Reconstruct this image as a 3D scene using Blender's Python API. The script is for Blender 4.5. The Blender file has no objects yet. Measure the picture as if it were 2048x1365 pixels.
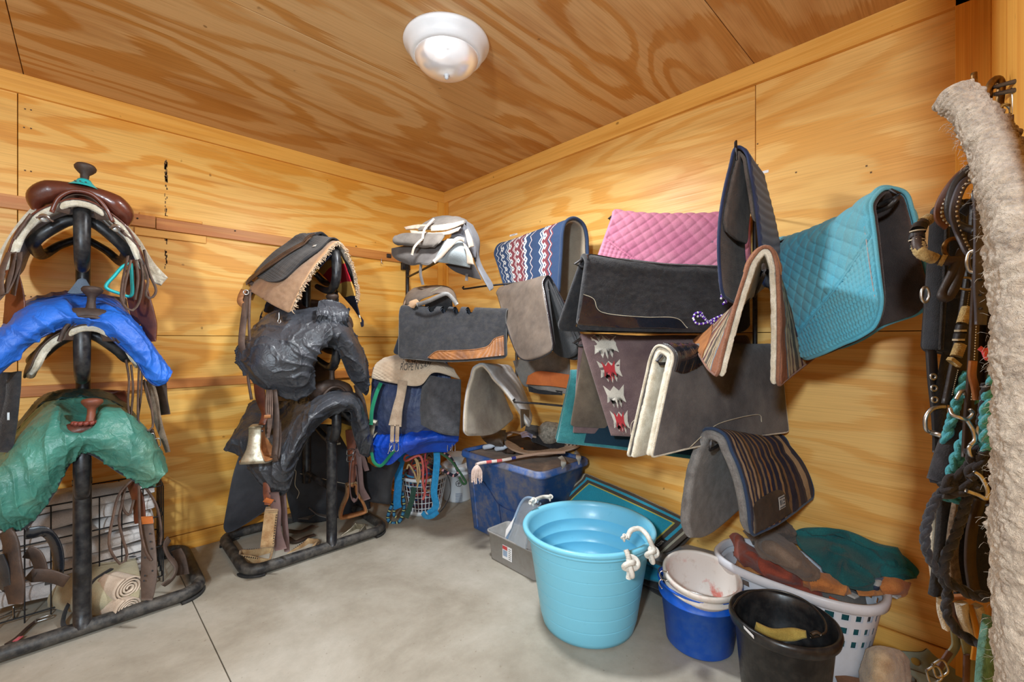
import bpy, math, random
import numpy as np
from mathutils import Vector
C = bpy.context.scene.collection
PI = math.pi
# ------------------------------------------------------------------ camera, light, exposure
F = 881.0; HX = 1024.0; HY = 680.0
CAM = np.array([-2.2, -3.12, 1.207])
YAW = math.radians(46.1)
FWD = np.array([math.cos(YAW), math.sin(YAW), 0.0]); RGT = np.array([math.sin(YAW), -math.cos(YAW), 0.0]); UP = np.array([0, 0, 1.0])
CEIL = 2.463
cam_d = bpy.data.cameras.new('camera'); cam = bpy.data.objects.new('camera', cam_d); C.objects.link(cam)
cam_d.sensor_width = 36; cam_d.lens = F / 2048 * 36; cam_d.clip_start = 0.01
cam_d.shift_y = -(682.5 - HY) / 2048
cam.location = CAM; cam.rotation_euler = (PI / 2, 0, YAW - PI / 2)
bpy.context.scene.camera = cam
vs = bpy.context.scene.view_settings
vs.view_transform = 'Standard'; vs.look = 'None'; vs.gamma = 1; vs.use_curve_mapping = False
vs.exposure = 0.0
w = bpy.data.worlds.new('world'); bpy.context.scene.world = w; w.use_nodes = True
w.node_tree.nodes['Background'].inputs[0].default_value = (0.80, 0.88, 1.0, 1)
w.node_tree.nodes['Background'].inputs[1].default_value = 0.62
def area(name, loc, target, size, power, col=(1, 1, 1)):
    l = bpy.data.lights.new(name, 'AREA'); l.shape = 'DISK'; l.size = size; l.energy = power; l.color = col
    o = bpy.data.objects.new(name, l); C.objects.link(o); o.location = loc
    o.rotation_euler = (Vector(target) - Vector(loc)).to_track_quat('-Z', 'Y').to_euler(); return o
# key light of the barn aisle, coming in through the open doorway behind the camera
area('aisle_light', (-3.3, -3.35, 1.8), (-1.0, -1.2, 1.0), 0.20, 66, (.76, 0.90, 1.0))
area('added_fill', (-2.6, -4.5, 1.9), (-1.0, -1.0, 1.0), 1.8, 42, (.76, 0.90, 1.0))  # wide soft fill around the camera, added to brighten the room

# ------------------------------------------------------------------ geometry helpers
def nrm(v): v = np.asarray(v, float); return v / (np.linalg.norm(v) + 1e-12)
def ray(px, py): return FWD + (px - HX) / F * RGT + (HY - py) / F * UP
def onL(px, py, off=0.0): d = ray(px, py); return CAM + d * ((-off - CAM[1]) / d[1])      # at distance off from the left wall
def onR(px, py, off=0.0): d = ray(px, py); return CAM + d * ((-off - CAM[0]) / d[0])      # at distance off from the right wall
def onS(px, py, yy): d = ray(px, py); return CAM + d * ((yy - CAM[1]) / d[1])
def onZ(px, py, z=0.0):                                                                   # at height z, never inside the right wall
    d = ray(px, py); p = CAM + d * ((z - CAM[2]) / d[2])
    return onR(px, py, .035) if z > .2 and p[0] > -.035 and z < 1 else p
def onD(px, py, dep): return CAM + ray(px, py) * dep                                       # at depth dep
def onV(px, py, A, B, off=0.0):                                                           # on the upright plane through A and B
    d = nrm([B[0] - A[0], B[1] - A[1], 0]); n = np.array([d[1], -d[0], 0]);
    if np.dot(n, CAM - A) < 0: n = -n
    r = ray(px, py); q = np.asarray(A) + n * off
    return CAM + r * (np.dot(q - CAM, n) / np.dot(r, n))
def hsh(i, j, k, s=0):
    h = (i * 374761393 + j * 668265263 + k * 2147483647 + s * 1013904223) & 0x7fffffff
    h = ((h ^ (h >> 13)) * 1274126177) & 0x7fffffff
    return ((h ^ (h >> 16)) & 0xffff) / 65535.0
def vn(P, sc=1.0, s=0):
    P = np.asarray(P, float) * sc; b = np.floor(P).astype(np.int64); f = P - b; f = f * f * (3 - 2 * f); r = 0
    for dx in (0, 1):
        for dy in (0, 1):
            for dz in (0, 1):
                wgt = (f[..., 0] if dx else 1 - f[..., 0]) * (f[..., 1] if dy else 1 - f[..., 1]) * (f[..., 2] if dz else 1 - f[..., 2])
                r = r + wgt * hsh(b[..., 0] + dx, b[..., 1] + dy, b[..., 2] + dz, s)
    return r * 2 - 1
def cr_w(t, n, closed=False):
    x = np.clip(t, 0, 1) * (n - 1); i = np.minimum(np.floor(x).astype(int), n - 2); f = x - i
    idx = np.stack([i - 1, i, i + 1, i + 2], -1)
    w = np.stack([-.5 * f + f * f - .5 * f ** 3, 1 - 2.5 * f * f + 1.5 * f ** 3, .5 * f + 2 * f * f - 1.5 * f ** 3, -.5 * f * f + .5 * f ** 3], -1)
    return idx, w
def ext(P):  # linear extension by one at both ends along axis 0
    P = np.asarray(P, float); return np.concatenate([2 * P[:1] - P[1:2], P, 2 * P[-1:] - P[-2:-1]], 0)
def cr(P, t):
    P = np.asarray(P, float)
    if len(P) == 2: t = np.asarray(t)[:, None]; return P[0] * (1 - t) + P[1] * t
    idx, w = cr_w(np.asarray(t, float), len(P)); E = ext(P); return (E[idx + 1] * w[..., None]).sum(-2)
def curve(P, n=40):
    P = np.asarray(P, float)
    if len(P) == 2: return cr(P, np.linspace(0, 1, n))
    t = np.linspace(0, 1, n * 4); Q = cr(P, t); s = np.concatenate([[0], np.cumsum(np.linalg.norm(np.diff(Q, axis=0), axis=1))])
    return cr(P, np.interp(np.linspace(0, s[-1], n), s, t))
def ev2(G, u, v):
    G = np.asarray(G, float); iu, wu = cr_w(u, G.shape[0]); iv, wv = cr_w(v, G.shape[1])
    E = ext(G); E = np.swapaxes(ext(np.swapaxes(E, 0, 1)), 0, 1); r = 0
    for a in range(4):
        for b in range(4): r = r + E[iu[..., a] + 1, iv[..., b] + 1] * (wu[..., a] * wv[..., b])[..., None]
    return r

# ------------------------------------------------------------------ objects
def wloc(o):
    p = np.zeros(3)
    while o: p = p + np.array(o.location); o = o.parent
    return p
def thing(name, label, cat, loc=(0, 0, 0), group=None):
    o = bpy.data.objects.new(name, None); C.objects.link(o); o.location = tuple(float(x) for x in loc); o.empty_display_size = .05
    o['label'] = label; o['category'] = cat
    if group: o['group'] = group
    return o
def tag(o, label=None, cat=None, group=None, kind=None):
    if label: o['label'] = label
    if cat: o['category'] = cat
    if group: o['group'] = group
    if kind: o['kind'] = kind
    return o
def obj(name, V, Fc, mat, parent=None, uv=None, smooth=True, midx=None, label=None):
    V = np.asarray(V, float); 
    base = wloc(parent) if parent else V.mean(0) * 0
    me = bpy.data.meshes.new(name); me.from_pydata((V - base).tolist(), [], [list(map(int, f)) for f in Fc])
    ms = mat if isinstance(mat, (list, tuple)) else [mat]
    for m in ms: me.materials.append(m)
    if midx is not None: me.polygons.foreach_set('material_index', np.asarray(midx, dtype=np.int32))
    if uv is not None:
        l = me.uv_layers.new(name='UVMap'); li = np.empty(len(me.loops), dtype=np.int32); me.loops.foreach_get('vertex_index', li)
        l.data.foreach_set('uv', np.asarray(uv, float)[li].astype(np.float32).ravel())
    if smooth: me.polygons.foreach_set('use_smooth', np.ones(len(me.polygons), dtype=bool))
    me.validate(); me.update()
    o = bpy.data.objects.new(name, me); C.objects.link(o); o.parent = parent
    if label: o['label'] = label
    return o
class MB:
    def __init__(s): s.V = []; s.F = []; s.uv = []; s.n = 0
    def add(s, V, Fc, uv=None):
        V = np.asarray(V, float); s.V.append(V); s.F += [[int(i) + s.n for i in f] for f in Fc]
        s.uv.append(np.zeros((len(V), 2)) if uv is None else np.asarray(uv, float)); s.n += len(V)
    def build(s, name, mat, parent=None, smooth=True, label=None, midx=None):
        return obj(name, np.concatenate(s.V), s.F, mat, parent, uv=np.concatenate(s.uv), smooth=smooth, label=label, midx=midx)
def box_g(c, size, ax=None, bev=0.0):
    c = np.asarray(c, float); hx, hy, hz = [max(1e-5, x / 2) for x in size]
    if bev <= 0:
        V = np.array([[x, y, z] for x in (-hx, hx) for y in (-hy, hy) for z in (-hz, hz)])
        Fc = [(0, 1, 3, 2), (4, 6, 7, 5), (0, 4, 5, 1), (2, 3, 7, 6), (0, 2, 6, 4), (1, 5, 7, 3)]
    else:
        b = min(bev, hx * .9, hy * .9, hz * .9); pts = []; 
        for sx in (-1, 1):
            for sy in (-1, 1):
                for sz in (-1, 1):
                    pts += [(sx * hx, sy * (hy - b), sz * (hz - b)), (sx * (hx - b), sy * hy, sz * (hz - b)), (sx * (hx - b), sy * (hy - b), sz * hz)]
        V = np.array(pts); I = lambda x, y, z, k: ((x * 2 + y) * 2 + z) * 3 + k
        Fc = []
        for a in (0, 1):
            q = [I(a, 0, 0, 0), I(a, 1, 0, 0), I(a, 1, 1, 0), I(a, 0, 1, 0)]; Fc.append(q if a else q[::-1])
            q = [I(0, a, 0, 1), I(1, a, 0, 1), I(1, a, 1, 1), I(0, a, 1, 1)]; Fc.append(q[::-1] if a else q)
            q = [I(0, 0, a, 2), I(1, 0, a, 2), I(1, 1, a, 2), I(0, 1, a, 2)]; Fc.append(q if a else q[::-1])
            for b2 in (0, 1):
                Fc.append([I(a, b2, 0, 0), I(a, b2, 1, 0), I(a, b2, 1, 1), I(a, b2, 0, 1)])
                Fc.append([I(a, 0, b2, 0), I(a, 1, b2, 0), I(a, 1, b2, 2), I(a, 0, b2, 2)])
                Fc.append([I(0, a, b2, 1), I(1, a, b2, 1), I(1, a, b2, 2), I(0, a, b2, 2)])
                for c2 in (0, 1): Fc.append([I(a, b2, c2, 0), I(a, b2, c2, 1), I(a, b2, c2, 2)])
        # consistent outward orientation
        F2 = []
        for f in Fc:
            p = V[f]; n = np.cross(p[1] - p[0], p[2] - p[0])
            F2.append(f if np.dot(n, p.mean(0)) > 0 else f[::-1])
        Fc = F2
    if ax is not None: V = V @ np.asarray(ax, float)
    return V + c, Fc
def yawax(a, tilt=0.0):
    c, s = math.cos(a), math.sin(a); return np.array([[c, s, 0], [-s, c, 0], [0, 0, 1.0]])
def box(name, c, size, mat, parent=None, ax=None, bev=0.0, label=None):
    V, Fc = box_g(c, size, ax, bev); return obj(name, V, Fc, mat, parent, smooth=False, label=label)
def grid_f(nu, nv, cu=False, cv=False):
    Fc = []
    for i in range(nu if cu else nu - 1):
        for j in range(nv if cv else nv - 1):
            a = i; b = (i + 1) % nu; c = j; d = (j + 1) % nv; Fc.append((a * nv + c, b * nv + c, b * nv + d, a * nv + d))
    return Fc
def lathe_g(prof, c=(0, 0, 0), n=48, rx=1, ry=1, ax=None):
    a = np.arange(n) * 2 * PI / n; prof = np.asarray(prof, float)
    V = np.stack([np.outer(prof[:, 0], np.cos(a)) * rx, np.outer(prof[:, 0], np.sin(a)) * ry, np.repeat(prof[:, 1][:, None], n, 1)], -1).reshape(-1, 3)
    if ax is not None: V = V @ np.asarray(ax, float)
    uv = np.stack([np.tile(a / 2 / PI, len(prof)), np.repeat(np.linspace(0, 1, len(prof)), n)], -1)
    return V + np.asarray(c, float), [f[::-1] for f in grid_f(len(prof), n, cv=True)], uv
def lathe(name, prof, c, mat, parent=None, n=48, rx=1, ry=1, ax=None, label=None, smooth=True):
    V, Fc, uv = lathe_g(prof, c, n, rx, ry, ax); return obj(name, V, Fc, mat, parent, uv=uv, label=label, smooth=smooth)
def frames(P, closed=False):
    T = np.gradient(P, axis=0); 
    if closed: T = np.roll(P, -1, 0) - np.roll(P, 1, 0)
    T /= (np.linalg.norm(T, axis=1, keepdims=True) + 1e-12)
    N = np.zeros_like(P); up = np.array([0, 0, 1.0]) if abs(T[0][2]) < .9 else np.array([1.0, 0, 0]); n = nrm(np.cross(np.cross(T[0], up), T[0]))
    for i in range(len(P)):
        n = n - T[i] * np.dot(n, T[i]); n = nrm(n); N[i] = n
    return T, N, np.cross(T, N)
def tube_g(P, r, seg=10, n=40, raw=False, closed=False, lobes=0, twist=0.0, lamp=0.25, flat=1.0):
    P = np.asarray(P, float) if raw else curve(P, n)
    L = np.concatenate([[0], np.cumsum(np.linalg.norm(np.diff(P, axis=0), axis=1))])
    T, N, B = frames(P, closed); R = np.interp(np.linspace(0, 1, len(P)), np.linspace(0, 1, len(np.atleast_1d(r))), np.atleast_1d(r)) if np.ndim(r) else np.full(len(P), r)
    a = np.arange(seg) * 2 * PI / seg
    rr = R[:, None] * np.ones(seg)
    if lobes: rr = R[:, None] * (1 - lamp + lamp * np.abs(np.cos(lobes / 2 * (a[None] + twist * L[:, None]))))
    V = P[:, None] + N[:, None] * (rr * np.cos(a))[..., None] + B[:, None] * (rr * np.sin(a))[..., None] * flat
    V = V.reshape(-1, 3); Fc = grid_f(len(P), seg, cu=closed, cv=True)
    uv = np.stack([np.repeat(L, seg), np.tile(np.arange(seg) / seg, len(P))], -1)
    if not closed: Fc = Fc + [list(range(seg))[::-1], [(len(P) - 1) * seg + k for k in range(seg)]]
    return V, Fc, uv
def tube(name, P, r, mat, parent=None, label=None, **k):
    V, Fc, uv = tube_g(P, r, **k); return obj(name, V, Fc, mat, parent, uv=uv, label=label)
def ribbon_g(P, wd, th, nor, n=40, twist=None):
    """flat strap along P; nor = direction the face looks to (one, or one per control point)"""
    P0 = np.asarray(P, float); Q = curve(P0, n); T = np.gradient(Q, axis=0); T /= np.linalg.norm(T, axis=1, keepdims=True) + 1e-12
    nor = np.asarray(nor, float); Nn = np.tile(nor, (n, 1)) if nor.ndim == 1 else cr(nor, np.linspace(0, 1, n))
    S = np.cross(T, Nn); S /= np.linalg.norm(S, axis=1, keepdims=True) + 1e-9; Nn = np.cross(S, T)
    W = np.interp(np.linspace(0, 1, n), np.linspace(0, 1, len(np.atleast_1d(wd))), np.atleast_1d(wd))[:, None] / 2; e = th / 2
    prof = [(-1, -.5), (-.93, -1), (.93, -1), (1, -.5), (1, .5), (.93, 1), (-.93, 1), (-1, .5)]
    V = np.stack([Q + S * W * a + Nn * e * b for a, b in prof], 1).reshape(-1, 3)
    L = np.concatenate([[0], np.cumsum(np.linalg.norm(np.diff(Q, axis=0), axis=1))])
    uv = np.stack([np.repeat(L, 8), np.tile([(p[0] + 1) / 2 for p in prof], n)], -1)
    return V, grid_f(n, 8, cv=True) + [list(range(8))[::-1], [(n - 1) * 8 + k for k in range(8)]], uv
def ribbon(name, P, wd, th, nor, mat, parent=None, n=40, label=None):
    V, Fc, uv = ribbon_g(P, wd, th, nor, n); return obj(name, V, Fc, mat, parent, uv=uv, label=label)
def sheet_g(G, th=.006, nu=60, nv=60, disp=None, rnd=0.0, off=0.0, plump=True, ur=(0, 1), vr=(0, 1), flip=False, cut=None):
    """thick cloth: G control grid, th thickness, disp(u,v,P)->m along the normal, rnd corner radius in m"""
    flip = flip or getattr(G, 'fl', 1) < 0; G = np.asarray(G, float)
    lu = np.mean(np.sum(np.linalg.norm(np.diff(G, axis=0), axis=2), 0)) * (ur[1] - ur[0]); lv = np.mean(np.sum(np.linalg.norm(np.diff(G, axis=1), axis=2), 1)) * (vr[1] - vr[0])
    def par(n, L):
        e = np.array([0, .12, .35, .8]) * min(th, L * .1) * .5 / L if plump else np.array([0.0])
        m = np.linspace(e[-1] + 1.0 / n, 1 - e[-1] - 1.0 / n, n); return np.concatenate([e, m, 1 - e[::-1]])
    pu, pv = par(nu, lu), par(nv, lv); U, W = np.meshgrid(pu, pv, indexing='ij')
    U0, W0 = U.copy(), W.copy()
    if rnd > 0:
        c = rnd / lu; d = np.minimum(U, 1 - U); k = np.where(d < c, 1 - np.sqrt(np.clip(1 - (1 - d / c) ** 2, 0, 1)), 0) * rnd / lv
        W = .5 + (W - .5) * (1 - 2 * k)
    Us = ur[0] + U * (ur[1] - ur[0]); Ws = vr[0] + W * (vr[1] - vr[0])
    P = ev2(G, Us, Ws); e = 1e-3
    du = ev2(G, np.minimum(Us + e, 1), Ws) - ev2(G, np.maximum(Us - e, 0), Ws); dv = ev2(G, Us, np.minimum(Ws + e, 1)) - ev2(G, Us, np.maximum(Ws - e, 0))
    N = np.cross(du, dv); N /= np.linalg.norm(N, axis=2, keepdims=True) + 1e-15
    if flip: N = -N
    dd = 0 if disp is None else disp(Us, Ws, P)
    if plump:
        m = np.minimum(np.minimum(U0, 1 - U0) * lu, np.minimum(W0, 1 - W0) * lv) / (th * .5); m = np.sqrt(np.clip(1 - (1 - np.clip(m, 0, 1)) ** 2, 0, 1))
    else: m = np.ones_like(U)
    T1 = P + N * (off + th / 2 * m + dd * m)[..., None]; T2 = P + N * (off - th / 2 * m + (dd * .3 if disp is not None else 0) * m)[..., None]
    a, b = U.shape; V = np.concatenate([T1.reshape(-1, 3), T2.reshape(-1, 3)]); n = a * b
    f = grid_f(a, b)
    if cut is not None:
        ku = Us.ravel(); kv = Ws.ravel(); f = [q for q in f if not cut(ku[list(q)].mean(), kv[list(q)].mean())]
    if flip: f = [q[::-1] for q in f]
    bd = [i * b for i in range(a)] + [(a - 1) * b + j for j in range(1, b)] + [i * b + b - 1 for i in range(a - 2, -1, -1)] + [j for j in range(b - 2, 0, -1)]
    if flip: bd = bd[::-1]
    f2 = [[x + n for x in q[::-1]] for q in f]; sd = [[bd[i], bd[(i + 1) % len(bd)], bd[(i + 1) % len(bd)] + n, bd[i] + n] for i in range(len(bd))]
    sd = [q[::-1] for q in sd]
    uv = np.stack([Us.ravel(), Ws.ravel()], -1); uv = np.concatenate([uv, uv])
    edge = P.reshape(-1, 3)[bd] + off * N.reshape(-1, 3)[bd]
    return V, f + f2 + sd, uv, [0] * len(f) + [1] * len(f2) + [2] * len(sd), edge
def sheet(name, G, mat, parent=None, label=None, bind=None, bmat=None, bname='edge_binding', **k):
    V, Fc, uv, mi, edge = sheet_g(G, **k)
    ms = mat if isinstance(mat, (list, tuple)) else [mat]
    mi = [min(x, len(ms) - 1) for x in mi]
    o = obj(name, V, Fc, ms, parent, uv=uv, midx=mi, label=label)
    if bind:
        Q = edge; 
        V2, F2, u2 = tube_g(np.concatenate([Q[::1]]), bind, seg=6, raw=True, closed=True); obj(bname, V2, F2, bmat, o if parent is not None else o, uv=u2)
    return o
class GA(np.ndarray): fl = 1
def ga(G, fl): r = np.asarray(G, float).view(GA); r.fl = fl; return r
def padgrid(A, B, near, far=None, r=.03, sag=0.0, bulge=0.0, ns=7, nside=None):
    """cloth laid over an arm from A (free end) to B (wall end); near/far = lower edge points from A end to B end"""
    A = np.asarray(A, float); B = np.asarray(B, float); d = nrm([B[0] - A[0], B[1] - A[1], 0]); n = np.array([d[1], -d[0], 0])
    fl = 1
    sd = np.dot(n, CAM - A) if nside is None else np.dot(n, RGT) * nside
    if sd < 0: n = -n; fl = -1
    near = np.asarray(near, float)
    if far is None:
        far = []
        for p in near:
            q = p - A; w = np.dot(q, n); far.append(p - 2 * w * n)
        far = np.asarray(far)
    far = np.asarray(far, float); G = []
    for t in np.linspace(0, 1, ns):
        R = A * (1 - t) + B * t; R = R - UP * sag * 4 * t * (1 - t); N = cr(near, np.array([t]))[0]; Fp = cr(far, np.array([t]))[0]
        O = R - UP * r; row = []
        TN = O + n * r; TF = O - n * r
        for k in (0, .25, .5, .75): row.append(N + (TN - N) * k + n * bulge * math.sin(PI * (k * .8 + .1)))
        for a in (0, 36, 72, 108, 144, 180): row.append(O + n * r * math.cos(math.radians(a)) + UP * r * math.sin(math.radians(a)))
        for k in (.75, .5, .25, 0): row.append(Fp + (TF - Fp) * k - n * bulge * math.sin(PI * (k * .8 + .1)))
        G.append(row)
    G = np.array([curve(r_, 17) for r_ in G]); G[..., 0] = np.minimum(G[..., 0], -.026); G[..., 1] = np.minimum(G[..., 1], -.035); return ga(G, fl)
# ------------------------------------------------------------------ materials
def S(r, g, b): f = lambda c: (c / 255 / 12.92) if c <= 10 else ((c / 255 + .055) / 1.055) ** 2.4; return (f(r), f(g), f(b), 1)
_mc = {}
class NT:
    def __init__(s, name):
        s.m = bpy.data.materials.new(name); s.m.use_nodes = True; s.t = s.m.node_tree; s.b = s.t.nodes['Principled BSDF']
    def n(s, ty, **k):
        o = s.t.nodes.new(ty)
        for a, v in k.items():
            if a.startswith('i_'): o.inputs[a[2:].replace('_', ' ')].default_value = v
            else: setattr(o, a, v)
        return o
    def l(s, a, b): s.t.links.new(a, b)
    def co(s, kind='Object', scale=(1, 1, 1), rot=(0, 0, 0), loc=(0, 0, 0)):
        c = s.n('ShaderNodeTexCoord'); m = s.n('ShaderNodeMapping'); m.inputs['Scale'].default_value = scale; m.inputs['Rotation'].default_value = rot; m.inputs['Location'].default_value = loc
        s.l(c.outputs[kind], m.inputs[0]); return m.outputs[0]
    def noise(s, v, sc, det=3, rough=.5, dist=0):
        o = s.n('ShaderNodeTexNoise'); o.inputs['Scale'].default_value = sc; o.inputs['Detail'].default_value = det; o.inputs['Roughness'].default_value = rough; o.inputs['Distortion'].default_value = dist
        if v is not None: s.l(v, o.inputs['Vector'])
        return o.outputs[0]
    def math(s, op, a, b=None, c=None):
        o = s.n('ShaderNodeMath', operation=op)
        for i, x in enumerate((a, b, c)):
            if x is None: continue
            if isinstance(x, (int, float)): o.inputs[i].default_value = x
            else: s.l(x, o.inputs[i])
        return o.outputs[0]
    def ramp(s, v, stops, interp='LINEAR'):
        o = s.n('ShaderNodeValToRGB'); e = o.color_ramp.elements; o.color_ramp.interpolation = interp
        while len(e) < len(stops): e.new(.5)
        for q, (p, c) in zip(e, stops): q.position = p; q.color = c if len(c) == 4 else (*c, 1)
        s.l(v, o.inputs[0]); return o.outputs[0]
    def mix(s, f, a, b, mode='MIX'):
        o = s.n('ShaderNodeMix', data_type='RGBA', blend_type=mode)
        for k, x in ((0, f), (6, a), (7, b)):
            if hasattr(x, 'links'): s.l(x, o.inputs[k])
            else: o.inputs[k].default_value = x
        return o.outputs[2]
    def col(s, c): 
        if hasattr(c, 'links'): s.l(c, s.b.inputs['Base Color'])
        else: s.b.inputs['Base Color'].default_value = c
    def rough(s, r):
        if hasattr(r, 'links'): s.l(r, s.b.inputs['Roughness'])
        else: s.b.inputs['Roughness'].default_value = r
    def bump(s, h, st=.3, d=.01, prev=None):
        o = s.n('ShaderNodeBump'); o.inputs['Strength'].default_value = st; o.inputs['Distance'].default_value = d; s.l(h, o.inputs['Height'])
        if prev: s.l(prev, o.inputs['Normal'])
        s.l(o.outputs[0], s.b.inputs['Normal']); return o.outputs[0]
    def sep(s, v): o = s.n('ShaderNodeSeparateXYZ'); s.l(v, o.inputs[0]); return o.outputs
def dusty(x, c, f=.5, sc=4):  # dust and wear over a colour
    return None
def cloth(name, c1, c2=None, sc=6, fine=260, rough=.92, bst=.35, dust=None, da=.35, dsc=5, sheen=0.15, contrast=(.35, .65)):
    if name in _mc: return _mc[name]
    x = NT(name); v = x.co(); n1 = x.noise(v, sc, 5, .6); c2 = c2 or tuple(k * .72 for k in c1[:3]) + (1,)
    c = x.ramp(n1, [(contrast[0], c2), (contrast[1], c1)]); n2 = x.noise(v, fine, 2, .7)
    c = x.mix(.35, c, x.ramp(n2, [(.3, (.55, .55, .55, 1)), (.7, (1.25, 1.25, 1.25, 1))]), 'MULTIPLY')
    if dust: c = x.mix(x.math('MULTIPLY', x.ramp(x.noise(v, dsc, 6, .65), [(.42, (0, 0, 0, 1)), (.72, (1, 1, 1, 1))]), da), c, dust)
    x.col(c); x.rough(rough); x.bump(n2, bst, .004); x.b.inputs['Sheen Weight'].default_value = sheen; x.b.inputs['Specular IOR Level'].default_value = .25; _mc[name] = x.m; return x.m
def leather(name, c1, c2=None, rough=.42, sc=9, grain=420, bst=.18, coat=0):
    if name in _mc: return _mc[name]
    x = NT(name); v = x.co(); c2 = c2 or tuple(k * .5 for k in c1[:3]) + (1,)
    n1 = x.noise(v, sc, 6, .65); x.col(x.ramp(n1, [(.32, c2), (.66, c1)])); n2 = x.noise(v, grain, 2, .6)
    x.rough(x.ramp(n1, [(.3, (rough + .2,) * 3 + (1,)), (.7, (rough,) * 3 + (1,))])); x.bump(n2, bst, .003, x.bump(x.noise(v, 35, 3, .5), .25, .006))
    x.b.inputs['Coat Weight'].default_value = coat; _mc[name] = x.m; return x.m
def plastic(name, c, rough=.35, dust=None, da=.5, dsc=6, sub=0, var=.06):
    if name in _mc: return _mc[name]
    x = NT(name); v = x.co(); k = x.ramp(x.noise(v, 7, 4, .6), [(.3, tuple(q * (1 - var * 2) for q in c[:3]) + (1,)), (.7, c)])
    if dust:
        f = x.ramp(x.noise(v, dsc, 8, .72), [(.44, (0, 0, 0, 1)), (.66, (1, 1, 1, 1))]); k = x.mix(x.math('MULTIPLY', f, da), k, dust)
    x.col(k); x.rough(x.ramp(x.noise(v, 30, 3, .6), [(.3, (rough * .85,) * 3 + (1,)), (.7, (rough * 1.25,) * 3 + (1,))])); x.bump(x.noise(v, 60, 2), .05, .003)
    _mc[name] = x.m; return x.m
def metal(name, c, rough=.35, wear=None, sc=40, met=1.0):
    if name in _mc: return _mc[name]
    x = NT(name); v = x.co(); n1 = x.noise(v, sc, 5, .65)
    x.col(x.ramp(n1, [(.4, c), (.75, wear or tuple(q * .6 for q in c[:3]) + (1,))])); x.b.inputs['Metallic'].default_value = met; x.rough(x.ramp(n1, [(.3, (rough,) * 3 + (1,)), (.8, (min(1, rough + .3),) * 3 + (1,))])); _mc[name] = x.m; return x.m
def stripes(name, stops, axis=0, kind='UV', wob=.004, wsc=60, fine=240, bst=.4, rough=.93, dust=None, da=.3, rep=1.0):
    """woven bands across one UV axis; stops = [(pos, colour)]"""
    if name in _mc: return _mc[name]
    x = NT(name); v = x.co(kind); o = x.co('Object'); a = x.sep(v)[axis]
    a = x.math('ADD', a, x.math('MULTIPLY', x.math('SUBTRACT', x.noise(o, wsc, 2), .5), wob))
    if rep != 1.0: a = x.math('FRACT', x.math('MULTIPLY', a, rep))
    # piecewise by stacked mixes so any number of bands is possible
    col = None; prev = stops[0][1]; c = None
    for p, k in stops[1:]:
        g = x.math('GREATER_THAN', a, p); c = x.mix(g, prev if c is None else c, k)
    c = c if c is not None else prev
    n2 = x.noise(o, fine, 2, .7); c = x.mix(.4, c, x.ramp(n2, [(.3, (.5, .5, .5, 1)), (.7, (1.25, 1.25, 1.25, 1))]), 'MULTIPLY')
    if dust: c = x.mix(x.math('MULTIPLY', x.ramp(x.noise(o, 5, 6, .65), [(.42, (0, 0, 0, 1)), (.72, (1, 1, 1, 1))]), da), c, dust)
    x.col(c); x.rough(rough); x.bump(n2, bst, .004); x.b.inputs['Specular IOR Level'].default_value = .2; _mc[name] = x.m; return x.m
def plywood(name, light, mid, dark, grain=(0.55, 1, 3.4), freq=9.0, rot=(0, 0, 0), red=None, low=1.0):
    x = NT(name); tc = x.n('ShaderNodeTexCoord'); oi = x.n('ShaderNodeObjectInfo'); ad = x.n('ShaderNodeVectorMath', operation='ADD')
    sc = x.n('ShaderNodeVectorMath', operation='SCALE'); cmb = x.n('ShaderNodeCombineXYZ'); x.l(oi.outputs['Random'], cmb.inputs[0]); x.l(oi.outputs['Random'], cmb.inputs[1]); x.l(oi.outputs['Random'], cmb.inputs[2])
    x.l(cmb.outputs[0], sc.inputs[0]); sc.inputs['Scale'].default_value = 37.0; x.l(tc.outputs['Object'], ad.inputs[0]); x.l(sc.outputs[0], ad.inputs[1])
    mp = x.n('ShaderNodeMapping'); mp.inputs['Scale'].default_value = grain; x.l(ad.outputs[0], mp.inputs[0]); v = mp.outputs[0]
    h = x.noise(v, low, 1.5, .45, .25); h2 = x.noise(v, 3.2 * low, 2, .5)
    hh = x.math('ADD', x.math('MULTIPLY', h, freq), x.math('MULTIPLY', h2, 1.1))
    # fine fibre
    mf = x.n('ShaderNodeMapping'); mf.inputs['Scale'].default_value = tuple(g * (4 if g < 1 else 60) for g in grain); x.l(ad.outputs[0], mf.inputs[0]); fib = x.noise(mf.outputs[0], 1.0, 4, .7)
    hh = x.math('ADD', hh, x.math('MULTIPLY', fib, .42)); hh = x.math('ADD', hh, x.math('MULTIPLY', x.noise(v, 14 * low, 3, .6), .25)); band = x.math('FRACT', hh)
    c = x.ramp(band, [(0, mid), (.26, mid), (.36, light), (.86, light), (.97, mid), (1, mid)])
    zone = x.noise(v, .8, 2, .5); c = x.mix(x.ramp(zone, [(.42, (0, 0, 0, 1)), (.62, (.35, .35, .35, 1))]), c, light); c = x.mix(x.ramp(x.noise(v, 2.1, 3, .6), [(.52, (0, 0, 0, 1)), (.66, (.55, .55, .55, 1))]), c, dark)
    c = x.mix(.42, c, x.ramp(fib, [(.32, (.66, .58, .48, 1)), (.55, (1.05, 1.04, 1.02, 1))]), 'MULTIPLY')
    sp = x.noise(ad.outputs[0], 22, 1, .3); c = x.mix(x.ramp(sp, [(.80, (0, 0, 0, 1)), (.84, (.7, .7, .7, 1))]), c, tuple(q * .35 for q in dark[:3]) + (1,))
    x.col(c); x.rough(x.ramp(fib, [(.3, (.5,) * 3 + (1,)), (.7, (.36,) * 3 + (1,))])); x.bump(fib, .08, .002); x.b.inputs['Specular IOR Level'].default_value = .4
    return x.m
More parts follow.
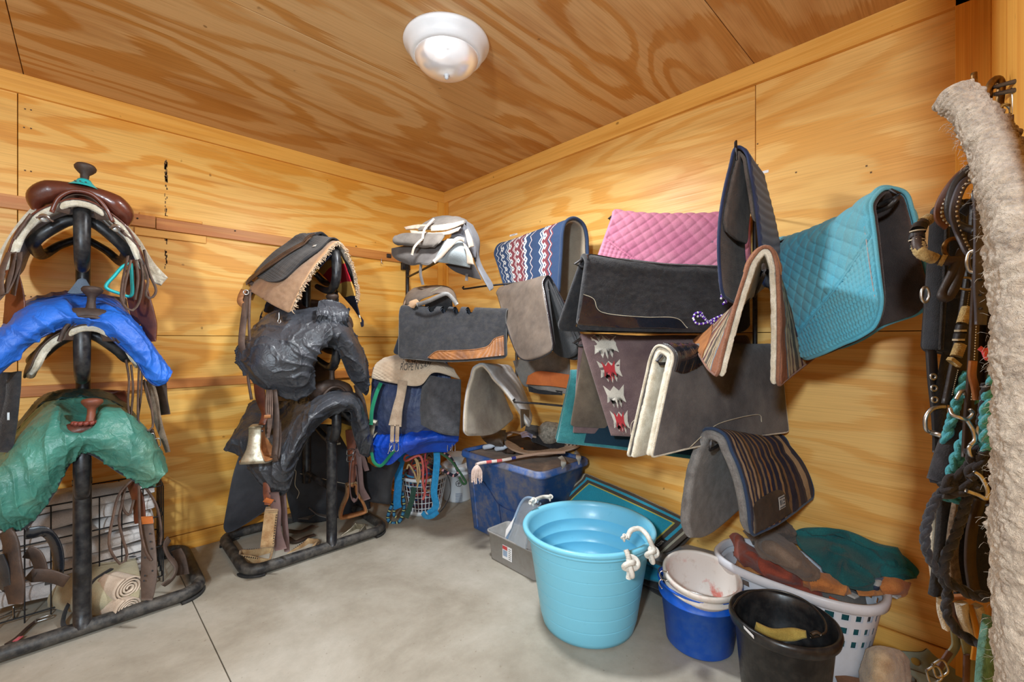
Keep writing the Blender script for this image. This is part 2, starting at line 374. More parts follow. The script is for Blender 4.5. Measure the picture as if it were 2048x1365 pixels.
PLY_L = plywood('plywood_left', S(242, 188, 98), S(230, 160, 62), S(206, 132, 42), grain=(.5, 1, 3.2), freq=11)
PLY_R = plywood('plywood_right', S(240, 192, 112), S(228, 166, 80), S(204, 136, 52), grain=(1, .45, 3.2), freq=11)
PLY_C = plywood('plywood_ceiling', S(214, 174, 122), S(194, 136, 68), S(170, 106, 40), grain=(.5, 2.0, 1), freq=11)
BOARD_L = plywood('pine_board_left', S(240, 178, 84), S(232, 164, 66), S(212, 138, 46), grain=(.3, 1, 9), freq=3)
BOARD_R = plywood('pine_board_right', S(240, 182, 92), S(230, 166, 72), S(210, 140, 50), grain=(1, .3, 9), freq=3)
BOARD_V = plywood('pine_board_upright', S(242, 182, 80), S(234, 164, 62), S(212, 136, 44), grain=(8, 8, .35), freq=3)
RAIL = plywood('stained_rail', S(206, 138, 70), S(190, 116, 54), S(156, 90, 40), grain=(.3, 1, 9), freq=3)
def concrete():
    x = NT('concrete'); v = x.co(); n1 = x.noise(v, 1.6, 8, .62, .4); n2 = x.noise(v, 9, 8, .7); c = x.ramp(n1, [(.30, S(140, 131, 116)), (.48, S(168, 160, 146)), (.66, S(186, 180, 168))])
    c = x.mix(.5, c, x.ramp(n2, [(.3, (.72, .70, .66, 1)), (.7, (1.12, 1.12, 1.12, 1))]), 'MULTIPLY'); sp = x.noise(v, 55, 3, .6)
    c = x.mix(x.ramp(sp, [(.66, (0, 0, 0, 1)), (.74, (.5, .5, .5, 1))]), c, S(110, 96, 76)); x.col(c)
    x.rough(x.ramp(n2, [(.3, (.72,) * 3 + (1,)), (.7, (.5,) * 3 + (1,))])); x.bump(n2, .12, .004, x.bump(x.noise(v, 120, 3), .06, .002)); return x.m
CONC = concrete()
M_WHITE = plastic('white_enamel', S(238, 238, 240), .35)
BLKM = metal('black_enamel_tube', S(34, 34, 38), .28, S(70, 68, 66), 30, .35)
BLKWORN = metal('worn_black_tube', S(46, 45, 46), .45, S(110, 104, 96), 22, .3)
RUB = plastic('black_rubber', S(30, 30, 31), .7, S(90, 84, 76), .4)
CHROME = metal('chrome', S(205, 205, 205), .22, S(150, 148, 140), 60)
BRASS = metal('bronze_metal', S(150, 118, 78), .4, S(90, 66, 42), 60)
DARKM = metal('dark_steel', S(58, 58, 62), .4, S(90, 84, 78), 50, .8)

# ------------------------------------------------------------------ the room
XW, YF = -4.2, -3.17
fl = box('floor', ((XW) / 2, -2.3, -.06), (-XW + .2, 4.9, .1), CONC); fl['kind'] = 'structure'
fl.location = (0, 0, 0)
# concrete slabs with a sawn joint: one long joint crossing towards the camera
J = [onZ(392, 1218), onZ(462, 1365)]
jx = J[0][0]; jd = (J[1] - J[0]); 
def slab(pts):
    V = [(p[0], p[1], 0.0) for p in pts] + [(p[0], p[1], -.02) for p in pts]; n = len(pts)
    o = obj('slab', np.array(V), [list(range(n))[::-1] if False else list(range(n))] + [[i, i + n, (i + 1) % n + n, (i + 1) % n] for i in range(n)], CONC, fl, smooth=False); return o
js = jd[0] / jd[1]; g = .0022; xa = J[0][0] + js * (0 - J[0][1]); xb = J[0][0] + js * (-4.7 - J[0][1])
slab([(XW, -4.7), (xb - g, -4.7), (xa - g, 0), (XW, 0)]); slab([(xb + g, -4.7), (0, -4.7), (0, 0), (xa + g, 0)])
def panelbox(name, lo, hi, mat, parent):
    lo = np.array(lo, float); hi = np.array(hi, float); c = (lo + hi) / 2
    o = bpy.data.objects.new(name, None)
    V, Fc = box_g((0, 0, 0), hi - lo, bev=.0012); me = bpy.data.meshes.new(name); me.from_pydata(V.tolist(), [], [list(map(int, f)) for f in Fc]); me.materials.append(mat)
    o = bpy.data.objects.new(name, me); C.objects.link(o); o.parent = parent; o.location = tuple(c - wloc(parent)) if parent else tuple(c); return o
DK = plastic('dark_gap', S(60, 38, 20), .9)
wl = tag(box('wall_left', (XW / 2, .045, CEIL / 2), (-XW, .05, CEIL), DK), kind='structure')
wr = tag(box('wall_right', (.045, YF / 2, CEIL / 2), (.05, -YF, CEIL), DK), kind='structure')
g = .0015
for x0, x1 in ((XW, -2.44), (-2.44, 0)):
    for z0, z1 in ((.095, 1.23), (1.23, CEIL)): panelbox('panel', (x0 + g, 0, z0 + g), (x1 - g, .018, z1 - g), PLY_L, wl)
for y0, y1 in ((YF, -2.44), (-2.44, 0)):
    for z0, z1 in ((.105, 1.24), (1.24, CEIL)): panelbox('panel', (0, y0 + g, z0 + g), (.018, y1 - g, z1 - g), PLY_R, wr)
cl = tag(box('ceiling', (XW / 2, -2.3, CEIL + .045), (-XW + .1, 4.9, .05), DK), kind='structure')
for y0, y1 in ((-1.22, 0), (-2.44, -1.22), (-3.66, -2.44), (-4.7, -3.66)):
    for x0, x1 in (((XW, -2.42), (-2.42, 0)) if y0 in (-1.22, -3.66) else ((XW, 0),)): panelbox('panel', (x0 + g, y0 + g, CEIL), (x1 - g, y1 - g, CEIL + .018), PLY_C, cl)
def struct(name, lo, hi, mat): o = panelbox(name, lo, hi, mat, None); o['kind'] = 'structure'; return o
struct('trim_1', (XW, -.020, CEIL - .092), (0, 0, CEIL), BOARD_L)
struct('trim_2', (-.020, YF, CEIL - .092), (0, -.02, CEIL), BOARD_R)
struct('trim_3', (-.075, -.018, 0), (0, 0, CEIL - .092), BOARD_V)
struct('trim_4', (-.018, -.060, 0), (0, -.018, CEIL - .092), BOARD_V)
struct('trim_5', (-.020, YF, 0), (0, -3.085, CEIL), BOARD_V)
struct('baseboard_left', (XW, -.003, 0), (-.08, .015, .0915), BOARD_L)
struct('baseboard_right', (-.003, YF, 0), (.015, -.06, .1015), BOARD_R)
# saddle rails screwed to the left wall, the upper one spliced
r1 = tag(thing('wall_rail', '', ''), kind='structure'); del r1['label']; del r1['category']; r1.name = 'trim_6'
zr = 1.848
panelbox('board', (-1.93, -.022, zr - .032), (-.40, 0, zr + .032), RAIL, r1); panelbox('board', (XW, -.022, zr - .028), (-1.934, 0, zr + .036), RAIL, r1)
panelbox('splice', (-2.02, -.012, zr - .075), (-1.70, 0, zr - .034), BOARD_L, r1); panelbox('splice', (-2.0, -.01, zr + .036), (-1.72, 0, zr + .05), BOARD_L, r1)
struct('trim_7', (XW, -.022, .935), (-.08, 0, .987), RAIL)
for px, py in ((247, 430), (275, 437), (258, 447), (712, 493), (470, 462)):
    p = onL(px, py, .024); lathe('screw', [(0, .004), (.004, .004), (.0045, 0)], p, DARKM, r1, n=8, ax=[[1, 0, 0], [0, 0, 1], [0, -1, 0]])
# wall beside the doorway the camera looks in from
wf = tag(box('wall_front', (-.62, YF - .06, CEIL / 2), (1.24, .10, CEIL), DK), kind='structure')
panelbox('panel', (-1.60, YF - .01, 0), (-.0, YF, CEIL), BOARD_V, wf)
struct('wall_back', (XW - .06, -4.7, 0), (XW, 0, CEIL), PLY_R)
# small marks on the plywood: nails with grey filler, two label tapes
MARK = plastic('stamp_ink', S(112, 84, 56), .8)
TAPE = plastic('label_tape', S(235, 236, 238), .5)
nl = MB()
for px, py in ((50, 218), (62, 220), (48, 255), (62, 257), (50, 341), (62, 343), (50, 592), (62, 594)):
    p = onL(px, py, .001); V, Fc = box_g(p, (.006, .001, .006)); nl.add(V, Fc)
for px, py in ((1515, 288), (1515, 330), (1733, 332), (1742, 345), (1592, 345)):
    p = onR(px, py, .001); V, Fc = box_g(p, (.001, .006, .006)); nl.add(V, Fc)
rs = random.Random(3)
for i in range(110):
    p = onL(332 + rs.uniform(-2.5, 2.5), rs.choice((rs.uniform(322, 362), rs.uniform(415, 540), rs.uniform(322, 520))), .001); V, Fc = box_g(p, (rs.uniform(.002, .007), .0008, rs.uniform(.006, .02))); nl.add(V, Fc)
nl.build('nail_marks', MARK, wl, smooth=False)['kind'] = 'stuff'
for k, (px, py) in enumerate(((1027, 470), (1518, 347))):
    p = onR(px, py, .0006); o = box('label_tape', p, (.0012, .078, .012), TAPE); o.rotation_euler = (0, 0, 0)
    tag(o, ['thin white label strip stuck on the wall left of the navy patterned pad', 'thin white label strip stuck on the wall right of the hanging navy pad'][k], 'label')
    t = MB(); 
    for q in range(9): V, Fc = box_g(p + np.array([-.001, -.014 + q * .004 if True else 0, 0]), (.0006, .0022, .0035)); t.add(V, Fc)
    t.build('lettering', MARK, o, smooth=False)

# ------------------------------------------------------------------ ceiling lamp
LX, LY = -1.11, -1.59
lp = thing('ceiling_light', 'white flush ceiling lamp with frosted glass dome', 'ceiling light', (LX, LY, CEIL))
lathe('rim', [(.02, -.001), (.176, -.001), (.180, -.012), (.176, -.022), (.165, -.030), (.158, -.045), (.150, -.060), (.138, -.066), (.132, -.064), (.12, -.05), (.02, -.045)], (LX, LY, CEIL), M_WHITE, lp, n=64)
x = NT('frosted_glass'); x.col((.95, .96, 1, 1)); x.rough(.25); x.b.inputs['Transmission Weight'].default_value = .55
v = x.co(); x.b.inputs['Emission Color'].default_value = (1, .97, .93, 1)
x.b.inputs['Emission Strength'].default_value = .03
n1 = x.noise(v, 14, 3, .5); x.bump(n1, .12, .01); GLASS = x.m
dome = [(.134, -.058)] + [(.134 * math.cos(a), -.058 - .082 * math.sin(a)) for a in np.linspace(.12, PI / 2 - .04, 16)]
lathe('glass_dome', dome, (LX, LY, CEIL), GLASS, lp, n=64)
x = NT('bulb_glow'); x.b.inputs['Emission Color'].default_value = (1, .95, .88, 1); x.b.inputs['Emission Strength'].default_value = 9; BULB = x.m
lathe('bulb', [(.0005, -.10), (.02, -.098), (.03, -.082), (.028, -.062), (.014, -.04), (.012, -.02)], (LX - .04, LY + .0, CEIL), BULB, lp, n=20)
lathe('finial', [(.0005, -.158), (.006, -.156), (.010, -.150), (.008, -.146), (.013, -.142), (.010, -.136), (.004, -.134)], (LX, LY, CEIL), plastic('finial_nickel', S(200, 202, 205), .3), lp, n=16)
pl = bpy.data.lights.new('lamp_glow', 'AREA'); pl.shape = 'DISK'; pl.size = .2; pl.energy = 40; pl.color = (.92, .97, 1.0)
po = bpy.data.objects.new('lamp_glow', pl); C.objects.link(po); po.location = (LX, LY, CEIL - .175)
# ------------------------------------------------------------------ surface patterns
def quilt(nu, nv, amp=.004, box_v=None, bn=(60, 90), seed=1):
    def f(u, v, P):
        s = u * nu + v * nv; t = u * nu - v * nv
        h = np.sqrt(np.abs(np.sin(PI * s) * np.sin(PI * t))) ** .38 * amp
        if box_v is not None:
            b = box_v(u, v); g = np.sqrt(np.abs(np.sin(PI * u * bn[0]) * np.sin(PI * v * bn[1]))) ** .38 * amp * 1.0
            h = np.where(b > .008, g, np.where(b < -.008, h, 0))
        return h + vn(P, 22, seed) * .0012 + vn(P, 7, seed + 1) * .004
    return f
def rumple(a=.004, sc=14, a2=.0015, sc2=60, seed=1): return lambda u, v, P: vn(P, sc, seed) * a + vn(P, sc2, seed + 5) * a2
def fleece_d(a=.004, sc=110, seed=2, big=.004): return lambda u, v, P: np.abs(vn(P, sc, seed)) * a + np.abs(vn(P, sc * 2.1, seed + 3)) * a * .5 + vn(P, 14, seed + 7) * big
def patch(G, pts_lo, pts_hi, n=9, m=5):
    """control grid on G between two curves given in (u, v)"""
    lo = cr(np.asarray(pts_lo, float), np.linspace(0, 1, n)); hi = cr(np.asarray(pts_hi, float), np.linspace(0, 1, n)); Q = []
    for a, b in zip(lo, hi): Q.append([a * (1 - t) + b * t for t in np.linspace(0, 1, m)])
    Q = np.array(Q); R = ev2(G, Q[..., 0], Q[..., 1]); i, j = len(R) // 2, m // 2; i = min(i, len(R) - 2); j = min(j, m - 2)
    nn = np.cross(R[i + 1, j] - R[i, j], R[i, j + 1] - R[i, j]); return ga(R, 1 if np.dot(nn, uvnormal(G, Q[i, j, 0], Q[i, j, 1])[0]) > 0 else -1)
def uvnormal(G, u, v):
    e = 1e-3; u = np.atleast_1d(u); v = np.atleast_1d(v); du = ev2(G, u + e, v) - ev2(G, u - e, v); dv = ev2(G, u, v + e) - ev2(G, u, v - e)
    n = np.cross(du, dv); return getattr(G, 'fl', 1) * n / (np.linalg.norm(n, axis=-1, keepdims=True) + 1e-12)
def uvpoly(mb, G, poly, off=.003):
    poly = np.asarray(poly, float); c = poly.mean(0); pts = np.concatenate([[c], poly]); 
    mids = np.concatenate([(poly + c) / 2]); pts = np.concatenate([pts, mids]); n = len(poly)
    V = ev2(G, pts[:, 0], pts[:, 1]) + uvnormal(G, pts[:, 0], pts[:, 1]) * off
    Fc = [];
    for i in range(n):
        j = (i + 1) % n; Fc += [(0, 1 + n + i, 1 + n + j), (1 + n + i, 1 + i, 1 + j, 1 + n + j)]
    mb.add(V, Fc)
def uvline(G, pts, off=.003, n=40):
    q = curve([(a, b, 0) for a, b in pts], n); return ev2(G, q[:, 0], q[:, 1]) + uvnormal(G, q[:, 0], q[:, 1]) * off
def base_of(G): g = G.reshape(-1, 3); return (g[:, 0].mean(), g[:, 1].mean(), g[:, 2].min())
FLEECE = cloth('cream_fleece', S(232, 224, 205), S(196, 184, 160), 30, 300, .98, .8, S(150, 132, 104), .3, 12, .5)
FLEECE_T = cloth('tan_fleece', S(214, 186, 150), S(176, 142, 104), 26, 300, .98, .8, S(150, 120, 90), .3, 10, .5)
BLACKFELT = cloth('black_felt', S(44, 44, 48), S(34, 34, 37), 12, 220, .9, .6, S(120, 112, 100), .10, 40)
GREYFELT = cloth('grey_felt', S(112, 106, 102), S(90, 86, 84), 10, 240, .96, .6, S(150, 140, 126), .3, 8)
GREYFELT2 = cloth('pale_grey_felt', S(150, 144, 138), S(118, 112, 108), 9, 240, .96, .6, S(170, 156, 136), .4, 6)
BEIGEFELT = cloth('beige_felt', S(176, 164, 148), S(140, 126, 112), 8, 240, .96, .6, S(196, 182, 160), .4, 7)
SADLEA = leather('saddle_leather', S(112, 58, 34), S(60, 28, 18), .3, 7)
DKLEA = leather('dark_worn_leather', S(78, 58, 46), S(44, 32, 27), .5, 12)
STRAP = leather('strap_leather', S(104, 80, 66), S(66, 48, 40), .55, 16)
TANLEA = leather('tan_leather', S(176, 116, 66), S(128, 78, 42), .5, 10)
BRLEA = leather('glossy_brown_leather', S(150, 98, 56), S(96, 58, 34), .25, 14, 300, .3, .3)
BLLEA = leather('glossy_black_leather', S(30, 33, 40), S(20, 22, 27), .16, 14, 300, .06, .8)
GRLEA = leather('grey_brown_suede', S(106, 93, 82), S(72, 62, 55), .5, 6)
LACE = cloth('cream_stitching', S(208, 196, 170), None, 20)
def motifs(name, mats): pass
def padthing(name, label, cat, G, group=None): return thing(name, label, cat, base_of(G), group)
ARM = thing('swing_arm_rack', 'black steel post with brackets on the right wall behind the pad row', 'rack', onR(1515, 378, .0))
panelbox('bracket', (-.008, -2.475, 1.86), (-.001, -2.415, 1.93), DARKM, ARM); panelbox('bracket', (-.008, -2.475, .75), (-.001, -2.415, .82), DARKM, ARM)
tube('post', [(-.022, -2.445, .74), (-.022, -2.445, 1.94)], .010, DARKM, ARM, n=6)
def arm(A, B, drop=.045, lab='', rr=.006):
    par = ARM
    A = np.array(A) - UP * drop; B = np.array(B) - UP * drop; d = nrm(A - B)
    tube('arm', [B, B * .5 + A * .5, A, A + d * .012 + UP * .018, A + UP * .03 - d * .002], rr, DARKM, par, n=24, seg=8); return par
PIV = np.array([-.03, -2.445, 0])

# --- pink quilted pad
A = onZ(1226, 424, 1.835); B = np.array([-.04, -2.42, 1.79])
nr = [onV(1186, 560, A, B, .10), onV(1190, 640, A, B, .14) * [1, 1, 1], onV(1480, 650, A, B, .14)]
nr = [onV(1176, 570, A, B, .06), onV(1300, 600, A, B, .06), onV(1500, 600, A, B, .06)]
G = padgrid(A, B, nr, r=.025, sag=.022); PINK = cloth('pink_cotton', S(206, 132, 156), S(188, 112, 140), 5, 300, .85, .25, S(170, 130, 130), .25)
t = padthing('saddle_pad', 'dusty pink diamond-quilted pad hanging above the black felt pad', 'saddle pad', G)
sheet('quilted_cloth', G, PINK, t, nu=150, nv=190, th=.012, rnd=.03, disp=quilt(11, 14, .009, lambda u, v: np.minimum(.30 - .32 * u - v, 1), (28, 42)), bind=.0045, bmat=PINK)
sheet('girth_loop', patch(G, [(.74, .30), (.80, .38)], [(.78, .285), (.84, .365)], 4, 3), cloth('mauve_webbing', S(150, 110, 130)), t, nu=10, nv=6, th=.003, off=.012)
arm(A, PIV + [0, 0, A[2]])

# --- black felt pad with glossy wear leather and beads
A = onZ(1163, 512, 1.554); B = np.array([-.04, -2.40, 1.54])
nr = [onV(1150, 660, A, B, .11), onV(1300, 664, A, B, .13), onV(1500, 666, A, B, .12)]
G = padgrid(A, B, nr, r=.03, sag=.016)
t = padthing('felt_pad', 'thick black felt pad with glossy black wear leather and purple beaded swirls', 'saddle pad', G)
sheet('felt', G, [BLACKFELT, BLACKFELT, GREYFELT], t, nu=80, nv=120, th=.022, rnd=.05, disp=rumple(.003, 10, .0012, 80))
L = patch(G, [(.008, .04), (.02, .022), (.26, .012), (.52, .012), (.68, .014)], [(.012, .21), (.08, .185), (.15, .105), (.42, .085), (.60, .085), (.675, .018)], 21, 6)
wl_ = sheet('wear_leather', L, BLLEA, t, nu=60, nv=14, th=.004, off=.014, disp=rumple(.004, 16, .001, 50))
q = np.concatenate([uvline(G, [(.012, .21), (.08, .185), (.15, .105), (.42, .085), (.60, .085), (.675, .018)], .0175, 60)]); tube('stitching', q, .0012, LACE, wl_, raw=True, seg=5)
tube('spine_seam', uvline(G, [(.01, .44), (.05, .49), (.3, .47), (.9, .47)], .012, 30), .0022, BLLEA, t, raw=True, seg=5)
pu = MB(); si = MB(); rs = random.Random(5)
def ball(mb, c, r):
    V, Fc, uv = lathe_g([(.001, -r), (r * .7, -r * .7), (r, 0), (r * .7, r * .7), (.001, r)], c, 6); mb.add(V, Fc)
for sw in ([(.695, .085), (.70, .12), (.73, .125), (.745, .09), (.78, .065), (.83, .08)], [(.70, .075), (.72, .05), (.76, .055), (.80, .085), (.84, .11)], [(.715, .10), (.74, .105), (.765, .07), (.80, .045)],
           [(.825, .23), (.83, .29), (.85, .32), (.87, .30), (.86, .24), (.84, .19)], [(.84, .27), (.86, .26), (.855, .2)]):
    for k, p in enumerate(uvline(G, sw, .015, 26)): ball(pu if (k % 3) else si, p, .0050)
pu.build('bead_trim', plastic('purple_bead', S(92, 44, 170), .2), t, label='purple beads')['kind'] = 'stuff'; si.build('bead_trim', M_WHITE, t, label='silver beads')['kind'] = 'stuff'
arm(A, PIV + [0, 0, A[2]])

# --- woven navy, red and white pad
A = onZ(1150, 441, 1.87); B = onZ(1012, 490, 1.87)
nr = [onV(1120, 600, A, B, .10), onV(1060, 596, A, B, .11), onV(1016, 582, A, B, .10)]
G = padgrid(A, B, nr, r=.075, sag=.0)
x = NT('woven_zigzag'); o_ = x.co('Object'); uvs = x.sep(x.co('UV')); U_, V_ = uvs[0], uvs[1]
tri = x.math('PINGPONG', x.math('MULTIPLY', V_, 34), 1); zz = x.math('ADD', U_, x.math('MULTIPLY', tri, .035)); wob = x.math('MULTIPLY', x.math('SUBTRACT', x.noise(o_, 90, 1), .5), .01); zz = x.math('ADD', zz, wob)
NV, MR, CRM = S(44, 66, 100), S(124, 58, 66), S(208, 206, 204); c = None
bands = [(0, NV), (.14, MR), (.155, CRM), (.165, NV), (.18, MR), (.25, CRM), (.27, NV), (.285, CRM), (.30, NV), (.42, MR), (.425, CRM), (.435, NV), (.50, CRM), (.525, NV), (.54, MR), (.56, CRM), (.57, MR), (.66, CRM), (.67, MR), (.68, CRM), (.69, MR), (.76, CRM), (.78, NV), (.80, CRM), (.81, NV), (.90, CRM), (.915, NV), (.97, CRM), (.98, NV)]
for p, k in bands[1:]: c = x.mix(x.math('GREATER_THAN', zz, p), NV if c is None else c, k)
for cu in (.215, .50, .615, .73, .86):  # rows of diamonds
    d = x.math('ADD', x.math('ABSOLUTE', x.math('SUBTRACT', U_, cu)), x.math('MULTIPLY', x.math('ABSOLUTE', x.math('SUBTRACT', x.math('FRACT', x.math('MULTIPLY', V_, 17)), .5)), .07))
    c = x.mix(x.math('LESS_THAN', d, .028), c, CRM); c = x.mix(x.math('LESS_THAN', d, .010), c, NV)
n2 = x.noise(o_, 260, 2, .7); c = x.mix(.4, c, x.ramp(n2, [(.3, (.5, .5, .5, 1)), (.7, (1.2, 1.2, 1.2, 1))]), 'MULTIPLY'); x.col(c); x.rough(.95); x.bump(n2, .4, .004); ZIG = x.m
t = padthing('woven_pad', 'navy, maroon and white zigzag woven pad beside the pink pad', 'saddle pad', G)
sheet('woven_cloth', G, ZIG, t, nu=50, nv=110, th=.008, off=.012, rnd=.05, disp=rumple(.002, 12), bind=.010, bmat=cloth('navy_wool', S(48, 66, 96)))
sheet('fleece_lining', G, cloth('grey_tan_fleece', S(170, 156, 136)), t, nu=40, nv=90, th=.016, rnd=.05, ur=(.01, 1), disp=fleece_d(.003))
ARM2 = thing('corner_pad_rack', 'thin black steel rod arms on the right wall near the corner', 'rack', (-.0, -1.0, 1.0))
panelbox('bracket', (-.008, -.93, 1.60), (-.001, -.87, 1.70), DARKM, ARM2)
for (a, b, c_) in (((928, 577), (1005, 569), 2.75), ((1030, 803), (1120, 812), 2.3)):
    p = onD(*a, c_); q = onD(*b, c_ - .12); tube('arm', [p + UP * .012, p - RGT * .008 + UP * .004, p - UP * .004, p * .5 + q * .5, q, q + nrm(q - p) * .12], .0055, DARKM, ARM2, n=30, seg=8)
tube('post', [(-.02, -.9, .9), (-.02, -.9, 1.9)], .009, DARKM, ARM2, n=4)

# --- brown grey suede saddle skirt hanging below the woven pad
A = onD(1096, 552, 2.12); B = onZ(1003, 575, A[2])
nr = [onV(1108, 700, A, B, .09), onV(1075, 718, A, B, .12), onV(1038, 714, A, B, .13), onV(1012, 650, A, B, .10)]
G = padgrid(A, B, nr, r=.03, sag=.0)
t = padthing('suede_skirt', 'grey brown suede saddle skirt folded over an arm below the zigzag woven pad', 'saddle skirt', G)
sheet('suede', G, [GRLEA, BLACKFELT, BLLEA], t, nu=60, nv=110, th=.010, rnd=.04, disp=rumple(.006, 8, .001, 40), bind=.004, bmat=BLLEA)
sheet('lining', padgrid(A, B, [p + np.array([.02, .02, .01]) for p in nr], r=.018), BLACKFELT, t, nu=24, nv=60, th=.012, rnd=.04, off=-.012)
c_ = ev2(G, np.array([.01]), np.array([.52]))[0]; tube('ring', [c_ + RGT * .012 * math.cos(a) + UP * (.016 * math.sin(a) - .045) for a in np.linspace(0, 2 * PI, 20)[:-1]], .0022, CHROME, t, raw=True, closed=True, seg=6)

# --- mauve woven blanket with red and cream motifs
A = onD(1160, 671, 1.9); B = np.array([-.04, -2.42, A[2] + .0])
nr = [onV(1222, 872, A, B, .07), onV(1330, 876, A, B, .11), onV(1500, 872, A, B, .10)]
fr = [onV(1146, 866, A, B, -.05), onV(1250, 870, A, B, -.07), onV(1450, 868, A, B, -.07)]
G = padgrid(A, B, nr, fr, r=.018); MAUVE = cloth('mauve_wool', S(120, 98, 98), S(98, 78, 80), 7, 260, .96, .7, S(160, 140, 128), .25)
t = padthing('wool_blanket', 'mauve woven blanket with red and cream motifs, under the beaded black pad', 'blanket', G)
sheet('cloth', G, MAUVE, t, nu=60, nv=120, th=.012, disp=rumple(.003, 12, .001, 60))
G2 = padgrid(A + [.02, -.01, -.02], B - UP * .02, [p + np.array([.03, .02, .02]) for p in nr], [p * [1, 1, 1] + np.array([-.02, 0, .03]) for p in fr], r=.010)
sheet('inner_pad', G2, cloth('brown_grey_wool', S(104, 92, 80), S(76, 66, 58), 8, dust=S(150, 134, 110)), t, nu=24, nv=60, th=.012, rnd=.02)
mc, mr = MB(), MB()
def motif(mb, u, v, su, sv, inner=False):
    z = [(-.5, 1), (-.22, .5), (0, .9), (.22, .5), (.5, 1), (.42, .1), (.5, -.5), (.3, -.25), (.2, -.9), (.09, -.4), (0, -1), (-.09, -.4), (-.2, -.9), (-.3, -.25), (-.5, -.5), (-.42, .1)]
    uvpoly(mb, G, [(u + a * su, v + b * sv) for a, b in z], .0078 if not inner else .0088)
for k, v in enumerate((.065, .185, .305, .42, .50)):
    u = .125; motif(mc, u, v, .15, .056)
    if k in (0, 2): motif(mr, u - .005, v + .001, .085, .050, True)
mc.build('woven_motif', cloth('cream_wool', S(212, 204, 190)), t, label='cream stepped motifs')['kind'] = 'stuff'; mr.build('woven_motif', cloth('red_wool', S(196, 60, 66)), t, label='red stepped motifs')['kind'] = 'stuff'
tube('lacing', uvline(G, [(.20, .01), (.22, .06), (.29, .09)], .009, 20), .0016, LACE, t, raw=True, seg=5)
arm(A, PIV + [0, 0, A[2]])

# --- teal fleece blanket hanging behind
A = onD(1140, 742, 2.02); B = np.array([-.035, -2.43, A[2]])
nr = [onV(1112, 886, A, B, .03), onV(1240, 900, A, B, .05), onV(1420, 924, A, B, .05)]
G = padgrid(A, B, nr, r=.018)
t = padthing('fleece_blanket', 'teal fleece blanket whose lower edge shows below the mauve blanket', 'blanket', G)
TEALF = cloth('teal_fleece', S(60, 140, 142), S(40, 108, 114), 12, 240, .97, .9, None, .3, 5, .5)
sheet('fleece', G, TEALF, t, nu=60, nv=90, th=.016, disp=fleece_d(.004, 80), rnd=.01)
sheet('navy_panel', patch(G, [(.22, .02), (.9, .02)], [(.17, .3), (.9, .3)], 5, 4), cloth('dark_teal_cloth', S(22, 52, 70)), t, nu=20, nv=12, th=.003, off=.013)

# --- grey felt pad lined with cream fleece
A = onR(1322, 700, .74); B = np.array([-.03, -2.50, A[2] + .0])
nr = [onV(1296, 913, A, B, .045), onV(1420, 886, A, B, .07), onV(1572, 862, A, B, .055)]
fr = [onV(1262, 916, A, B, -.055), onV(1420, 880, A, B, -.06), onV(1560, 862, A, B, -.03)]
G = padgrid(A, B, nr, fr, r=.032)
t = padthing('fleece_lined_pad', 'grey felt pad with cream fleece lining, in front of the mauve blanket', 'saddle pad', G)
sheet('felt', G, [cloth('charcoal_felt', S(98, 94, 94), S(66, 60, 60), 5, 240, .96, .6, S(140, 130, 118), .25), GREYFELT], t, nu=70, nv=120, th=.012, off=.016, rnd=.012, disp=rumple(.003, 9, .001, 70), bind=.005, bmat=FLEECE)
sheet('fleece_lining', G, FLEECE, t, nu=60, nv=100, th=.026, off=-.004, disp=fleece_d(.005, 90, 4, .002), rnd=.01)
sheet('wither_leather', patch(G, [(.02, .37), (.10, .36), (.22, .40)], [(.02, .50), (.12, .50), (.24, .50)], 8, 5), BLLEA, t, nu=24, nv=18, th=.004, off=.024, disp=lambda u, v, P: .003 * np.sin(u * 70))
tube('stitching', uvline(G, [(.30, .005), (.42, .07), (.52, .10), (.75, .11), (.78, .07)], .026, 40), .0016, LACE, t, raw=True, seg=5)
arm(A, PIV + [0, 0, A[2]], .05)

# --- striped pad with fleece, end towards the camera
A = onR(1527, 503, .76); B = onR(1540, 562, .05)
nr = [onD(1446, 755, 1.30), onD(1425, 740, 1.42), onD(1405, 712, 1.60), onR(1392, 690, .34)]
fr = [onD(1543, 772, 1.31), onD(1575, 748, 1.42), onD(1612, 722, 1.60), onR(1636, 704, .10)]
G = padgrid(A, B, nr, fr, r=.018, nside=-1, bulge=.006); b0 = [S(132, 96, 78), S(120, 62, 56), S(176, 160, 134), S(86, 62, 74), S(160, 144, 120)]
STR = stripes('serape_tan', [(0, S(142, 96, 74)), (.17, S(92, 126, 150)), (.19, S(176, 158, 130)), (.235, S(86, 66, 72)), (.25, S(168, 152, 124)), (.30, S(84, 62, 66)), (.32, S(170, 154, 128)), (.36, S(92, 84, 76)), (.42, S(168, 150, 124)), (.46, S(90, 62, 68)), (.49, S(172, 154, 126)), (.54, S(130, 90, 72)), (.60, S(84, 62, 70)), (.64, S(168, 152, 130)), (.70, S(130, 92, 74)), (.78, S(88, 64, 70)), (.82, S(166, 150, 126)), (.88, S(126, 90, 72))], wob=.006, fine=200)
t = padthing('striped_fleece_pad', 'tan and brown striped fleece-lined pad hanging end-on before the teal pad', 'saddle pad', G)
sheet('striped_cloth', G, [STR, FLEECE, cloth('brown_plush', S(150, 104, 80), S(126, 84, 64), 18, 200, .96, .8)], t, nu=60, nv=130, th=.012, off=.014, rnd=.03, disp=rumple(.003, 14), bind=.006, bmat=cloth('brown_plush', S(150, 104, 80)))
sheet('fleece_lining', G, FLEECE, t, nu=70, nv=150, th=.015, off=-.001, rnd=.03, disp=fleece_d(.007, 75, 4, .002))
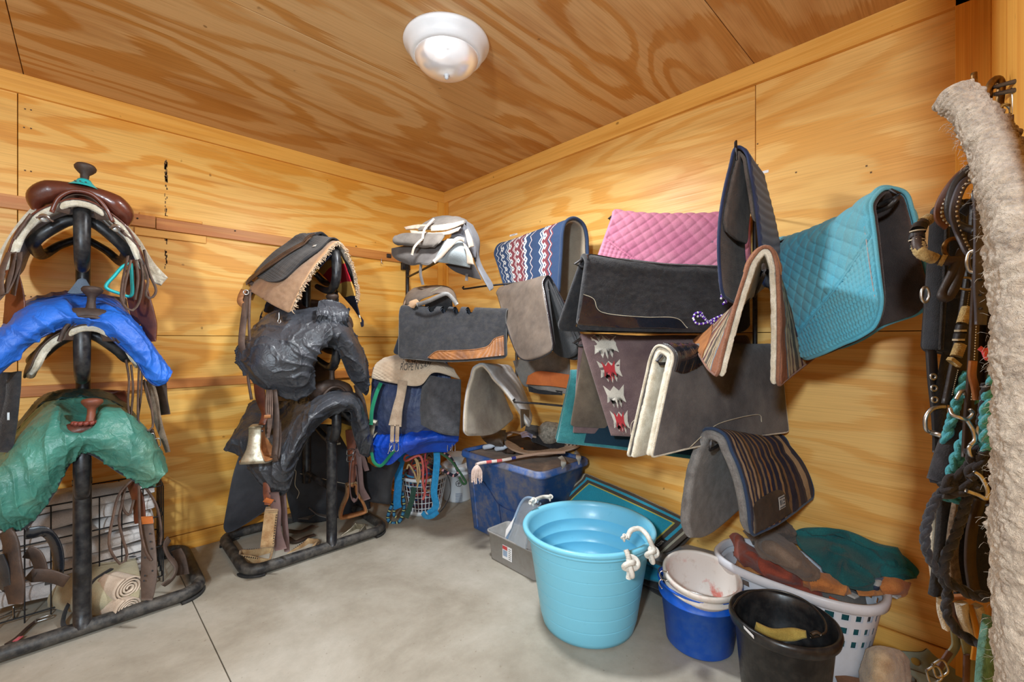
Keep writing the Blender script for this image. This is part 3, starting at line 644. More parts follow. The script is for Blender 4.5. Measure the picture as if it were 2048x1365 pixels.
for lo, hi in (([(.02, .40), (.22, .42)], [(.02, .50), (.25, .50)]), ([(.02, .60), (.22, .58)], [(.02, .50), (.25, .50)]), ([(.50, .005), (.98, .005)], [(.62, .12), (.98, .16)])):
    o = sheet('wear_leather', patch(G, lo, hi, 6, 5), TANLEA, t, nu=18, nv=12, th=.004, off=.022, disp=rumple(.002, 20))
arm(A, PIV + [0, 0, A[2]], .07)

# --- navy pad hanging from a hook
A = onR(1480, 294, .56); B = onR(1512, 345, .22)
nr = [onD(1446, 590, 1.50), onD(1474, 606, 1.62), onD(1502, 600, 1.78)]
fr = [onD(1522, 570, 1.50), onD(1548, 575, 1.62), onD(1566, 560, 1.78)]
G = padgrid(A, B, nr, fr, r=.012, ns=7, nside=-1)
# belly the two flaps outwards
for i in range(G.shape[0]):
    for j in range(G.shape[1]):
        k = j / (G.shape[1] - 1); s_ = math.sin(PI * abs(2 * k - 1)) ; G[i, j] += (-RGT if k < .5 else RGT) * (.030 if k < .5 else .012) * s_
NAVY = cloth('navy_quilt', S(36, 50, 86), S(26, 36, 66), 6, 260, .8, .3, S(90, 84, 90), .2)
t = padthing('hanging_pad', 'navy quilted pad with grey fleece lining hung folded from a hook', 'saddle pad', G)
sheet('quilted_cloth', G, [NAVY, cloth('grey_brown_pile', S(110, 98, 90), S(74, 66, 62), 12, 240, .97, .8)], t, nu=36, nv=160, th=.010, rnd=.04, off=.004, disp=lambda u, v, P: .003 * np.abs(np.sin(v * 95)) , bind=.006, bmat=NAVY)
GP = cloth('grey_brown_pile', S(110, 98, 90))
sheet('fleece_lining', G, GP, t, nu=30, nv=110, th=.010, off=-.012, ur=(.02, .98), vr=(.22, .78), rnd=.04, disp=fleece_d(.003))
h = ev2(G, np.array([.0]), np.array([.5]))[0]
hk = thing('pad_hook', 'black steel hook on an arm tip above the hanging navy pad', 'hook', h)
d_ = nrm(B - A); bk = PIV + [0, 0, h[2] - .10]
tube('rod', [bk, h + UP * -.06 + d_ * .05, h + UP * -.02 + d_ * .0, h + UP * .018 - d_ * .006, h + UP * .026 - d_ * .012, h + UP * .018 - d_ * .020, h + UP * .0 - d_ * .02], .004, DARKM, hk, n=40, seg=8)

# --- teal quilted pad
A = onR(1782, 380, .55); B = onR(1545, 484, .03)
nr = [onV(1772, 640, A, B, .07), onV(1730, 672, A, B, .10), onV(1690, 690, A, B, .12), onV(1640, 712, A, B, .13), onV(1600, 724, A, B, .10)]
fr = [onV(1872, 618, A, B, -.15), onV(1800, 640, A, B, -.14), onV(1760, 655, A, B, -.13), onV(1700, 690, A, B, -.11), onV(1640, 700, A, B, -.05)]
G = padgrid(A, B, nr, fr, r=.045, sag=.035); TEAL = cloth('teal_quilt', S(96, 178, 198), S(78, 158, 182), 4, 300, .8, .25, S(110, 128, 120), .5, 4)
t = padthing('quilted_pad', 'teal quilted pad with brown lining at the right end of the pad row', 'saddle pad', G)
sheet('quilted_cloth', G, TEAL, t, nu=200, nv=270, th=.010, off=.007, rnd=.09, disp=quilt(10.5, 13, .009, lambda u, v: np.minimum(.31 - .26 * u - v, .9), (30, 44)), bind=.006, bmat=TEAL)
sheet('brown_lining', G, cloth('dark_brown_plush', S(72, 56, 52), S(50, 38, 36), 9, 250, .96, .7, S(120, 100, 88), .3), t, nu=60, nv=110, th=.008, off=-.006, rnd=.09, disp=lambda u, v, P: .002 * np.abs(np.sin(u * 50) * np.sin(v * 80)) + fleece_d(.0015)(u, v, P))
for o_ in (.016,): tube('piping', uvline(G, [(.035, .08), (.035, .25), (.03, .45)], .017, 30), .0018, cloth('grey_piping', S(168, 160, 158)), t, raw=True, seg=5)
tube('seam_tape', uvline(G, [(.04, .300), (.5, .182), (.98, .057)], .012, 40), .0045, TEAL, t, raw=True, seg=6)
sheet('woven_label', patch(G, [(.62, .455), (.70, .455)], [(.62, .475), (.70, .475)], 3, 3), cloth('white_tag', S(226, 224, 214)), t, nu=6, nv=4, th=.001, off=.016)
c_ = ev2(G, np.array([.0]), np.array([.5]))[0] - UP * .05
la_ = arm(A, PIV + [0, 0, A[2]], .03, 'the teal quilted pad')
tube('arm_loop', [c_ + d for d in ([.05, .06, -.005], [.0, .0, 0], [-.02, -.02, .01], [-.005, -.025, .025], [.03, .02, .02])], .006, DARKM, la_, n=26, seg=8)

# --- lower striped pad with grey felt lining
A = onR(1422, 868, .66); B = onR(1548, 876, .03)
nr = [onV(1484, 1072, A, B, .085), onV(1545, 1045, A, B, .12), onV(1622, 988, A, B, .12)]
fr = [onV(1372, 1078, A, B, -.07), onV(1420, 1068, A, B, -.09), onV(1500, 1000, A, B, -.07)]
G = padgrid(A, B, nr, fr, r=.045, sag=.01, bulge=.022)
STR2 = stripes('serape_navy', [(0, S(60, 64, 84)), (.045, S(176, 154, 128)), (.075, S(40, 42, 66)), (.10, S(140, 118, 92)), (.125, S(44, 46, 70)), (.16, S(172, 148, 120)), (.19, S(60, 52, 52)), (.22, S(150, 112, 72)), (.25, S(40, 44, 68)), (.30, S(140, 120, 96)), (.33, S(42, 46, 70)), (.37, S(150, 112, 74)), (.40, S(44, 46, 70)), (.45, S(128, 104, 78)), (.48, S(40, 44, 70)), (.54, S(160, 132, 98)), (.57, S(52, 48, 56)), (.61, S(132, 104, 76)), (.64, S(40, 44, 70)), (.72, S(120, 98, 80)), (.75, S(42, 46, 72)), (.81, S(70, 66, 76)), (.84, S(178, 158, 132)), (.92, S(50, 56, 82))], wob=.008, fine=200, dust=S(130, 116, 100))
t = padthing('striped_felt_pad', 'navy and tan striped pad with thick grey felt lining, above the laundry basket', 'saddle pad', G)
sheet('striped_cloth', G, STR2, t, nu=60, nv=120, th=.008, off=.020, rnd=.05, disp=rumple(.003, 14), vr=(.01, .52), bind=.006, bmat=cloth('navy_wool', S(48, 66, 96)))
sheet('felt_lining', G, cloth('speckled_grey_felt', S(138, 136, 134), S(112, 108, 106), 24, 200, .97, .9), t, nu=60, nv=120, th=.034, off=-.002, rnd=.07, disp=rumple(.004, 12, .0015, 110))
sheet('wear_leather', patch(G, [(.06, .02), (.62, .025)], [(.04, .13), (.14, .15), (.50, .15), (.60, .05)], 12, 5), leather('dusty_dark_leather', S(74, 66, 60), S(46, 40, 38), .6), t, nu=24, nv=12, th=.004, off=.026, disp=rumple(.002, 20))
lb = sheet('brand_patch', patch(G, [(.44, .07), (.53, .07)], [(.44, .125), (.53, .125)], 3, 3), cloth('patch_white', S(200, 196, 190)), t, nu=6, nv=6, th=.001, off=.030)
m = MB()
for a, b, c2, d2 in ((.447, .075, .525, .080), (.447, .115, .525, .12), (.452, .088, .470, .110), (.48, .088, .488, .110), (.495, .088, .52, .094), (.5, .1, .52, .108)): uvpoly(m, G, [(a, b), (c2, b), (c2, d2), (a, d2)], .0315)
m.build('printed_emblem', BLACKFELT, lb, smooth=False)
arm(A, PIV + [0, 0, A[2]], .055)
# ------------------------------------------------------------------ helpers for tack
def L(px, py, off): return onL(px, py, off)
def Lg(rows):  # rows of (off, [(px,py),...]) each resampled to the same number of points
    n = max(len(r[1]) for r in rows); out = []
    for off, pts in rows:
        offs = off if isinstance(off, (list, tuple)) else [off] * len(pts)
        offs = np.interp(np.linspace(0, 1, len(pts)), np.linspace(0, 1, len(offs)), offs)
        P = np.array([onL(a, b, o) for (a, b), o in zip(pts, offs)]); out.append(cr(P, np.linspace(0, 1, max(n, 12))) if len(pts) != max(n, 12) else P)
    return np.array(out)
def strap(par, pts, wd=.022, th=.004, mat=None, nor=None, name='strap', n=26, label=None):
    return ribbon(name, pts, wd, th, -FWD if nor is None else nor, mat or STRAP, par, n=n, label=label)
def loopframe(name, c, wt, wb, h, dep, th, mat, par, ax=None, rnd=.3, n=44, label=None, nar=None, dl=None):
    """stirrup or ring: closed band, wt/wb widths at top and bottom, h height, dep band width"""
    pts = [(-wt / 2, h), (0, h * 1.01), (wt / 2, h), (wt / 2 * .95 + wb * .03, h * .7), (wb / 2 * .75 + wt * .08, h * .35), (wb / 2, h * .08), (wb / 2 * .9, 0), (0, -h * .015), (-wb / 2 * .9, 0), (-wb / 2, h * .08), (-wb / 2 * .75 - wt * .08, h * .35), (-wt / 2 * .95 - wb * .03, h * .7), (-wt / 2, h)]
    P = curve([(a, 0, b) for a, b in pts], n); cen = np.array([0, 0, h * .45]); nor = P - cen; nor[:, 1] = 0
    V, Fc, uv = ribbon_g(P, dl or (dep if nar is None else nar), th, nor, n); V = V @ (np.eye(3) if ax is None else np.asarray(ax, float)) + np.asarray(c)
    return obj(name, V, Fc, mat, par, uv=uv, label=label)
def rotm(yaw=0, pitch=0, roll=0):
    cy, sy, cp, sp, cr_, sr = math.cos(yaw), math.sin(yaw), math.cos(pitch), math.sin(pitch), math.cos(roll), math.sin(roll)
    Rz = np.array([[cy, sy, 0], [-sy, cy, 0], [0, 0, 1]]); Rx = np.array([[1, 0, 0], [0, cp, sp], [0, -sp, cp]]); Ry = np.array([[cr_, 0, -sr], [0, 1, 0], [sr, 0, cr_]]); return Rx @ Ry @ Rz
def rrect(x0, x1, y0, y1, r, z, n=8):
    P = []
    for cx, cy, a0 in ((x1 - r, y1 - r, 0), (x0 + r, y1 - r, 90), (x0 + r, y0 + r, 180), (x1 - r, y0 + r, 270)):
        for k in range(n + 1): a = math.radians(a0 + 90 * k / n); P.append((cx + r * math.cos(a), cy + r * math.sin(a), z))
    return np.array(P)
def saddle_stand(label, x0, x1, yf, px_, tiers, ztop, fz=.72):
    t = thing('saddle_stand', label, 'saddle rack', ((x0 + x1) / 2, yf / 2 - .03, 0))
    P = rrect(x0, x1, yf, -.035, .085, .034); V, Fc, uv = tube_g(P, .027, seg=12, raw=True, closed=True); obj('base_frame', V, Fc, BLKWORN, t, uv=uv)
    for cx, cy in ((x0 + .03, yf + .03), (x1 - .03, yf + .03), (x0 + .03, -.065), (x1 - .03, -.065)):
        a0 = {(False, False): 225, (True, False): 315, (False, True): 135, (True, True): 45}[(cx > (x0 + x1) / 2, cy > yf / 2)]
        sx = 1 if cx > (x0 + x1) / 2 else -1; sy = 1 if cy > yf / 2 else -1; q = []
        ccx, ccy = (x1 - .085 if sx > 0 else x0 + .085), (-.12 if sy > 0 else yf + .085)
        for k in range(9): a = math.radians(a0 - 42 + 84 * k / 8); q.append((ccx + .088 * math.cos(a), ccy + .088 * math.sin(a), .006))
        ribbon('rubber_foot', q, .05, .011, (0, 0, 1), RUB, t, n=16)
    V, Fc, uv = tube_g([(px_, yf, .04), (px_, yf, .4), (px_, yf, fz)], .0285, seg=16, n=8); obj('post', V, Fc, BLKM, t, uv=uv)
    V, Fc, uv = tube_g([(px_, -.20, .30), (px_, -.20, 1.0), (px_, -.20, ztop - .02)], .026, seg=16, n=8); obj('post', V, Fc, BLKM, t, uv=uv)
    tube('brace', [(px_, yf, .36), (px_, -.20, .36)], .018, BLKM, t, n=4, seg=12)
    tube('post_collar', [(px_, yf, .62), (px_, yf, .64)], .0305, BLKM, t, n=4, seg=16)
    for z in tiers:
        tube('arm_nose', [(px_, yf + .22, z - .19), (px_, yf + .08, z - .225), (px_, yf - .01, z - .222), (px_, yf - .065, z - .165), (px_, yf - .06, z - .05), (px_, yf - .02, z - .01), (px_, yf + .2, z - .005), (px_, -.14, z)], [.016, .020, .025, .027, .027, .024, .022, .022], BLKM, t, n=44, seg=14)
        for s in (-1, 1):
            tube('arm_side', [(px_, yf + .0, z - .04), (px_ + s * .045, yf - .01, z - .055), (px_ + s * .11, yf + .0, z - .115), (px_ + s * .135, yf + .03, z - .145), (px_ + s * .14, yf + .12, z - .15), (px_ + s * .135, -.18, z - .14), (px_ + s * .08, -.13, z - .08), (px_, -.13, z - .03)], [.021] * 3 + [.022] * 3 + [.018] * 2, BLKM, t, n=44, seg=12)
    return t
SX = -2.217; ST1 = saddle_stand('black tube saddle stand at the left under the blue and green covers', -2.615, -1.815, -.615, SX, (1.735, 1.275, .80), 1.70)
SX2 = -1.20; ST2 = saddle_stand('black tube saddle stand in the middle of the left wall under the black nylon covers', -1.625, -.862, -.60, SX2, (1.72, 1.28, .86), 1.68)

# ------------------------------------------------------------------ western saddle
def saddle(name, label, ox, oy, oz, lea, hornlea, wrap=None, bare=True, hoff=0.0, length=.52, sx=1.0, lin=None):
    t = thing(name, label, 'saddle', (ox, oy, oz)); O = np.array([ox, oy, oz]); P = lambda x, y, z: O + np.array([x * .72, y, z])
    sw = [(-.176, .02, -.042), (-.172, .012, -.005), (-.140, .005, .026), (-.07, .0, .046), (0, 0, .050), (.07, 0, .044), (.140, .005, .018), (.176, .012, -.016), (.182, .02, -.055)]
    V, Fc, uv = tube_g([P(p[0] * (1 if bare else .72), p[1], p[2]) for p in sw], [.012, .036, .043, .033, .030, .033, .043, .038, .012], seg=16, n=44); V = O + (V - O) * [1, 1.25, 1]; obj('swell', V, Fc, lea, t, uv=uv)
    tube('gullet_roll', [P(-.115, -.045, -.055), P(-.09, -.05, .0), P(-.045, -.052, .034), P(0, -.052, .042), P(.045, -.052, .034), P(.09, -.05, -.002), P(.125, -.045, -.06)], .007, lea, t, n=30)
    sheet('gullet_lining', ga([[P(x * k, -.046 + .05 * (1 - k), z) for x, z in ((-.10, -.05), (-.075, .0), (-.03, .026), (.03, .026), (.075, -.002), (.11, -.055))] for k in (1, .8, .6, .5)], 1), DKLEA, t, nu=10, nv=20, th=.004)
    h = MB()
    pr = [(.030, .060), (.021, .085), (.0175, .11), (.019, .128), (.034, .140), (.044, .150), (.046, .158), (.040, .166), (.020, .170), (.001, .171)]
    V, Fc, uv = lathe_g([(a * .74, b + hoff) for a, b in pr], P(hoff * .0, 0, 0), 28, 1, 1.1, rotm(0, -.12, .06)); h.add(V, Fc, uv); h.build('horn', hornlea, t)
    if wrap is not None:
        V, Fc, uv = lathe_g([(.058, .062), (.036, .082), (.024, .096), (.020, .104), (.018, .103), (.015, .09)], P(0, 0, 0), 28, 1, 1.05, rotm(0, -.12, .06)); w_ = obj('horn_wrap', V, Fc, wrap, t, uv=uv, label='turquoise wrap')
        r_ = MB(); 
        for a in (-2.3, -1.75, -1.2): V, Fc, uv = lathe_g([(.001, .002), (.003, .0015), (.0035, 0)], P(.040 * math.cos(a), .04 * math.sin(a) - .006, .082), 8, ax=rotm(0, PI / 2 * .6)); r_.add(V, Fc, uv)
        r_.build('stud', DARKM, w_)
    # skirts over the arms, fleece below
    prof = [(-.30, -.30), (-.29, -.25), (-.26, -.18), (-.20, -.105), (-.12, -.050), (-.05, -.015), (0, -.008), (.05, -.015), (.12, -.050), (.20, -.105), (.245, -.17), (.27, -.22), (.28, -.26)]
    G = []
    for k, (yy, s, dz) in enumerate(((-.05, .80, -.0), (.06, .96, .012), (.22, 1.02, .012), (.38, 1.0, .03), (length, .93, .05))): G.append([P(a * s * sx, yy + .05 * (abs(a) / .33) ** 2, b * s ** 1.6 * sx ** 1.5 + dz) for a, b in prof])
    G = ga(G, 1); fl = ga(G, 1 if uvnormal(G, .5, .5)[0][2] > 0 else -1)
    sheet('skirt', fl, lea, t, nu=30, nv=70, th=.006, off=.016, rnd=.07)
    sheet('fleece_lining', fl, lin or FLEECE, t, nu=50, nv=110, th=.024, rnd=.07, disp=fleece_d(.004, 100))
    # seat and cantle
    Gs = ga([[P(x * w_, yy, z + .10 * (x / .17) ** 2 * c_ - .05 * (x / .17) ** 2 * (1 - c_)) for x in (-.17, -.12, -.06, 0, .06, .12, .17)] for yy, z, w_, c_ in ((.03, .035, .55, 0), (.12, .045, .7, 0), (.22, .04, .95, .0), (.32, .06, 1.08, .25), (.40, .12, 1.1, .5), (.42, .15, 1.05, .3))], 1)
    Gs = ga(Gs, 1 if uvnormal(Gs, .4, .5)[0][2] > 0 else -1); sheet('seat', Gs, lea, t, nu=26, nv=26, th=.02, rnd=.05); 
    tube('cantle_roll', [Gs[-1][i] for i in range(7)], [.012, .016, .018, .018, .018, .016, .012], lea, t, n=24)
    return t
TQ = plastic('turquoise_vinyl', S(44, 186, 188), .4)
s1 = saddle('western_saddle', 'brown western saddle with turquoise horn wrap, topmost on the left stand', SX + .0, -.665, 1.745, leather('red_brown_leather', S(104, 50, 34), S(70, 32, 22), .26, 6, 300, .08, .45), DKLEA, TQ)
# fenders, strings and stirrup of the top saddle
F1 = lambda pts, w_, m, nm='fender', th=.006, par=s1, nor=None, lab=None: ribbon(nm, [onL(a, b, o) for a, b, o in pts], w_, th, -FWD if nor is None else nor, m, par, n=30, label=lab)
F1([(268, 520, .55), (276, 560, .58), (285, 600, .60), (296, 640, .60), (302, 668, .60), (304, 684, .60)], [.03, .045, .07, .075, .07, .035], SADLEA)
F1([(264, 540, .52), (268, 590, .52), (274, 630, .52), (280, 650, .52)], [.05, .07, .06, .05], SADLEA)
F1([(20, 530, .56), (28, 570, .58), (30, 610, .58), (24, 650, .57)], [.04, .06, .08, .07], SADLEA)
for q in ([(256, 512, .66), (246, 560, .70), (243, 600, .71), (258, 621, .71), (272, 616, .70), (282, 590, .68), (284, 540, .66), (270, 500, .64)], [(288, 530, .66), (296, 560, .68), (292, 590, .69), (302, 597, .69), (312, 580, .68), (298, 545, .66), (288, 500, .64)],
          [(262, 520, .69), (250, 570, .71), (246, 610, .71)], [(272, 520, .68), (276, 560, .69), (270, 600, .69)]): strap(s1, [onL(*p) for p in q], .011, .003, STRAP, name='latigo_string')
for q in ([(18, 505, .68), (8, 530, .70), (2, 560, .70), (6, 590, .70), (20, 570, .69), (36, 530, .68), (40, 505, .67)], [(28, 505, .66), (22, 545, .69), (10, 580, .69), (-6, 600, .68)], [(40, 515, .67), (32, 560, .68), (26, 590, .66)]): strap(s1, [onL(*p) for p in q], .02, .003, STRAP, name='latigo_string')
F1([(62, 428, .70), (45, 452, .69), (28, 478, .68)], [.008, .012, .008], STRAP, 'latigo_string'); F1([(222, 440, .70), (246, 465, .69), (280, 495, .68)], [.006, .012, .008], STRAP, 'latigo_string')
for px, py in ((88, 436), (232, 456)):
    c = onL(px, py, .715); lathe('concho', [(.016, 0), (.013, .003), (.007, .004), (.001, .007)], c, CHROME, s1, n=20, ax=rotm(0, PI / 2)); tube('string_knot', [c + [-.02, -.01, -.006], c + [0, -.012, .004], c + [.025, -.01, -.012]], .0035, STRAP, s1, n=10)
sheet('turquoise_skirt_trim', ga([[onL(a, b, .63) for a, b in ((46, 452), (58, 436), (76, 428))], [onL(a, b, .62) for a, b in ((44, 462), (62, 448), (84, 438))]], 1), TQ, s1, nu=6, nv=6, th=.003)
P = [onL(a, b, .62) for a, b in ((262, 527), (246, 533), (228, 553), (213, 570), (215, 578), (235, 586), (262, 592), (264, 560), (262, 527))]
tube('stirrup', P, .0065, TQ, s1, n=60, seg=8, flat=2.4, label='turquoise stirrup')
fz = sheet('skirt_corner', ga([[onL(a, b, .50) for a, b in r_] for r_ in (((252, 448), (280, 480), (308, 525), (336, 556)), ((240, 470), (268, 505), (296, 545), (330, 562)), ((262, 505), (285, 540), (308, 565), (322, 572)))], 1), FLEECE, s1, nu=24, nv=30, th=.014, disp=fleece_d(.004, 100))
fz = sheet('skirt_corner', ga([[onL(a, b, .52) for a, b in r_] for r_ in (((66, 412), (40, 440), (12, 480), (-20, 540)), ((78, 432), (52, 466), (24, 510), (-6, 560)), ((60, 470), (40, 500), (14, 530), (-6, 575)))], 1), FLEECE, s1, nu=30, nv=36, th=.014, disp=fleece_d(.004, 100))
s2 = saddle('western_saddle', 'saddle under the blue cover, dark horn poking through, middle of the left stand', SX + .02, -.66, 1.255, DKLEA, DKLEA, None, False, sx=.80)
s3 = saddle('western_saddle', 'saddle under the green cover with a braided red-brown horn, lowest on the left stand', SX + .02, -.66, .800, leather('red_brown_leather', S(104, 50, 34)), leather('orange_brown_leather', S(150, 84, 58), S(96, 50, 34), .4), None, False, sx=.78, lin=GREYFELT)
br = MB(); c0 = np.array([SX + .02, -.66, .80])
for k in range(8):
    a = -2.9 + k * .38; p = c0 + [.045 * math.cos(a), .045 * math.sin(a) + .0, .076]; V, Fc, uv = lathe_g([(.001, -.010), (.008, -.006), (.011, 0), (.008, .006), (.001, .010)], p, 8, ax=rotm(0, 0, .6)); br.add(V, Fc, uv)
br.build('braided_collar', leather('red_leather', S(150, 70, 52), S(110, 44, 34), .35), s3)
def strips(par, lst, wd, m, nm='latigo_string', th=.003):
    for q in lst: strap(par, [onL(*p) for p in q], wd, th, m, name=nm)
# mid-tier saddle: things hanging at the right and left
strips(s2, [[(252, 720, .62), (258, 760, .64), (256, 800, .65), (258, 828, .65)], [(262, 730, .62), (266, 780, .65), (262, 830, .64)], [(278, 735, .62), (276, 800, .66), (278, 850, .67), (296, 862, .67), (306, 850, .66), (300, 800, .65), (288, 760, .62)], [(284, 740, .63), (282, 790, .65), (276, 835, .65)]], .009, STRAP)
F1([(296, 762, .56), (306, 800, .58), (318, 850, .60), (330, 885, .60), (336, 905, .60)], [.05, .05, .035, .028, .02], cloth('worn_fleece', S(140, 120, 100), S(90, 76, 64), 20, 200), 'cinch_pad', par=s2)
F1([(300, 860, .6), (312, 900, .62), (318, 930, .62)], .03, DKLEA, 'fender', par=s2); 
F1([(318, 720, .5), (322, 790, .5), (330, 830, .5)], [.05, .06, .05], DKLEA, 'fender', par=s2)
for q in ((300, 876), (312, 886)): c = onL(q[0], q[1], .625); tube('buckle', [c + [-.012, 0, .014], c + [.012, 0, .016], c + [.014, 0, -.018], c + [-.012, 0, -.016], c + [-.012, 0, .014]], .0022, CHROME, s2, n=24, seg=6)
F1([(28, 745, .62), (26, 790, .64), (16, 850, .65), (4, 905, .66)], [.05, .045, .06, .07], BLACKFELT, 'cinch', par=s2, th=.012); F1([(8, 745, .60), (6, 800, .60), (0, 860, .60)], [.05, .06, .08], BLACKFELT, 'cinch', par=s2, th=.012)
c = onL(17, 833, .66); box('buckle', c, (.006, .006, .028), CHROME, s2)
# lowest saddle: leathers, fender with holes, stirrup straps
F1([(262, 965, .62), (276, 1000, .66), (280, 1040, .67), (282, 1045, .67)], [.04, .05, .05, .05], SADLEA, 'fender', par=s3)
fe = F1([(294, 1048, .70), (297, 1090, .71), (298, 1140, .72), (296, 1180, .73), (294, 1200, .73)], [.052, .058, .066, .068, .046], leather('grey_brown_leather', S(112, 94, 84), S(78, 62, 54), .5), 'fender', par=s3, th=.008)
hm = MB()
for a, b in ((300, 1068), (301, 1084), (303, 1098), (290, 1116), (305, 1142), (290, 1122 + 30), (288, 1162), (303, 1120)): V, Fc, uv = lathe_g([(.0035, -.001), (.0035, .004), (.001, .004)], onL(a, b, .735 + .0), 8, ax=rotm(0, PI / 2)); hm.add(V, Fc, uv)
hm.build('strap_hole', BLACKFELT, fe)
F1([(293, 1034, .72), (295, 1048, .72)], .05, leather('orange_leather', S(204, 116, 56), S(170, 86, 36), .4), 'strap_keeper', par=s3)
strips(s3, [[(262, 962, .66), (238, 990, .69), (225, 1040, .70), (218, 1090, .71), (232, 1120, .71), (246, 1130, .71), (254, 1108, .70), (246, 1080, .70), (238, 1040, .69), (246, 1000, .68)], [(252, 970, .66), (244, 1010, .68), (258, 1030, .68), (268, 1000, .67)], [(278, 970, .68), (280, 1050, .71), (290, 1100, .73), (302, 1122, .74)], [(286, 968, .66), (312, 1010, .68), (322, 1060, .69), (320, 1090, .69)]], .011, STRAP)
F1([(338, 1078, .56), (330, 1094, .58), (338, 1114, .60), (352, 1134, .61), (346, 1156, .62), (326, 1172, .62)], .045, leather('grey_brown_leather', S(112, 94, 84)), 'billet_strap', par=s3, nor=[1, -.3, .2])
F1([(352, 1100, .52), (362, 1120, .53), (366, 1150, .54)], [.05, .05, .06], DKLEA, 'billet_strap', par=s3)
F1([(12, 1062, .70), (22, 1090, .72), (24, 1130, .74), (30, 1180, .75), (32, 1208, .75)], [.05, .06, .07, .075, .05], DKLEA, 'fender', par=s3, th=.009)
strips(s3, [[(-6, 1110, .73), (6, 1140, .73), (10, 1170, .73), (22, 1180, .73)], [(50, 1068, .66), (92, 1066, .66), (114, 1100, .66), (114, 1150, .67), (90, 1160, .67)]], .045, BLLEA, 'cinch_strap', .006)
strips(s3, [[(52, 1104, .70), (72, 1112, .71), (82, 1140, .72), (76, 1150, .72), (60, 1152, .72), (96, 1152, .74), (134, 1164, .76)]], .05, DKLEA, 'flank_strap', .006)

# ------------------------------------------------------------------ nylon covers
def nylon(name, c, c2=None, rough=.38, dust=None):
    x = NT(name); v = x.co(); n = x.noise(v, 7, 4, .6); k = x.ramp(n, [(.35, c2 or tuple(q * .75 for q in c[:3]) + (1,)), (.65, c)])
    if dust: k = x.mix(x.math('MULTIPLY', x.ramp(x.noise(v, 4, 7, .7), [(.45, (0, 0, 0, 1)), (.7, (1, 1, 1, 1))]), .45), k, dust)
    x.col(k); x.rough(rough); x.bump(x.noise(v, 900, 1), .08, .001, x.bump(x.noise(v, 26, 4, .6, 1.2), .45, .012)); return x.m
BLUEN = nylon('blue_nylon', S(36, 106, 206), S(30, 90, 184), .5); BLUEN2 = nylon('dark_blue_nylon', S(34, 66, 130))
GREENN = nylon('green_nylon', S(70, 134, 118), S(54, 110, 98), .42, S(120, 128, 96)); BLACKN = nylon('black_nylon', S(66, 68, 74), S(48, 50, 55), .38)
BLACKHEM = cloth('black_hem', S(46, 44, 46))
def folds(a=.012, f=7, g=9, seed=3, pl=0, plr=.2):
    def d(u, v, P):
        r1_ = 1 - np.abs(vn(P + vn(P, 6, seed + 9)[..., None] * .06, 8, seed)); r2_ = 1 - np.abs(vn(P + vn(P, 14, seed + 6)[..., None] * .02, 19, seed + 1)); ph = v * f * 1.7 + vn(P, 5, seed + 11) * 2.2 + u * 1.1; h = (1 - np.abs(np.sin(ph * PI))) ** 1.5 * a * .75 * np.exp(-((u - .12) / .5) ** 2) + r1_ ** 8 * a * .55 + r2_ ** 6 * a * .3 + vn(P, 6, seed + 2) * a * .35 + (1 - np.abs(vn(P, 40, seed + 7))) ** 5 * a * .12 - a * .5
        if pl: h = h + pl * .5 * (1 + np.sin(v * 2 * PI * g + vn(P, 9, seed) * 1.5)) * np.clip(1 - u / plr, 0, 1)
        return h
    return d
def cover(name, label, rows, mat, hem, dispf, th=.003, grp=None, nu=90, nv=240):
    G = Lg(rows); G = ga(G, 1); n = uvnormal(G, .3, .5)[0]; G = ga(G, 1 if np.dot(n, CAM - ev2(G, np.array([.3]), np.array([.5]))[0]) > 0 else -1)
    t = thing(name, label, 'saddle cover', base_of(G), grp)
    sheet('nylon', G, mat, t, nu=nu, nv=nv, th=th, disp=dispf, plump=False)
    e = ev2(G, np.zeros(90), np.linspace(.01, .99, 90)); tube('hem', e, .0045, hem, t, raw=True, seg=6); return t, G
blue = cover('saddle_cover', 'bright blue nylon cover draped over the middle saddle of the left stand', [
    (.70, [(-22, 765), (26, 722), (59, 690), (95, 668), (130, 655), (158, 651), (185, 657), (212, 668), (240, 693), (272, 722), (292, 755), (312, 771), (334, 766)]),
    (.745, [(-30, 740), (14, 702), (50, 672), (90, 650), (122, 638), (152, 636), (186, 641), (220, 652), (250, 676), (282, 708), (306, 742), (326, 762), (340, 756)]),
    (.72, [(-38, 705), (0, 672), (40, 640), (80, 622), (108, 614), (140, 628), (176, 640), (208, 634), (240, 636), (274, 662), (306, 702), (332, 738), (344, 746)]),
    (.64, [(-40, 690), (-4, 664), (30, 632), (56, 612), (98, 604), (134, 600), (160, 628), (214, 614), (234, 620), (262, 636), (298, 676), (326, 716), (345, 742)]),
    (.42, [(-30, 700), (0, 660), (30, 626), (56, 606), (86, 598), (118, 592), (150, 590), (184, 592), (216, 598), (240, 610), (262, 640), (290, 690), (330, 740)])], BLUEN, BLUEN2, folds(.013, 5, 9, 4), nu=70)
c_ = onL(164, 580, .30); sheet('cantle_peak', ga([[onL(a, b, o) for a, b in r_] for r_, o in ((((118, 604), (164, 602), (212, 604)), .40), (((140, 580), (164, 576), (186, 580)), .36), (((156, 560), (164, 557), (172, 560)), .33))], 1), cloth('grey_blue_cloth', S(130, 142, 158)), blue[0], nu=10, nv=12, th=.006)
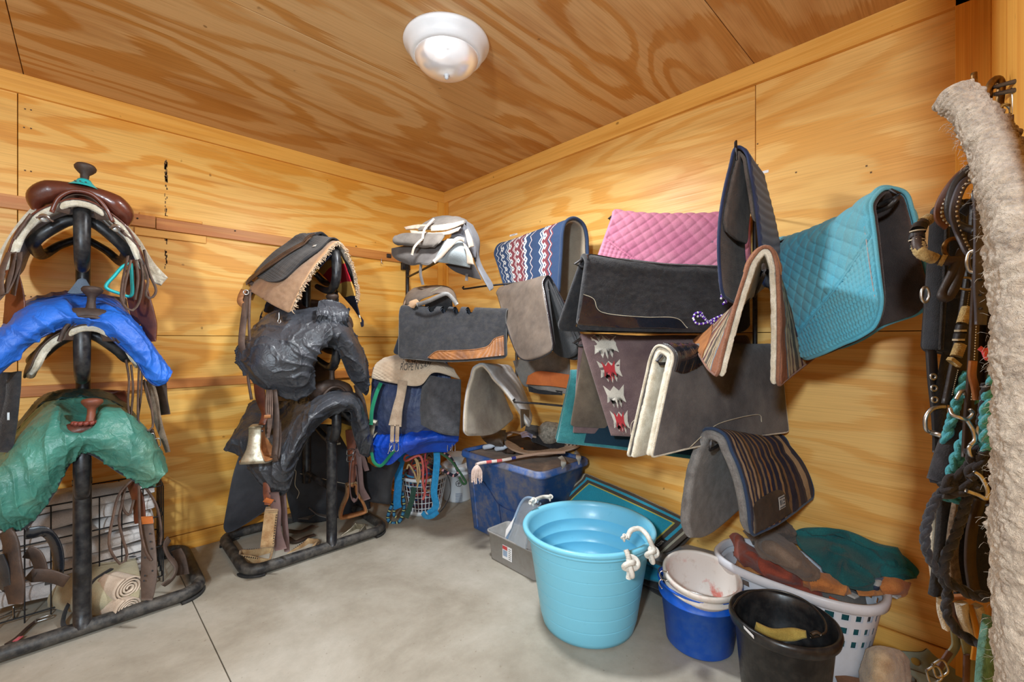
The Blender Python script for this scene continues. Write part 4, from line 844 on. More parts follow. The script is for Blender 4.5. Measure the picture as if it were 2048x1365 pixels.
green = cover('saddle_cover', 'dusty green nylon cover draped over the lowest saddle of the left stand', [
    (.70, [(-50, 1040), (0, 1059), (30, 1062), (56, 1052), (89, 1013), (112, 978), (130, 942), (148, 917), (171, 905), (203, 920), (237, 944), (266, 960), (290, 975), (310, 972)]),
    (.765, [(-60, 990), (-8, 1015), (22, 1020), (48, 1006), (78, 972), (100, 942), (122, 912), (146, 893), (172, 884), (208, 894), (246, 916), (276, 936), (302, 954), (322, 958)]),
    (.76, [(-62, 940), (-10, 955), (24, 944), (50, 928), (76, 900), (98, 880), (124, 868), (148, 868), (172, 868), (206, 862), (250, 878), (284, 902), (312, 932), (332, 948)]),
    (.66, [(-50, 930), (0, 921), (20, 895), (53, 862), (87, 838), (116, 824), (128, 845), (158, 858), (190, 843), (206, 820), (251, 824), (290, 856), (324, 905), (338, 941)]),
    (.40, [(-40, 910), (10, 890), (30, 866), (60, 830), (86, 808), (112, 800), (140, 796), (170, 795), (200, 796), (230, 806), (258, 826), (290, 870), (318, 905), (330, 930)])], GREENN, BLACKHEM, folds(.012, 7, 44, 8, .0035, .16))
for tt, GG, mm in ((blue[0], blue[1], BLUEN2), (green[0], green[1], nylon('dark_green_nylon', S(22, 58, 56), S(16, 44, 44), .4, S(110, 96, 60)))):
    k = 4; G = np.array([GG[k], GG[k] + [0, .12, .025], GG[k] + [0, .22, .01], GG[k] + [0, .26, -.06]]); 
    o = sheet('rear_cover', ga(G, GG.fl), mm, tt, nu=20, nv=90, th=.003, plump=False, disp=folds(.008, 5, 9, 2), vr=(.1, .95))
# ------------------------------------------------------------------ second stand: pads on top
A = np.array([SX2, -.69, 1.752]); B = np.array([SX2 - .01, -.13, 1.87])
nr = [onV(584, 628, A, B, .25), onV(548, 610, A, B, .27), onV(516, 590, A, B, .27), onV(492, 574, A, B, .24)]
fr = [onV(712, 610, A, B, -.14), onV(716, 590, A, B, -.2), onV(716, 570, A, B, -.22)]
G = padgrid(A, B, nr, fr, r=.045, bulge=.03)
t = padthing('sheepskin_pad', 'tan fringed sheepskin pad on top of the middle stand', 'saddle pad', G)
sheet('hide', G, [cloth('tan_suede', S(190, 152, 116), S(164, 126, 92), 8, 240, .95, .4), FLEECE_T], t, nu=50, nv=120, th=.012, rnd=.03, disp=rumple(.006, 9))
fr_ = MB(); rs = random.Random(9)
for v in np.linspace(.03, .97, 150):
    p = ev2(G, np.array([0.002]), np.array([v]))[0]; n_ = uvnormal(G, .01, v)[0]
    for k in range(2):
        d = nrm(np.array([rs.uniform(-.6, .6), -1 + rs.uniform(-.3, .2), rs.uniform(-1, .1)])); l = rs.uniform(.012, .026); p0 = p - n_ * .006 + [rs.uniform(-.006, .006)] * 3
        V, Fc, uv = tube_g([p0, p0 + d * l * .6 + [rs.uniform(-.005, .005), 0, 0], p0 + d * l + [rs.uniform(-.01, .01), 0, -.004]], [.004, .003, .001], seg=4, n=4); fr_.add(V, Fc, uv)
fr_.build('fringe', FLEECE_T, t)['kind'] = 'stuff'
QB = cloth('black_quilt', S(62, 62, 64), S(46, 45, 47), 8, 260, .85, .3, S(110, 104, 96), .4)
Gq = patch(G, [(.92, .10), (.55, .11), (.32, .17), (.22, .30), (.10, .44), (.07, .50), (.10, .62), (.12, .85)], [(1, .08), (1, .11), (1, .17), (1, .30), (1, .44), (1, .50), (1, .62), (1, .85)], 15, 7)
Gq = ga(np.asarray(Gq) + UP * .004, Gq.fl)
tq = padthing('quilted_pad', 'charcoal quilted pad lying over the tan sheepskin on the middle stand', 'saddle pad', Gq)
sheet('quilted_cloth', Gq, QB, tq, nu=130, nv=70, th=.010, off=.014, disp=lambda u, v, P: .002 * np.sqrt(np.abs(np.sin(u * 110) * np.sin(v * 60))) + vn(P, 9, 2) * .006, bind=.004, bmat=BLACKFELT)
tg = sheet('woven_tag', patch(G, [(.20, .47), (.26, .46)], [(.20, .455), (.26, .445)], 3, 3), cloth('white_tag', S(226, 224, 214)), tq, nu=4, nv=4, th=.001, off=.027)
A3 = np.array([SX2 + .02, -.40, 1.86]); B3 = np.array([SX2, -.05, 1.90])
G3 = padgrid(A3, B3, [onV(522, 572, A3, B3, .24), onV(500, 590, A3, B3, .26), onV(488, 604, A3, B3, .26)], r=.06, bulge=.04)
t3 = padthing('quilted_pad', 'black quilted pad at the back of the pile on the middle stand, by the wall', 'saddle pad', G3)
sheet('quilted_cloth', G3, cloth('black_quilt_dark', S(48, 48, 50)), t3, nu=40, nv=120, th=.014, rnd=.03, off=-.006, disp=lambda u, v, P: .003 * np.sqrt(np.abs(np.sin(u * 26) * np.sin(v * 90))), bind=.005, bmat=BLACKFELT)
# striped wool blanket beneath
A4 = np.array([SX2, -.66, 1.70]); B4 = np.array([SX2, -.12, 1.76])
G4 = padgrid(A4, B4, [onV(556, 650, A4, B4, .20), onV(520, 645, A4, B4, .22), onV(500, 636, A4, B4, .22)], [onV(722, 655, A4, B4, -.17), onV(726, 652, A4, B4, -.19), onV(726, 640, A4, B4, -.2)], r=.04, bulge=.015)
YL, NVB, RD = S(196, 150, 74), S(28, 30, 44), S(170, 30, 44)
WB = stripes('camp_stripe', [(0, NVB), (.04, YL), (.075, NVB), (.20, YL), (.27, RD), (.36, YL), (.42, NVB), (.58, YL), (.64, RD), (.74, YL), (.82, NVB), (.93, S(210, 206, 190)), (.945, YL), (.97, NVB)], axis=1, wob=.004)
t = padthing('wool_blanket', 'yellow, red and navy striped wool blanket below the tan sheepskin', 'blanket', G4); sheet('cloth', G4, WB, t, nu=40, nv=120, th=.008, rnd=.03, disp=rumple(.006, 9))
# breast collar draped over the pads
bc = thing('breast_collar', 'brown leather breast collar hanging over the left side of the middle stand', 'strap', onL(500, 600, .3))
q = uvline(G, [(.42, .50), (.50, .40), (.62, .25), (.78, .10), (.88, .02)], .036, 30)
ribbon('strap', q, .034, .006, uvnormal(G, np.linspace(.42, .88, 6), np.linspace(.5, .02, 6)), STRAP, bc, n=40)
q2 = uvline(G, [(.48, .52), (.58, .40), (.70, .25), (.84, .10), (.93, .02)], .034, 30); ribbon('strap', q2, .026, .005, uvnormal(G, np.linspace(.48, .93, 6), np.linspace(.5, .02, 6)), STRAP, bc, n=40)
e_ = q[-1]; pd = onL(0, 0, .5) * 0
S3 = lambda pts, w_, m=STRAP, nm='strap', th=.005, par=bc, nor=None, n=30: ribbon(nm, [onL(a, b, o) for a, b, o in pts], w_, th, -FWD if nor is None else nor, m, par, n=n)
S3([(494, 582, .50), (490, 620, .52), (484, 670, .54), (484, 695, .55), (494, 712, .55), (504, 722, .54)], .034); S3([(500, 580, .53), (498, 640, .55), (500, 700, .56), (496, 750, .58), (503, 800, .60)], .014)
S3([(488, 580, .50), (482, 592, .5), (480, 604, .5), (488, 612, .5)], .03, TANLEA); c = onL(492, 585, .54)
tube('ring', [c + [.012 * math.cos(a), 0, .012 * math.sin(a)] for a in np.linspace(0, 2 * PI, 18)[:-1]], .0028, CHROME, bc, raw=True, closed=True, seg=6)
sn = thing('snap_hook', 'silver snap hook dangling below the tan sheepskin', 'hook', onL(560, 648, .72)); c = onL(558, 625, .72)
tube('shank', [c, c - UP * .03, c + [-.006, 0, -.045], c + [0, 0, -.056], c + [.008, 0, -.048], c + [.006, 0, -.036]], .0028, CHROME, sn, n=24, seg=6)

# ------------------------------------------------------------------ black covers and saddles beneath
for z_, lab, xx in ((1.30, 'saddle under the upper black nylon cover on the middle stand', 0), (.90, 'saddle under the lower black nylon cover on the middle stand', 0)):
    saddle('western_saddle', lab, SX2 + .0, -.60, z_, DKLEA, DKLEA, None, False, sx=.8, lin=BLACKFELT)
up_ = cover('saddle_cover', 'black nylon cover with a bunched hood, upper one on the middle stand', [
    ([.42, .66, .72, .72, .70, .62], [(475, 727), (496, 752), (535, 780), (604, 799), (633, 764), (625, 712), (665, 693), (683, 716), (696, 748), (716, 775), (734, 792)]),
    ([.44, .74, .80, .80, .78, .66], [(473, 706), (490, 728), (522, 746), (584, 756), (622, 738), (640, 700), (668, 680), (696, 706), (712, 736), (728, 764), (739, 782)]),
    ([.44, .74, .82, .84, .78, .66], [(478, 692), (494, 700), (524, 706), (572, 706), (612, 696), (645, 676), (676, 664), (704, 690), (720, 716), (734, 745), (740, 768)]),
    ([.40, .66, .76, .80, .72, .60], [(490, 678), (500, 676), (528, 662), (568, 658), (604, 652), (640, 640), (684, 648), (706, 674), (722, 700), (734, 728), (739, 752)]),
    ([.30, .44, .60, .66, .58, .44], [(500, 668), (508, 652), (536, 626), (570, 618), (602, 620), (640, 615), (688, 628), (708, 662), (722, 690), (732, 712), (737, 738)])], BLACKN, BLACKHEM, folds(.020, 5, 36, 12, .003, .12), nu=120)
hood = Lg([(.74, [(636, 655), (650, 660), (668, 664), (690, 655), (694, 640)]), (.79, [(632, 640), (650, 646), (672, 648), (692, 640), (698, 630)]), (.79, [(634, 620), (650, 622), (672, 626), (692, 622), (698, 616)]), (.72, [(637, 603), (648, 599), (665, 600), (685, 608), (694, 618)])])
sheet('bunched_hood', ga(hood, 1 if np.dot(uvnormal(ga(hood, 1), .5, .5)[0], -FWD) > 0 else -1), BLACKN, up_[0], nu=50, nv=60, th=.004, disp=folds(.028, 5, 9, 31))
lo_ = cover('saddle_cover', 'black nylon cover hanging lowest on the middle stand', [
    ([.40, .60, .70, .72, .70, .62], [(449, 899), (486, 916), (515, 962), (547, 988), (574, 982), (594, 921), (623, 865), (664, 830), (700, 824), (705, 856), (720, 904), (736, 914)]),
    ([.44, .66, .78, .80, .78, .66], [(452, 886), (480, 890), (508, 930), (540, 950), (566, 940), (588, 898), (618, 850), (660, 818), (704, 814), (720, 850), (732, 890), (745, 908)]),
    ([.42, .64, .76, .80, .78, .66], [(462, 872), (486, 868), (514, 890), (546, 900), (574, 888), (598, 856), (630, 824), (666, 804), (706, 802), (728, 840), (740, 880), (749, 904)]),
    ([.30, .5, .66, .72, .70, .6], [(480, 842), (500, 835), (526, 846), (556, 856), (584, 846), (608, 824), (638, 800), (670, 788), (708, 790), (730, 830), (742, 866), (750, 896)]),
    ([.26, .38, .46, .56, .5, .4], [(500, 806), (520, 800), (544, 802), (570, 802), (596, 798), (622, 790), (648, 782), (676, 778), (708, 786), (728, 812), (740, 848), (748, 876)])], BLACKN, BLACKHEM, folds(.018, 6, 40, 17, .003, .14), nu=120)
# leathers and stirrups of the middle stand
m2 = thing('stirrup', 'silver metal-bound bell stirrup hanging at the left of the middle stand', 'stirrup', onL(515, 890, .74))
SILV = metal('worn_aluminium', S(196, 190, 172), .38, S(120, 104, 80), 30)
ax_ = rotm(1.02, 0, .0) @ rotm(0, 0, .0); c = onL(514, 921, .72); dl_ = [.055, .055, .06, .10, .14, .145, .14, .10, .06, .055, .055]
loopframe('stirrup_frame', c, .055, .125, .165, .075, .008, SILV, m2, ax_, dl=dl_); loopframe('wooden_core', c + [0, 0, .006], .043, .112, .150, .070, .008, TANLEA, m2, ax_, dl=dl_)
c = onL(522, 853, .77)
for k in (0, 1): lathe('bolt', [(.006, 0), (.005, .003), (.001, .004)], c + [0, -.02, .0 - k * .02], DARKM, m2, n=10, ax=rotm(0, PI / 2))
S3([(516, 760, .60), (522, 800, .66), (530, 828, .72), (524, 850, .74)], [.05, .055, .04, .03], SADLEA, 'stirrup_leather', .006, m2)
for k in range(4): S3([(534 + k * 3, 780, .70), (532 + k * 4, 820, .73), (536 + k * 2, 848, .74), (534 + k, 876, .74)], .010, STRAP, 'latigo_string', .003, m2)
S3([(528, 834, .76), (541, 833, .76)], .016, TANLEA, 'strap_keeper', .004, m2)
la = thing('strap', 'long dark leather strap hanging beside the silver stirrup', 'strap', onL(553, 900, .74))
S3([(548, 780, .70), (553, 830, .73), (552, 880, .75), (549, 912, .76), (551, 923, .76), (554, 912, .75), (557, 880, .73), (556, 840, .70)], .030, DKLEA, 'leather', .005, la); S3([(546, 912, .765), (551, 923, .765)], .03, DKLEA, 'leather', .005, la)
st = thing('stirrup', 'small silver stirrup peeking out at the right of the middle stand', 'stirrup', onL(745, 850, .66)); c = onL(744, 868, .62); loopframe('stirrup_frame', c, .035, .085, .10, .05, .006, SILV, st, rotm(.6, .3, -.5))
S3([(712, 770, .60), (722, 800, .62), (732, 838, .62)], [.03, .045, .03], DKLEA, 'stirrup_leather', .006, st)
for k in range(3): S3([(706 + k * 5, 785, .6), (712 + k * 5, 800, .61), (716 + k * 5, 815, .61)], .008, STRAP, 'latigo_string', .003, st)
ws = thing('stirrup', 'tan wooden stirrup hanging right of the post of the middle stand', 'stirrup', onL(708, 1030, .45)); c = onL(706, 1030, .42)
loopframe('stirrup_frame', c, .05, .15, .19, .05, .014, TANLEA, ws, rotm(-.2, 0, -.05)); loopframe('rawhide_cover', c - [0, 0, .004], .062, .165, .204, .045, .006, cloth('rawhide', S(190, 160, 118), S(150, 112, 74), 20), ws, rotm(-.2, 0, -.05))
S3([(698, 860, .42), (704, 900, .42), (706, 940, .42), (702, 975, .42)], [.05, .06, .05, .035], leather('orange_brown_leather', S(150, 84, 58)), 'stirrup_leather', .007, ws)
c = onL(700, 905, .46)
for k in (0, 1): tube('buckle', [c + [-.018, 0, .016 - k * .04], c + [.018, 0, .018 - k * .04], c + [.018, 0, -.012 - k * .04], c + [-.018, 0, -.014 - k * .04], c + [-.018, 0, .016 - k * .04]], .003, CHROME, ws, n=24, seg=6)
wb = thing('strap', 'mauve grey cinch strap folded in loops beside the tan wooden stirrup', 'strap', onL(715, 990, .5))
MV = leather('mauve_leather', S(118, 92, 88), S(90, 68, 66), .55)
S3([(712, 895, .48), (702, 930, .50), (700, 970, .51), (704, 998, .52), (714, 1000, .52), (716, 975, .51), (712, 930, .5)], .030, MV, 'leather', .005, wb, nor=[.9, -.5, 0]); S3([(716, 895, .48), (720, 940, .50), (722, 975, .50), (734, 1000, .50)], [.04, .03, .04, .045], MV, 'leather', .005, wb); S3([(712, 898, .50), (724, 915, .5), (734, 942, .5)], [.02, .035, .03], MV, 'leather', .005, wb)
gs = thing('strap', 'thin grey strap with a buckle in front of the yellow blanket corner', 'strap', onL(672, 860, .5)); S3([(676, 832, .52), (670, 860, .53), (674, 885, .53)], .016, cloth('grey_web', S(120, 112, 104)), 'webbing', .003, gs); c = onL(677, 888, .53); box('buckle', c, (.026, .006, .012), SILV, gs, bev=.002)
yb = Lg([(.42, [(664, 832), (690, 822), (706, 820)]), (.40, [(680, 870), (700, 870), (712, 860)]), (.40, [(700, 905), (706, 900), (712, 896)])])
t = thing('folded_cloth', 'yellow blanket corner showing under the lowest black cover', 'blanket', onL(690, 860, .4)); sheet('cloth', ga(yb, 1), cloth('mustard_wool', S(206, 158, 66)), t, nu=14, nv=14, th=.008)
# strap down to the floor and rawhide stirrup on it
fs = thing('strap', 'mauve fender strap with punched holes reaching the rawhide stirrups on the floor', 'strap', onL(556, 1100, .66))
f_ = S3([(548, 985, .68), (552, 1020, .68), (552, 1060, .68), (562, 1100, .69)], [.05, .052, .052, .06], MV, 'leather', .006, fs); S3([(566, 985, .64), (568, 1030, .64), (572, 1070, .64), (574, 1104, .64)], [.03, .035, .03, .028], MV, 'leather', .005, fs)
hm = MB()
for b in (1003, 1028, 1050, 1078): V, Fc, uv = lathe_g([(.0035, -.001), (.0035, .004), (.001, .004)], onL(549, b, .69), 8, ax=rotm(0, PI / 2)); hm.add(V, Fc, uv)
hm.build('strap_hole', BLACKFELT, f_)
S3([(532, 965, .64), (535, 1000, .66), (535, 1010, .66)], [.03, .04, .03], leather('orange_brown_leather', S(150, 84, 58)), 'leather', .006, fs); S3([(529, 1000, .68), (545, 1004, .68)], .026, leather('orange_leather', S(204, 116, 56)), 'strap_keeper', .004, fs)
RAW = cloth('rawhide', S(190, 160, 118), S(150, 112, 74), 20)
def stirrup_at(lab, px, py, off, ax, wt=.05, wb_=.13, h=.16, dep=.055, mat=None, lace=True, lm=None):
    c = onL(px, py, off); o = thing('stirrup', lab, 'stirrup', c); loopframe('stirrup_frame', c, wt, wb_, h, dep, .011, mat or RAW, o, ax)
    if lace:
        lm_ = MB()
        for k in np.linspace(.1, .9, 12):
            for s in (-1, 1):
                p = np.array([s * (wb_ / 2 * (1 - k) + wt / 2 * k + .005), -dep / 2 + .004, h * k]) @ ax + c; V, Fc, uv = lathe_g([(.001, -.004), (.004, 0), (.001, .004)], p, 6); lm_.add(V, Fc, uv)
        lm_.build('lacing', lm or DKLEA, o)['kind'] = 'stuff'
    return o
stirrup_at('rawhide stirrup hanging upright beside the mauve fender strap', 536, 1088, .66, rotm(1.2, .1, 0), .05, .08, .17, .06)
stirrup_at('rawhide stirrup lying flat at the front left of the stand base', 540, 1118, .44, rotm(1.2, -1.35, 0) @ np.eye(3), .06, .14, .15, .06)
stirrup_at('rawhide stirrup lying at the front middle of the stand base', 588, 1128, .52, rotm(-1.0, -1.35, 0), .07, .14, .17, .06)
stirrup_at('metal-bound wooden stirrup lying right of the middle stand post', 690, 1096, .50, rotm(-1.1, -1.2, 0), .07, .14, .16, .07, SILV, False)
tr = MB(); V, Fc, uv = lathe_g([(.001, .0), (.03, 0), (.034, .004), (.03, .008), (.001, .009)], onZ(530, 1134, .012), 24, 1, .8); tr.add(V, Fc, uv); o = tr.build('leather_disc', leather('pink_brown_leather', S(176, 120, 96), S(140, 90, 70), .5)); tag(o, 'round pinkish leather piece on the floor by the rawhide stirrup', 'leather piece')
# dark leathers hanging behind the middle stand
def hang(name, label, cat, rows, mat, th=.004, **k):
    G = Lg(rows); G = ga(G, 1); n = uvnormal(G, .5, .5)[0]; G = ga(G, 1 if np.dot(n, -FWD) > 0 else -1); t = thing(name, label, cat, base_of(G)); sheet(k.pop('part', 'leather'), G, mat, t, th=th, **k); return t, G
CH = leather('grey_black_chap_leather', S(66, 66, 72), S(44, 44, 48), .45, 5)
hang('chaps', 'grey black leather chaps hanging against the wall left of the middle stand', 'chaps', [(.16, [(480, 905), (500, 900), (540, 905), (556, 910)]), (.16, [(466, 950), (490, 955), (525, 960), (552, 960)]), (.15, [(456, 1000), (480, 1005), (515, 1000), (545, 990)]), (.12, [(446, 1056), (456, 1066), (490, 1050), (532, 1022)])], CH, nu=50, nv=50, disp=rumple(.012, 6, .003, 20), rnd=.02)
g2 = hang('chaps', 'black leather chaps with a pale stitched edge hanging behind the post of the middle stand', 'chaps', [(.14, [(590, 860), (625, 850), (665, 850), (720, 860)]), (.16, [(580, 920), (625, 925), (670, 915), (735, 920)]), (.16, [(572, 980), (620, 985), (670, 985), (740, 985)]), (.14, [(586, 1044), (628, 1046), (665, 1040), (740, 1020)])], leather('black_chap_leather', S(40, 41, 46), S(26, 26, 29), .5, 5), nu=50, nv=60, disp=rumple(.016, 6, .003, 20))
tube('stitched_edge', [onL(a, b, .20) for a, b in ((586, 940), (592, 944), (590, 970), (598, 985), (594, 998))], .0018, LACE, g2[0], n=30, seg=5); tube('stitched_edge', [onL(a, b, .20) for a, b in ((600, 948), (625, 952), (652, 960), (690, 968))], .0015, LACE, g2[0], n=30, seg=5)
# flat dark leather fenders on the floor inside the base
def onfloor(name, lab, cat, pts, mat, th=.006, w_=.05, z=.012, dz=None):
    P = [onZ(a, b, z if dz is None else dz[i]) for i, (a, b) in enumerate(pts)]; c = np.mean(P, 0); t = thing(name, lab, cat, (c[0], c[1], 0)); ribbon('leather', P, w_, th, UP, mat, t, n=30); return t
GD = leather('grey_dull_leather', S(104, 98, 92), S(70, 64, 60), .5)
onfloor('strap', 'wide grey leather fender lying at the back of the middle stand base', 'strap', [(556, 1030), (590, 1032), (625, 1034)], GD, w_=.09, dz=[.05, .06, .06]); onfloor('strap', 'grey leather flap lying behind the middle stand post', 'strap', [(615, 1012), (632, 1024), (652, 1030)], GD, w_=.12, dz=[.12, .07, .04])
onfloor('strap', 'dark brown strap lying across the floor inside the middle stand base', 'strap', [(572, 1062), (600, 1064), (628, 1052)], DKLEA, w_=.04, dz=[.02, .03, .03]); onfloor('strap', 'short brown strap lying nearest the rawhide stirrups', 'strap', [(575, 1076), (590, 1084), (612, 1076), (630, 1070)], DKLEA, w_=.03)
# ------------------------------------------------------------------ pads and saddles in the corner
def Dg(rows, n=None):
    n = n or max(len(r) for r in rows); out = []
    for r in rows:
        P = np.array([onD(*p) for p in r]); out.append(P if len(P) == n else cr(P, np.linspace(0, 1, n)))
    return np.array(out)
def facing(G):
    G = ga(G, 1); n = uvnormal(G, .5, .5)[0]; c = ev2(G, np.array([.5]), np.array([.5]))[0]; return ga(G, 1 if np.dot(n, CAM - c) > 0 else -1)
def dsheet(nm, rows, mat, par, th=.008, **k): G = facing(Dg(rows)); sheet(nm, G, mat, par, th=th, **k); return G
ARM3 = thing('corner_saddle_rack', 'dark steel post with saddle arms at the left wall near the corner', 'rack', (-.40, -.03, 1.0))
tube('post', [(-.385, -.045, .70), (-.385, -.045, 1.62), (-.385, -.045, 1.80)], .014, DARKM, ARM3, n=6)
panelbox('bracket', (-.42, -.03, 1.76), (-.35, -.001, 1.86), DARKM, ARM3)
for z_, e in ((1.76, onD(905, 500, 2.55)), (1.37, onD(1000, 640, 2.5)), (1.05, onD(900, 760, 2.6)), (.92, onD(850, 800, 2.7))):
    tube('arm', [(-.385, -.045, z_ - .06), ((-.385 + e[0]) / 2, (-.045 + e[1]) / 2, z_ - .06), (e[0], e[1], z_ - .05), (e[0] - .01, e[1] - .01, z_ - .02)], .008, DARKM, ARM3, n=24, seg=8)
bk_ = thing('wall_hook', 'small black metal clip on the right end of the upper wall rail', 'hook', onL(778, 512, .02)); box('clip', onL(778, 512, .028), (.035, .012, .03), DARKM, bk_, bev=.002); tube('pin', [onL(763, 518, .03), onL(763, 525, .034), onL(765, 528, .03)], .003, CHROME, bk_, n=8, seg=6)
# black felt pad with cut-outs along its spine
A = onD(1016, 619, 2.36); B = onD(806, 612, 2.52)
nr = [onV(1014, 716, A, B, .10), onV(900, 724, A, B, .12), onV(797, 716, A, B, .11)]
fr = [onV(1010, 712, A, B, -.10), onV(900, 718, A, B, -.14), onV(786, 708, A, B, -.16)]
G = padgrid(A, B, nr, fr, r=.04)
def cutf(u, v):
    for c_ in (.33, .45, .57, .69):
        if abs(u - c_) < .034 and .40 < v < .56: return (abs(u - c_) / .034) ** 2 + (max(0, .44 - v) / .04) ** 2 < 1 or v > .44
    return False
t = padthing('felt_pad', 'black felt pad with scalloped cut-outs and brown wear leather, near the corner', 'saddle pad', G)
sheet('felt', G, [BLACKFELT, cloth('navy_grey_felt', S(62, 68, 80))], t, nu=150, nv=150, th=.010, rnd=.025, disp=rumple(.002, 10, .0008, 70), cut=cutf, bind=.003, bmat=cloth('grey_edging', S(92, 90, 88)))
o = sheet('wear_leather', patch(G, [(.02, .02), (.3, .012), (.68, .012)], [(.02, .20), (.10, .175), (.19, .10), (.5, .085), (.62, .075), (.70, .02)], 16, 6), BRLEA, t, nu=60, nv=14, th=.004, off=.008, disp=lambda u, v, P: .0008 * np.sin(u * 90 + vn(P, 20) * 2) + vn(P, 30) * .001)
tube('stitching', uvline(G, [(.02, .20), (.10, .175), (.19, .10), (.5, .085), (.62, .075), (.70, .02)], .0125, 50), .0015, TANLEA, o, raw=True, seg=5)
# small grey brown saddle seat on top of it
t = thing('pony_saddle', 'small grey brown saddle seat resting above the scalloped black felt pad', 'saddle', onD(865, 612, 2.5))
dsheet('seat', [[(806, 612, 2.62), (812, 592, 2.62), (824, 580, 2.62), (850, 574, 2.62), (885, 573, 2.60), (905, 582, 2.56), (915, 606, 2.5)], [(812, 611, 2.52), (820, 594, 2.52), (838, 584, 2.52), (862, 579, 2.50), (890, 577, 2.48), (906, 587, 2.46), (914, 607, 2.42)], [(832, 611, 2.46), (844, 598, 2.44), (866, 590, 2.42), (880, 586, 2.40), (893, 586, 2.40), (905, 594, 2.40), (912, 609, 2.38)]], cloth('grey_brown_suede', S(124, 118, 112), S(96, 90, 86), 8, 240), t, th=.012, nu=26, nv=40, disp=rumple(.003, 20))
dsheet('flap', [[(806, 614, 2.56), (812, 600, 2.54), (824, 592, 2.52)], [(816, 616, 2.5), (824, 604, 2.48), (833, 598, 2.47)], [(828, 617, 2.46), (832, 610, 2.44), (838, 604, 2.43)]], cloth('tan_suede', S(190, 152, 116)), t, th=.01, nu=10, nv=12)
strap(t, [onD(*p) for p in ((834, 610, 2.42), (856, 603, 2.38), (880, 592, 2.36), (893, 588, 2.36), (904, 596, 2.36), (914, 610, 2.36))], .022, .008, leather('grey_leather', S(120, 116, 112), S(84, 80, 78), .4), name='pommel_roll')
strap(t, [onD(*p) for p in ((862, 586, 2.44), (872, 579, 2.45), (884, 574, 2.50))], .012, .004, cloth('olive_web', S(112, 104, 84)), name='strap', nor=-FWD + UP)
dsheet('underside', [[(850, 604, 2.44), (870, 596, 2.43), (892, 592, 2.42), (904, 604, 2.42)], [(850, 622, 2.5), (870, 622, 2.5), (890, 622, 2.5), (906, 622, 2.5)]], BLACKFELT, t, th=.01, nu=10, nv=12)
# light grey bareback saddle heap on the upper corner arm
SU1 = cloth('warm_grey_suede', S(120, 112, 104), S(96, 88, 82), 10, 260); SU2 = cloth('dark_grey_suede', S(104, 98, 94), S(84, 78, 76), 10, 260); SU3 = cloth('blue_grey_suede', S(122, 122, 126), S(104, 104, 110), 10, 260); CRL = leather('cream_leather', S(196, 178, 160), S(168, 148, 130), .5)
t = thing('bareback_saddle', 'grey suede saddle with cream edged flaps on the corner rack', 'saddle', onD(875, 560, 2.6))
dsheet('lower_flap', [[(784, 498, 2.66), (815, 492, 2.6), (850, 490, 2.52), (890, 482, 2.46), (905, 474, 2.44)], [(786, 512, 2.64), (812, 512, 2.56), (845, 512, 2.50), (875, 508, 2.44), (895, 496, 2.42)], [(800, 522, 2.62), (822, 530, 2.56), (840, 528, 2.50), (856, 530, 2.44), (868, 522, 2.42)]], SU2, t, th=.014, nu=24, nv=40, disp=rumple(.003, 18), bind=.004, bmat=SU1)
dsheet('thigh_pad', [[(790, 474, 2.58), (812, 467, 2.56), (850, 468, 2.50), (892, 467, 2.44)], [(786, 482, 2.55), (812, 484, 2.52), (850, 488, 2.46), (880, 484, 2.40)], [(796, 489, 2.58), (820, 490, 2.54), (850, 494, 2.48), (868, 496, 2.43)]], SU1, t, th=.022, nu=20, nv=40, disp=rumple(.002, 18))
for r_, m_, nm in (([[(808, 455, 2.6), (835, 450, 2.56), (866, 450, 2.52)], [(812, 460, 2.58), (835, 458, 2.54), (862, 460, 2.50)]], CRL, 'cream_edge'), ([[(862, 452, 2.50), (895, 448, 2.44), (928, 442, 2.40)], [(862, 463, 2.48), (895, 460, 2.42), (926, 448, 2.39)]], CRL, 'cream_edge'), ([[(820, 461, 2.56), (850, 464, 2.52), (860, 466, 2.50), (890, 464, 2.44), (922, 454, 2.40)], [(822, 468, 2.54), (848, 469, 2.50), (862, 471, 2.48), (892, 470, 2.42), (916, 462, 2.39)]], CRL, 'cream_edge')):
    dsheet(nm, r_, m_, t, th=.010, nu=10, nv=34, disp=rumple(.001, 18))
dsheet('seat', [[(866, 438, 2.70), (890, 434, 2.66), (915, 436, 2.62), (935, 444, 2.56)], [(846, 450, 2.60), (880, 443, 2.56), (910, 440, 2.50), (930, 446, 2.46)], [(836, 460, 2.52), (870, 456, 2.48), (900, 450, 2.44), (925, 448, 2.42)]], SU1, t, th=.02, nu=24, nv=30, disp=rumple(.003, 18))
dsheet('side_flap', [[(905, 450, 2.46), (925, 446, 2.44), (938, 462, 2.50)], [(900, 480, 2.44), (926, 476, 2.46), (950, 496, 2.52)], [(880, 515, 2.44), (920, 512, 2.46), (952, 516, 2.50)]], SU3, t, th=.014, nu=24, nv=24, disp=rumple(.003, 18))
dsheet('rear_panel', [[(926, 442, 2.50), (934, 444, 2.54), (944, 450, 2.62)], [(942, 470, 2.52), (950, 478, 2.56), (958, 480, 2.62)], [(950, 520, 2.52), (955, 520, 2.56), (957, 512, 2.62)], [(962, 548, 2.50), (966, 545, 2.54), (964, 535, 2.6)], [(980, 582, 2.50), (986, 578, 2.52), (984, 568, 2.55)]], SU3, t, th=.014, nu=30, nv=14)
dsheet('knee_roll', [[(930, 462, 2.40), (935, 458, 2.42)], [(934, 480, 2.39), (944, 478, 2.42)], [(938, 496, 2.40), (948, 494, 2.42)]], CRL, t, th=.012, nu=14, nv=8)
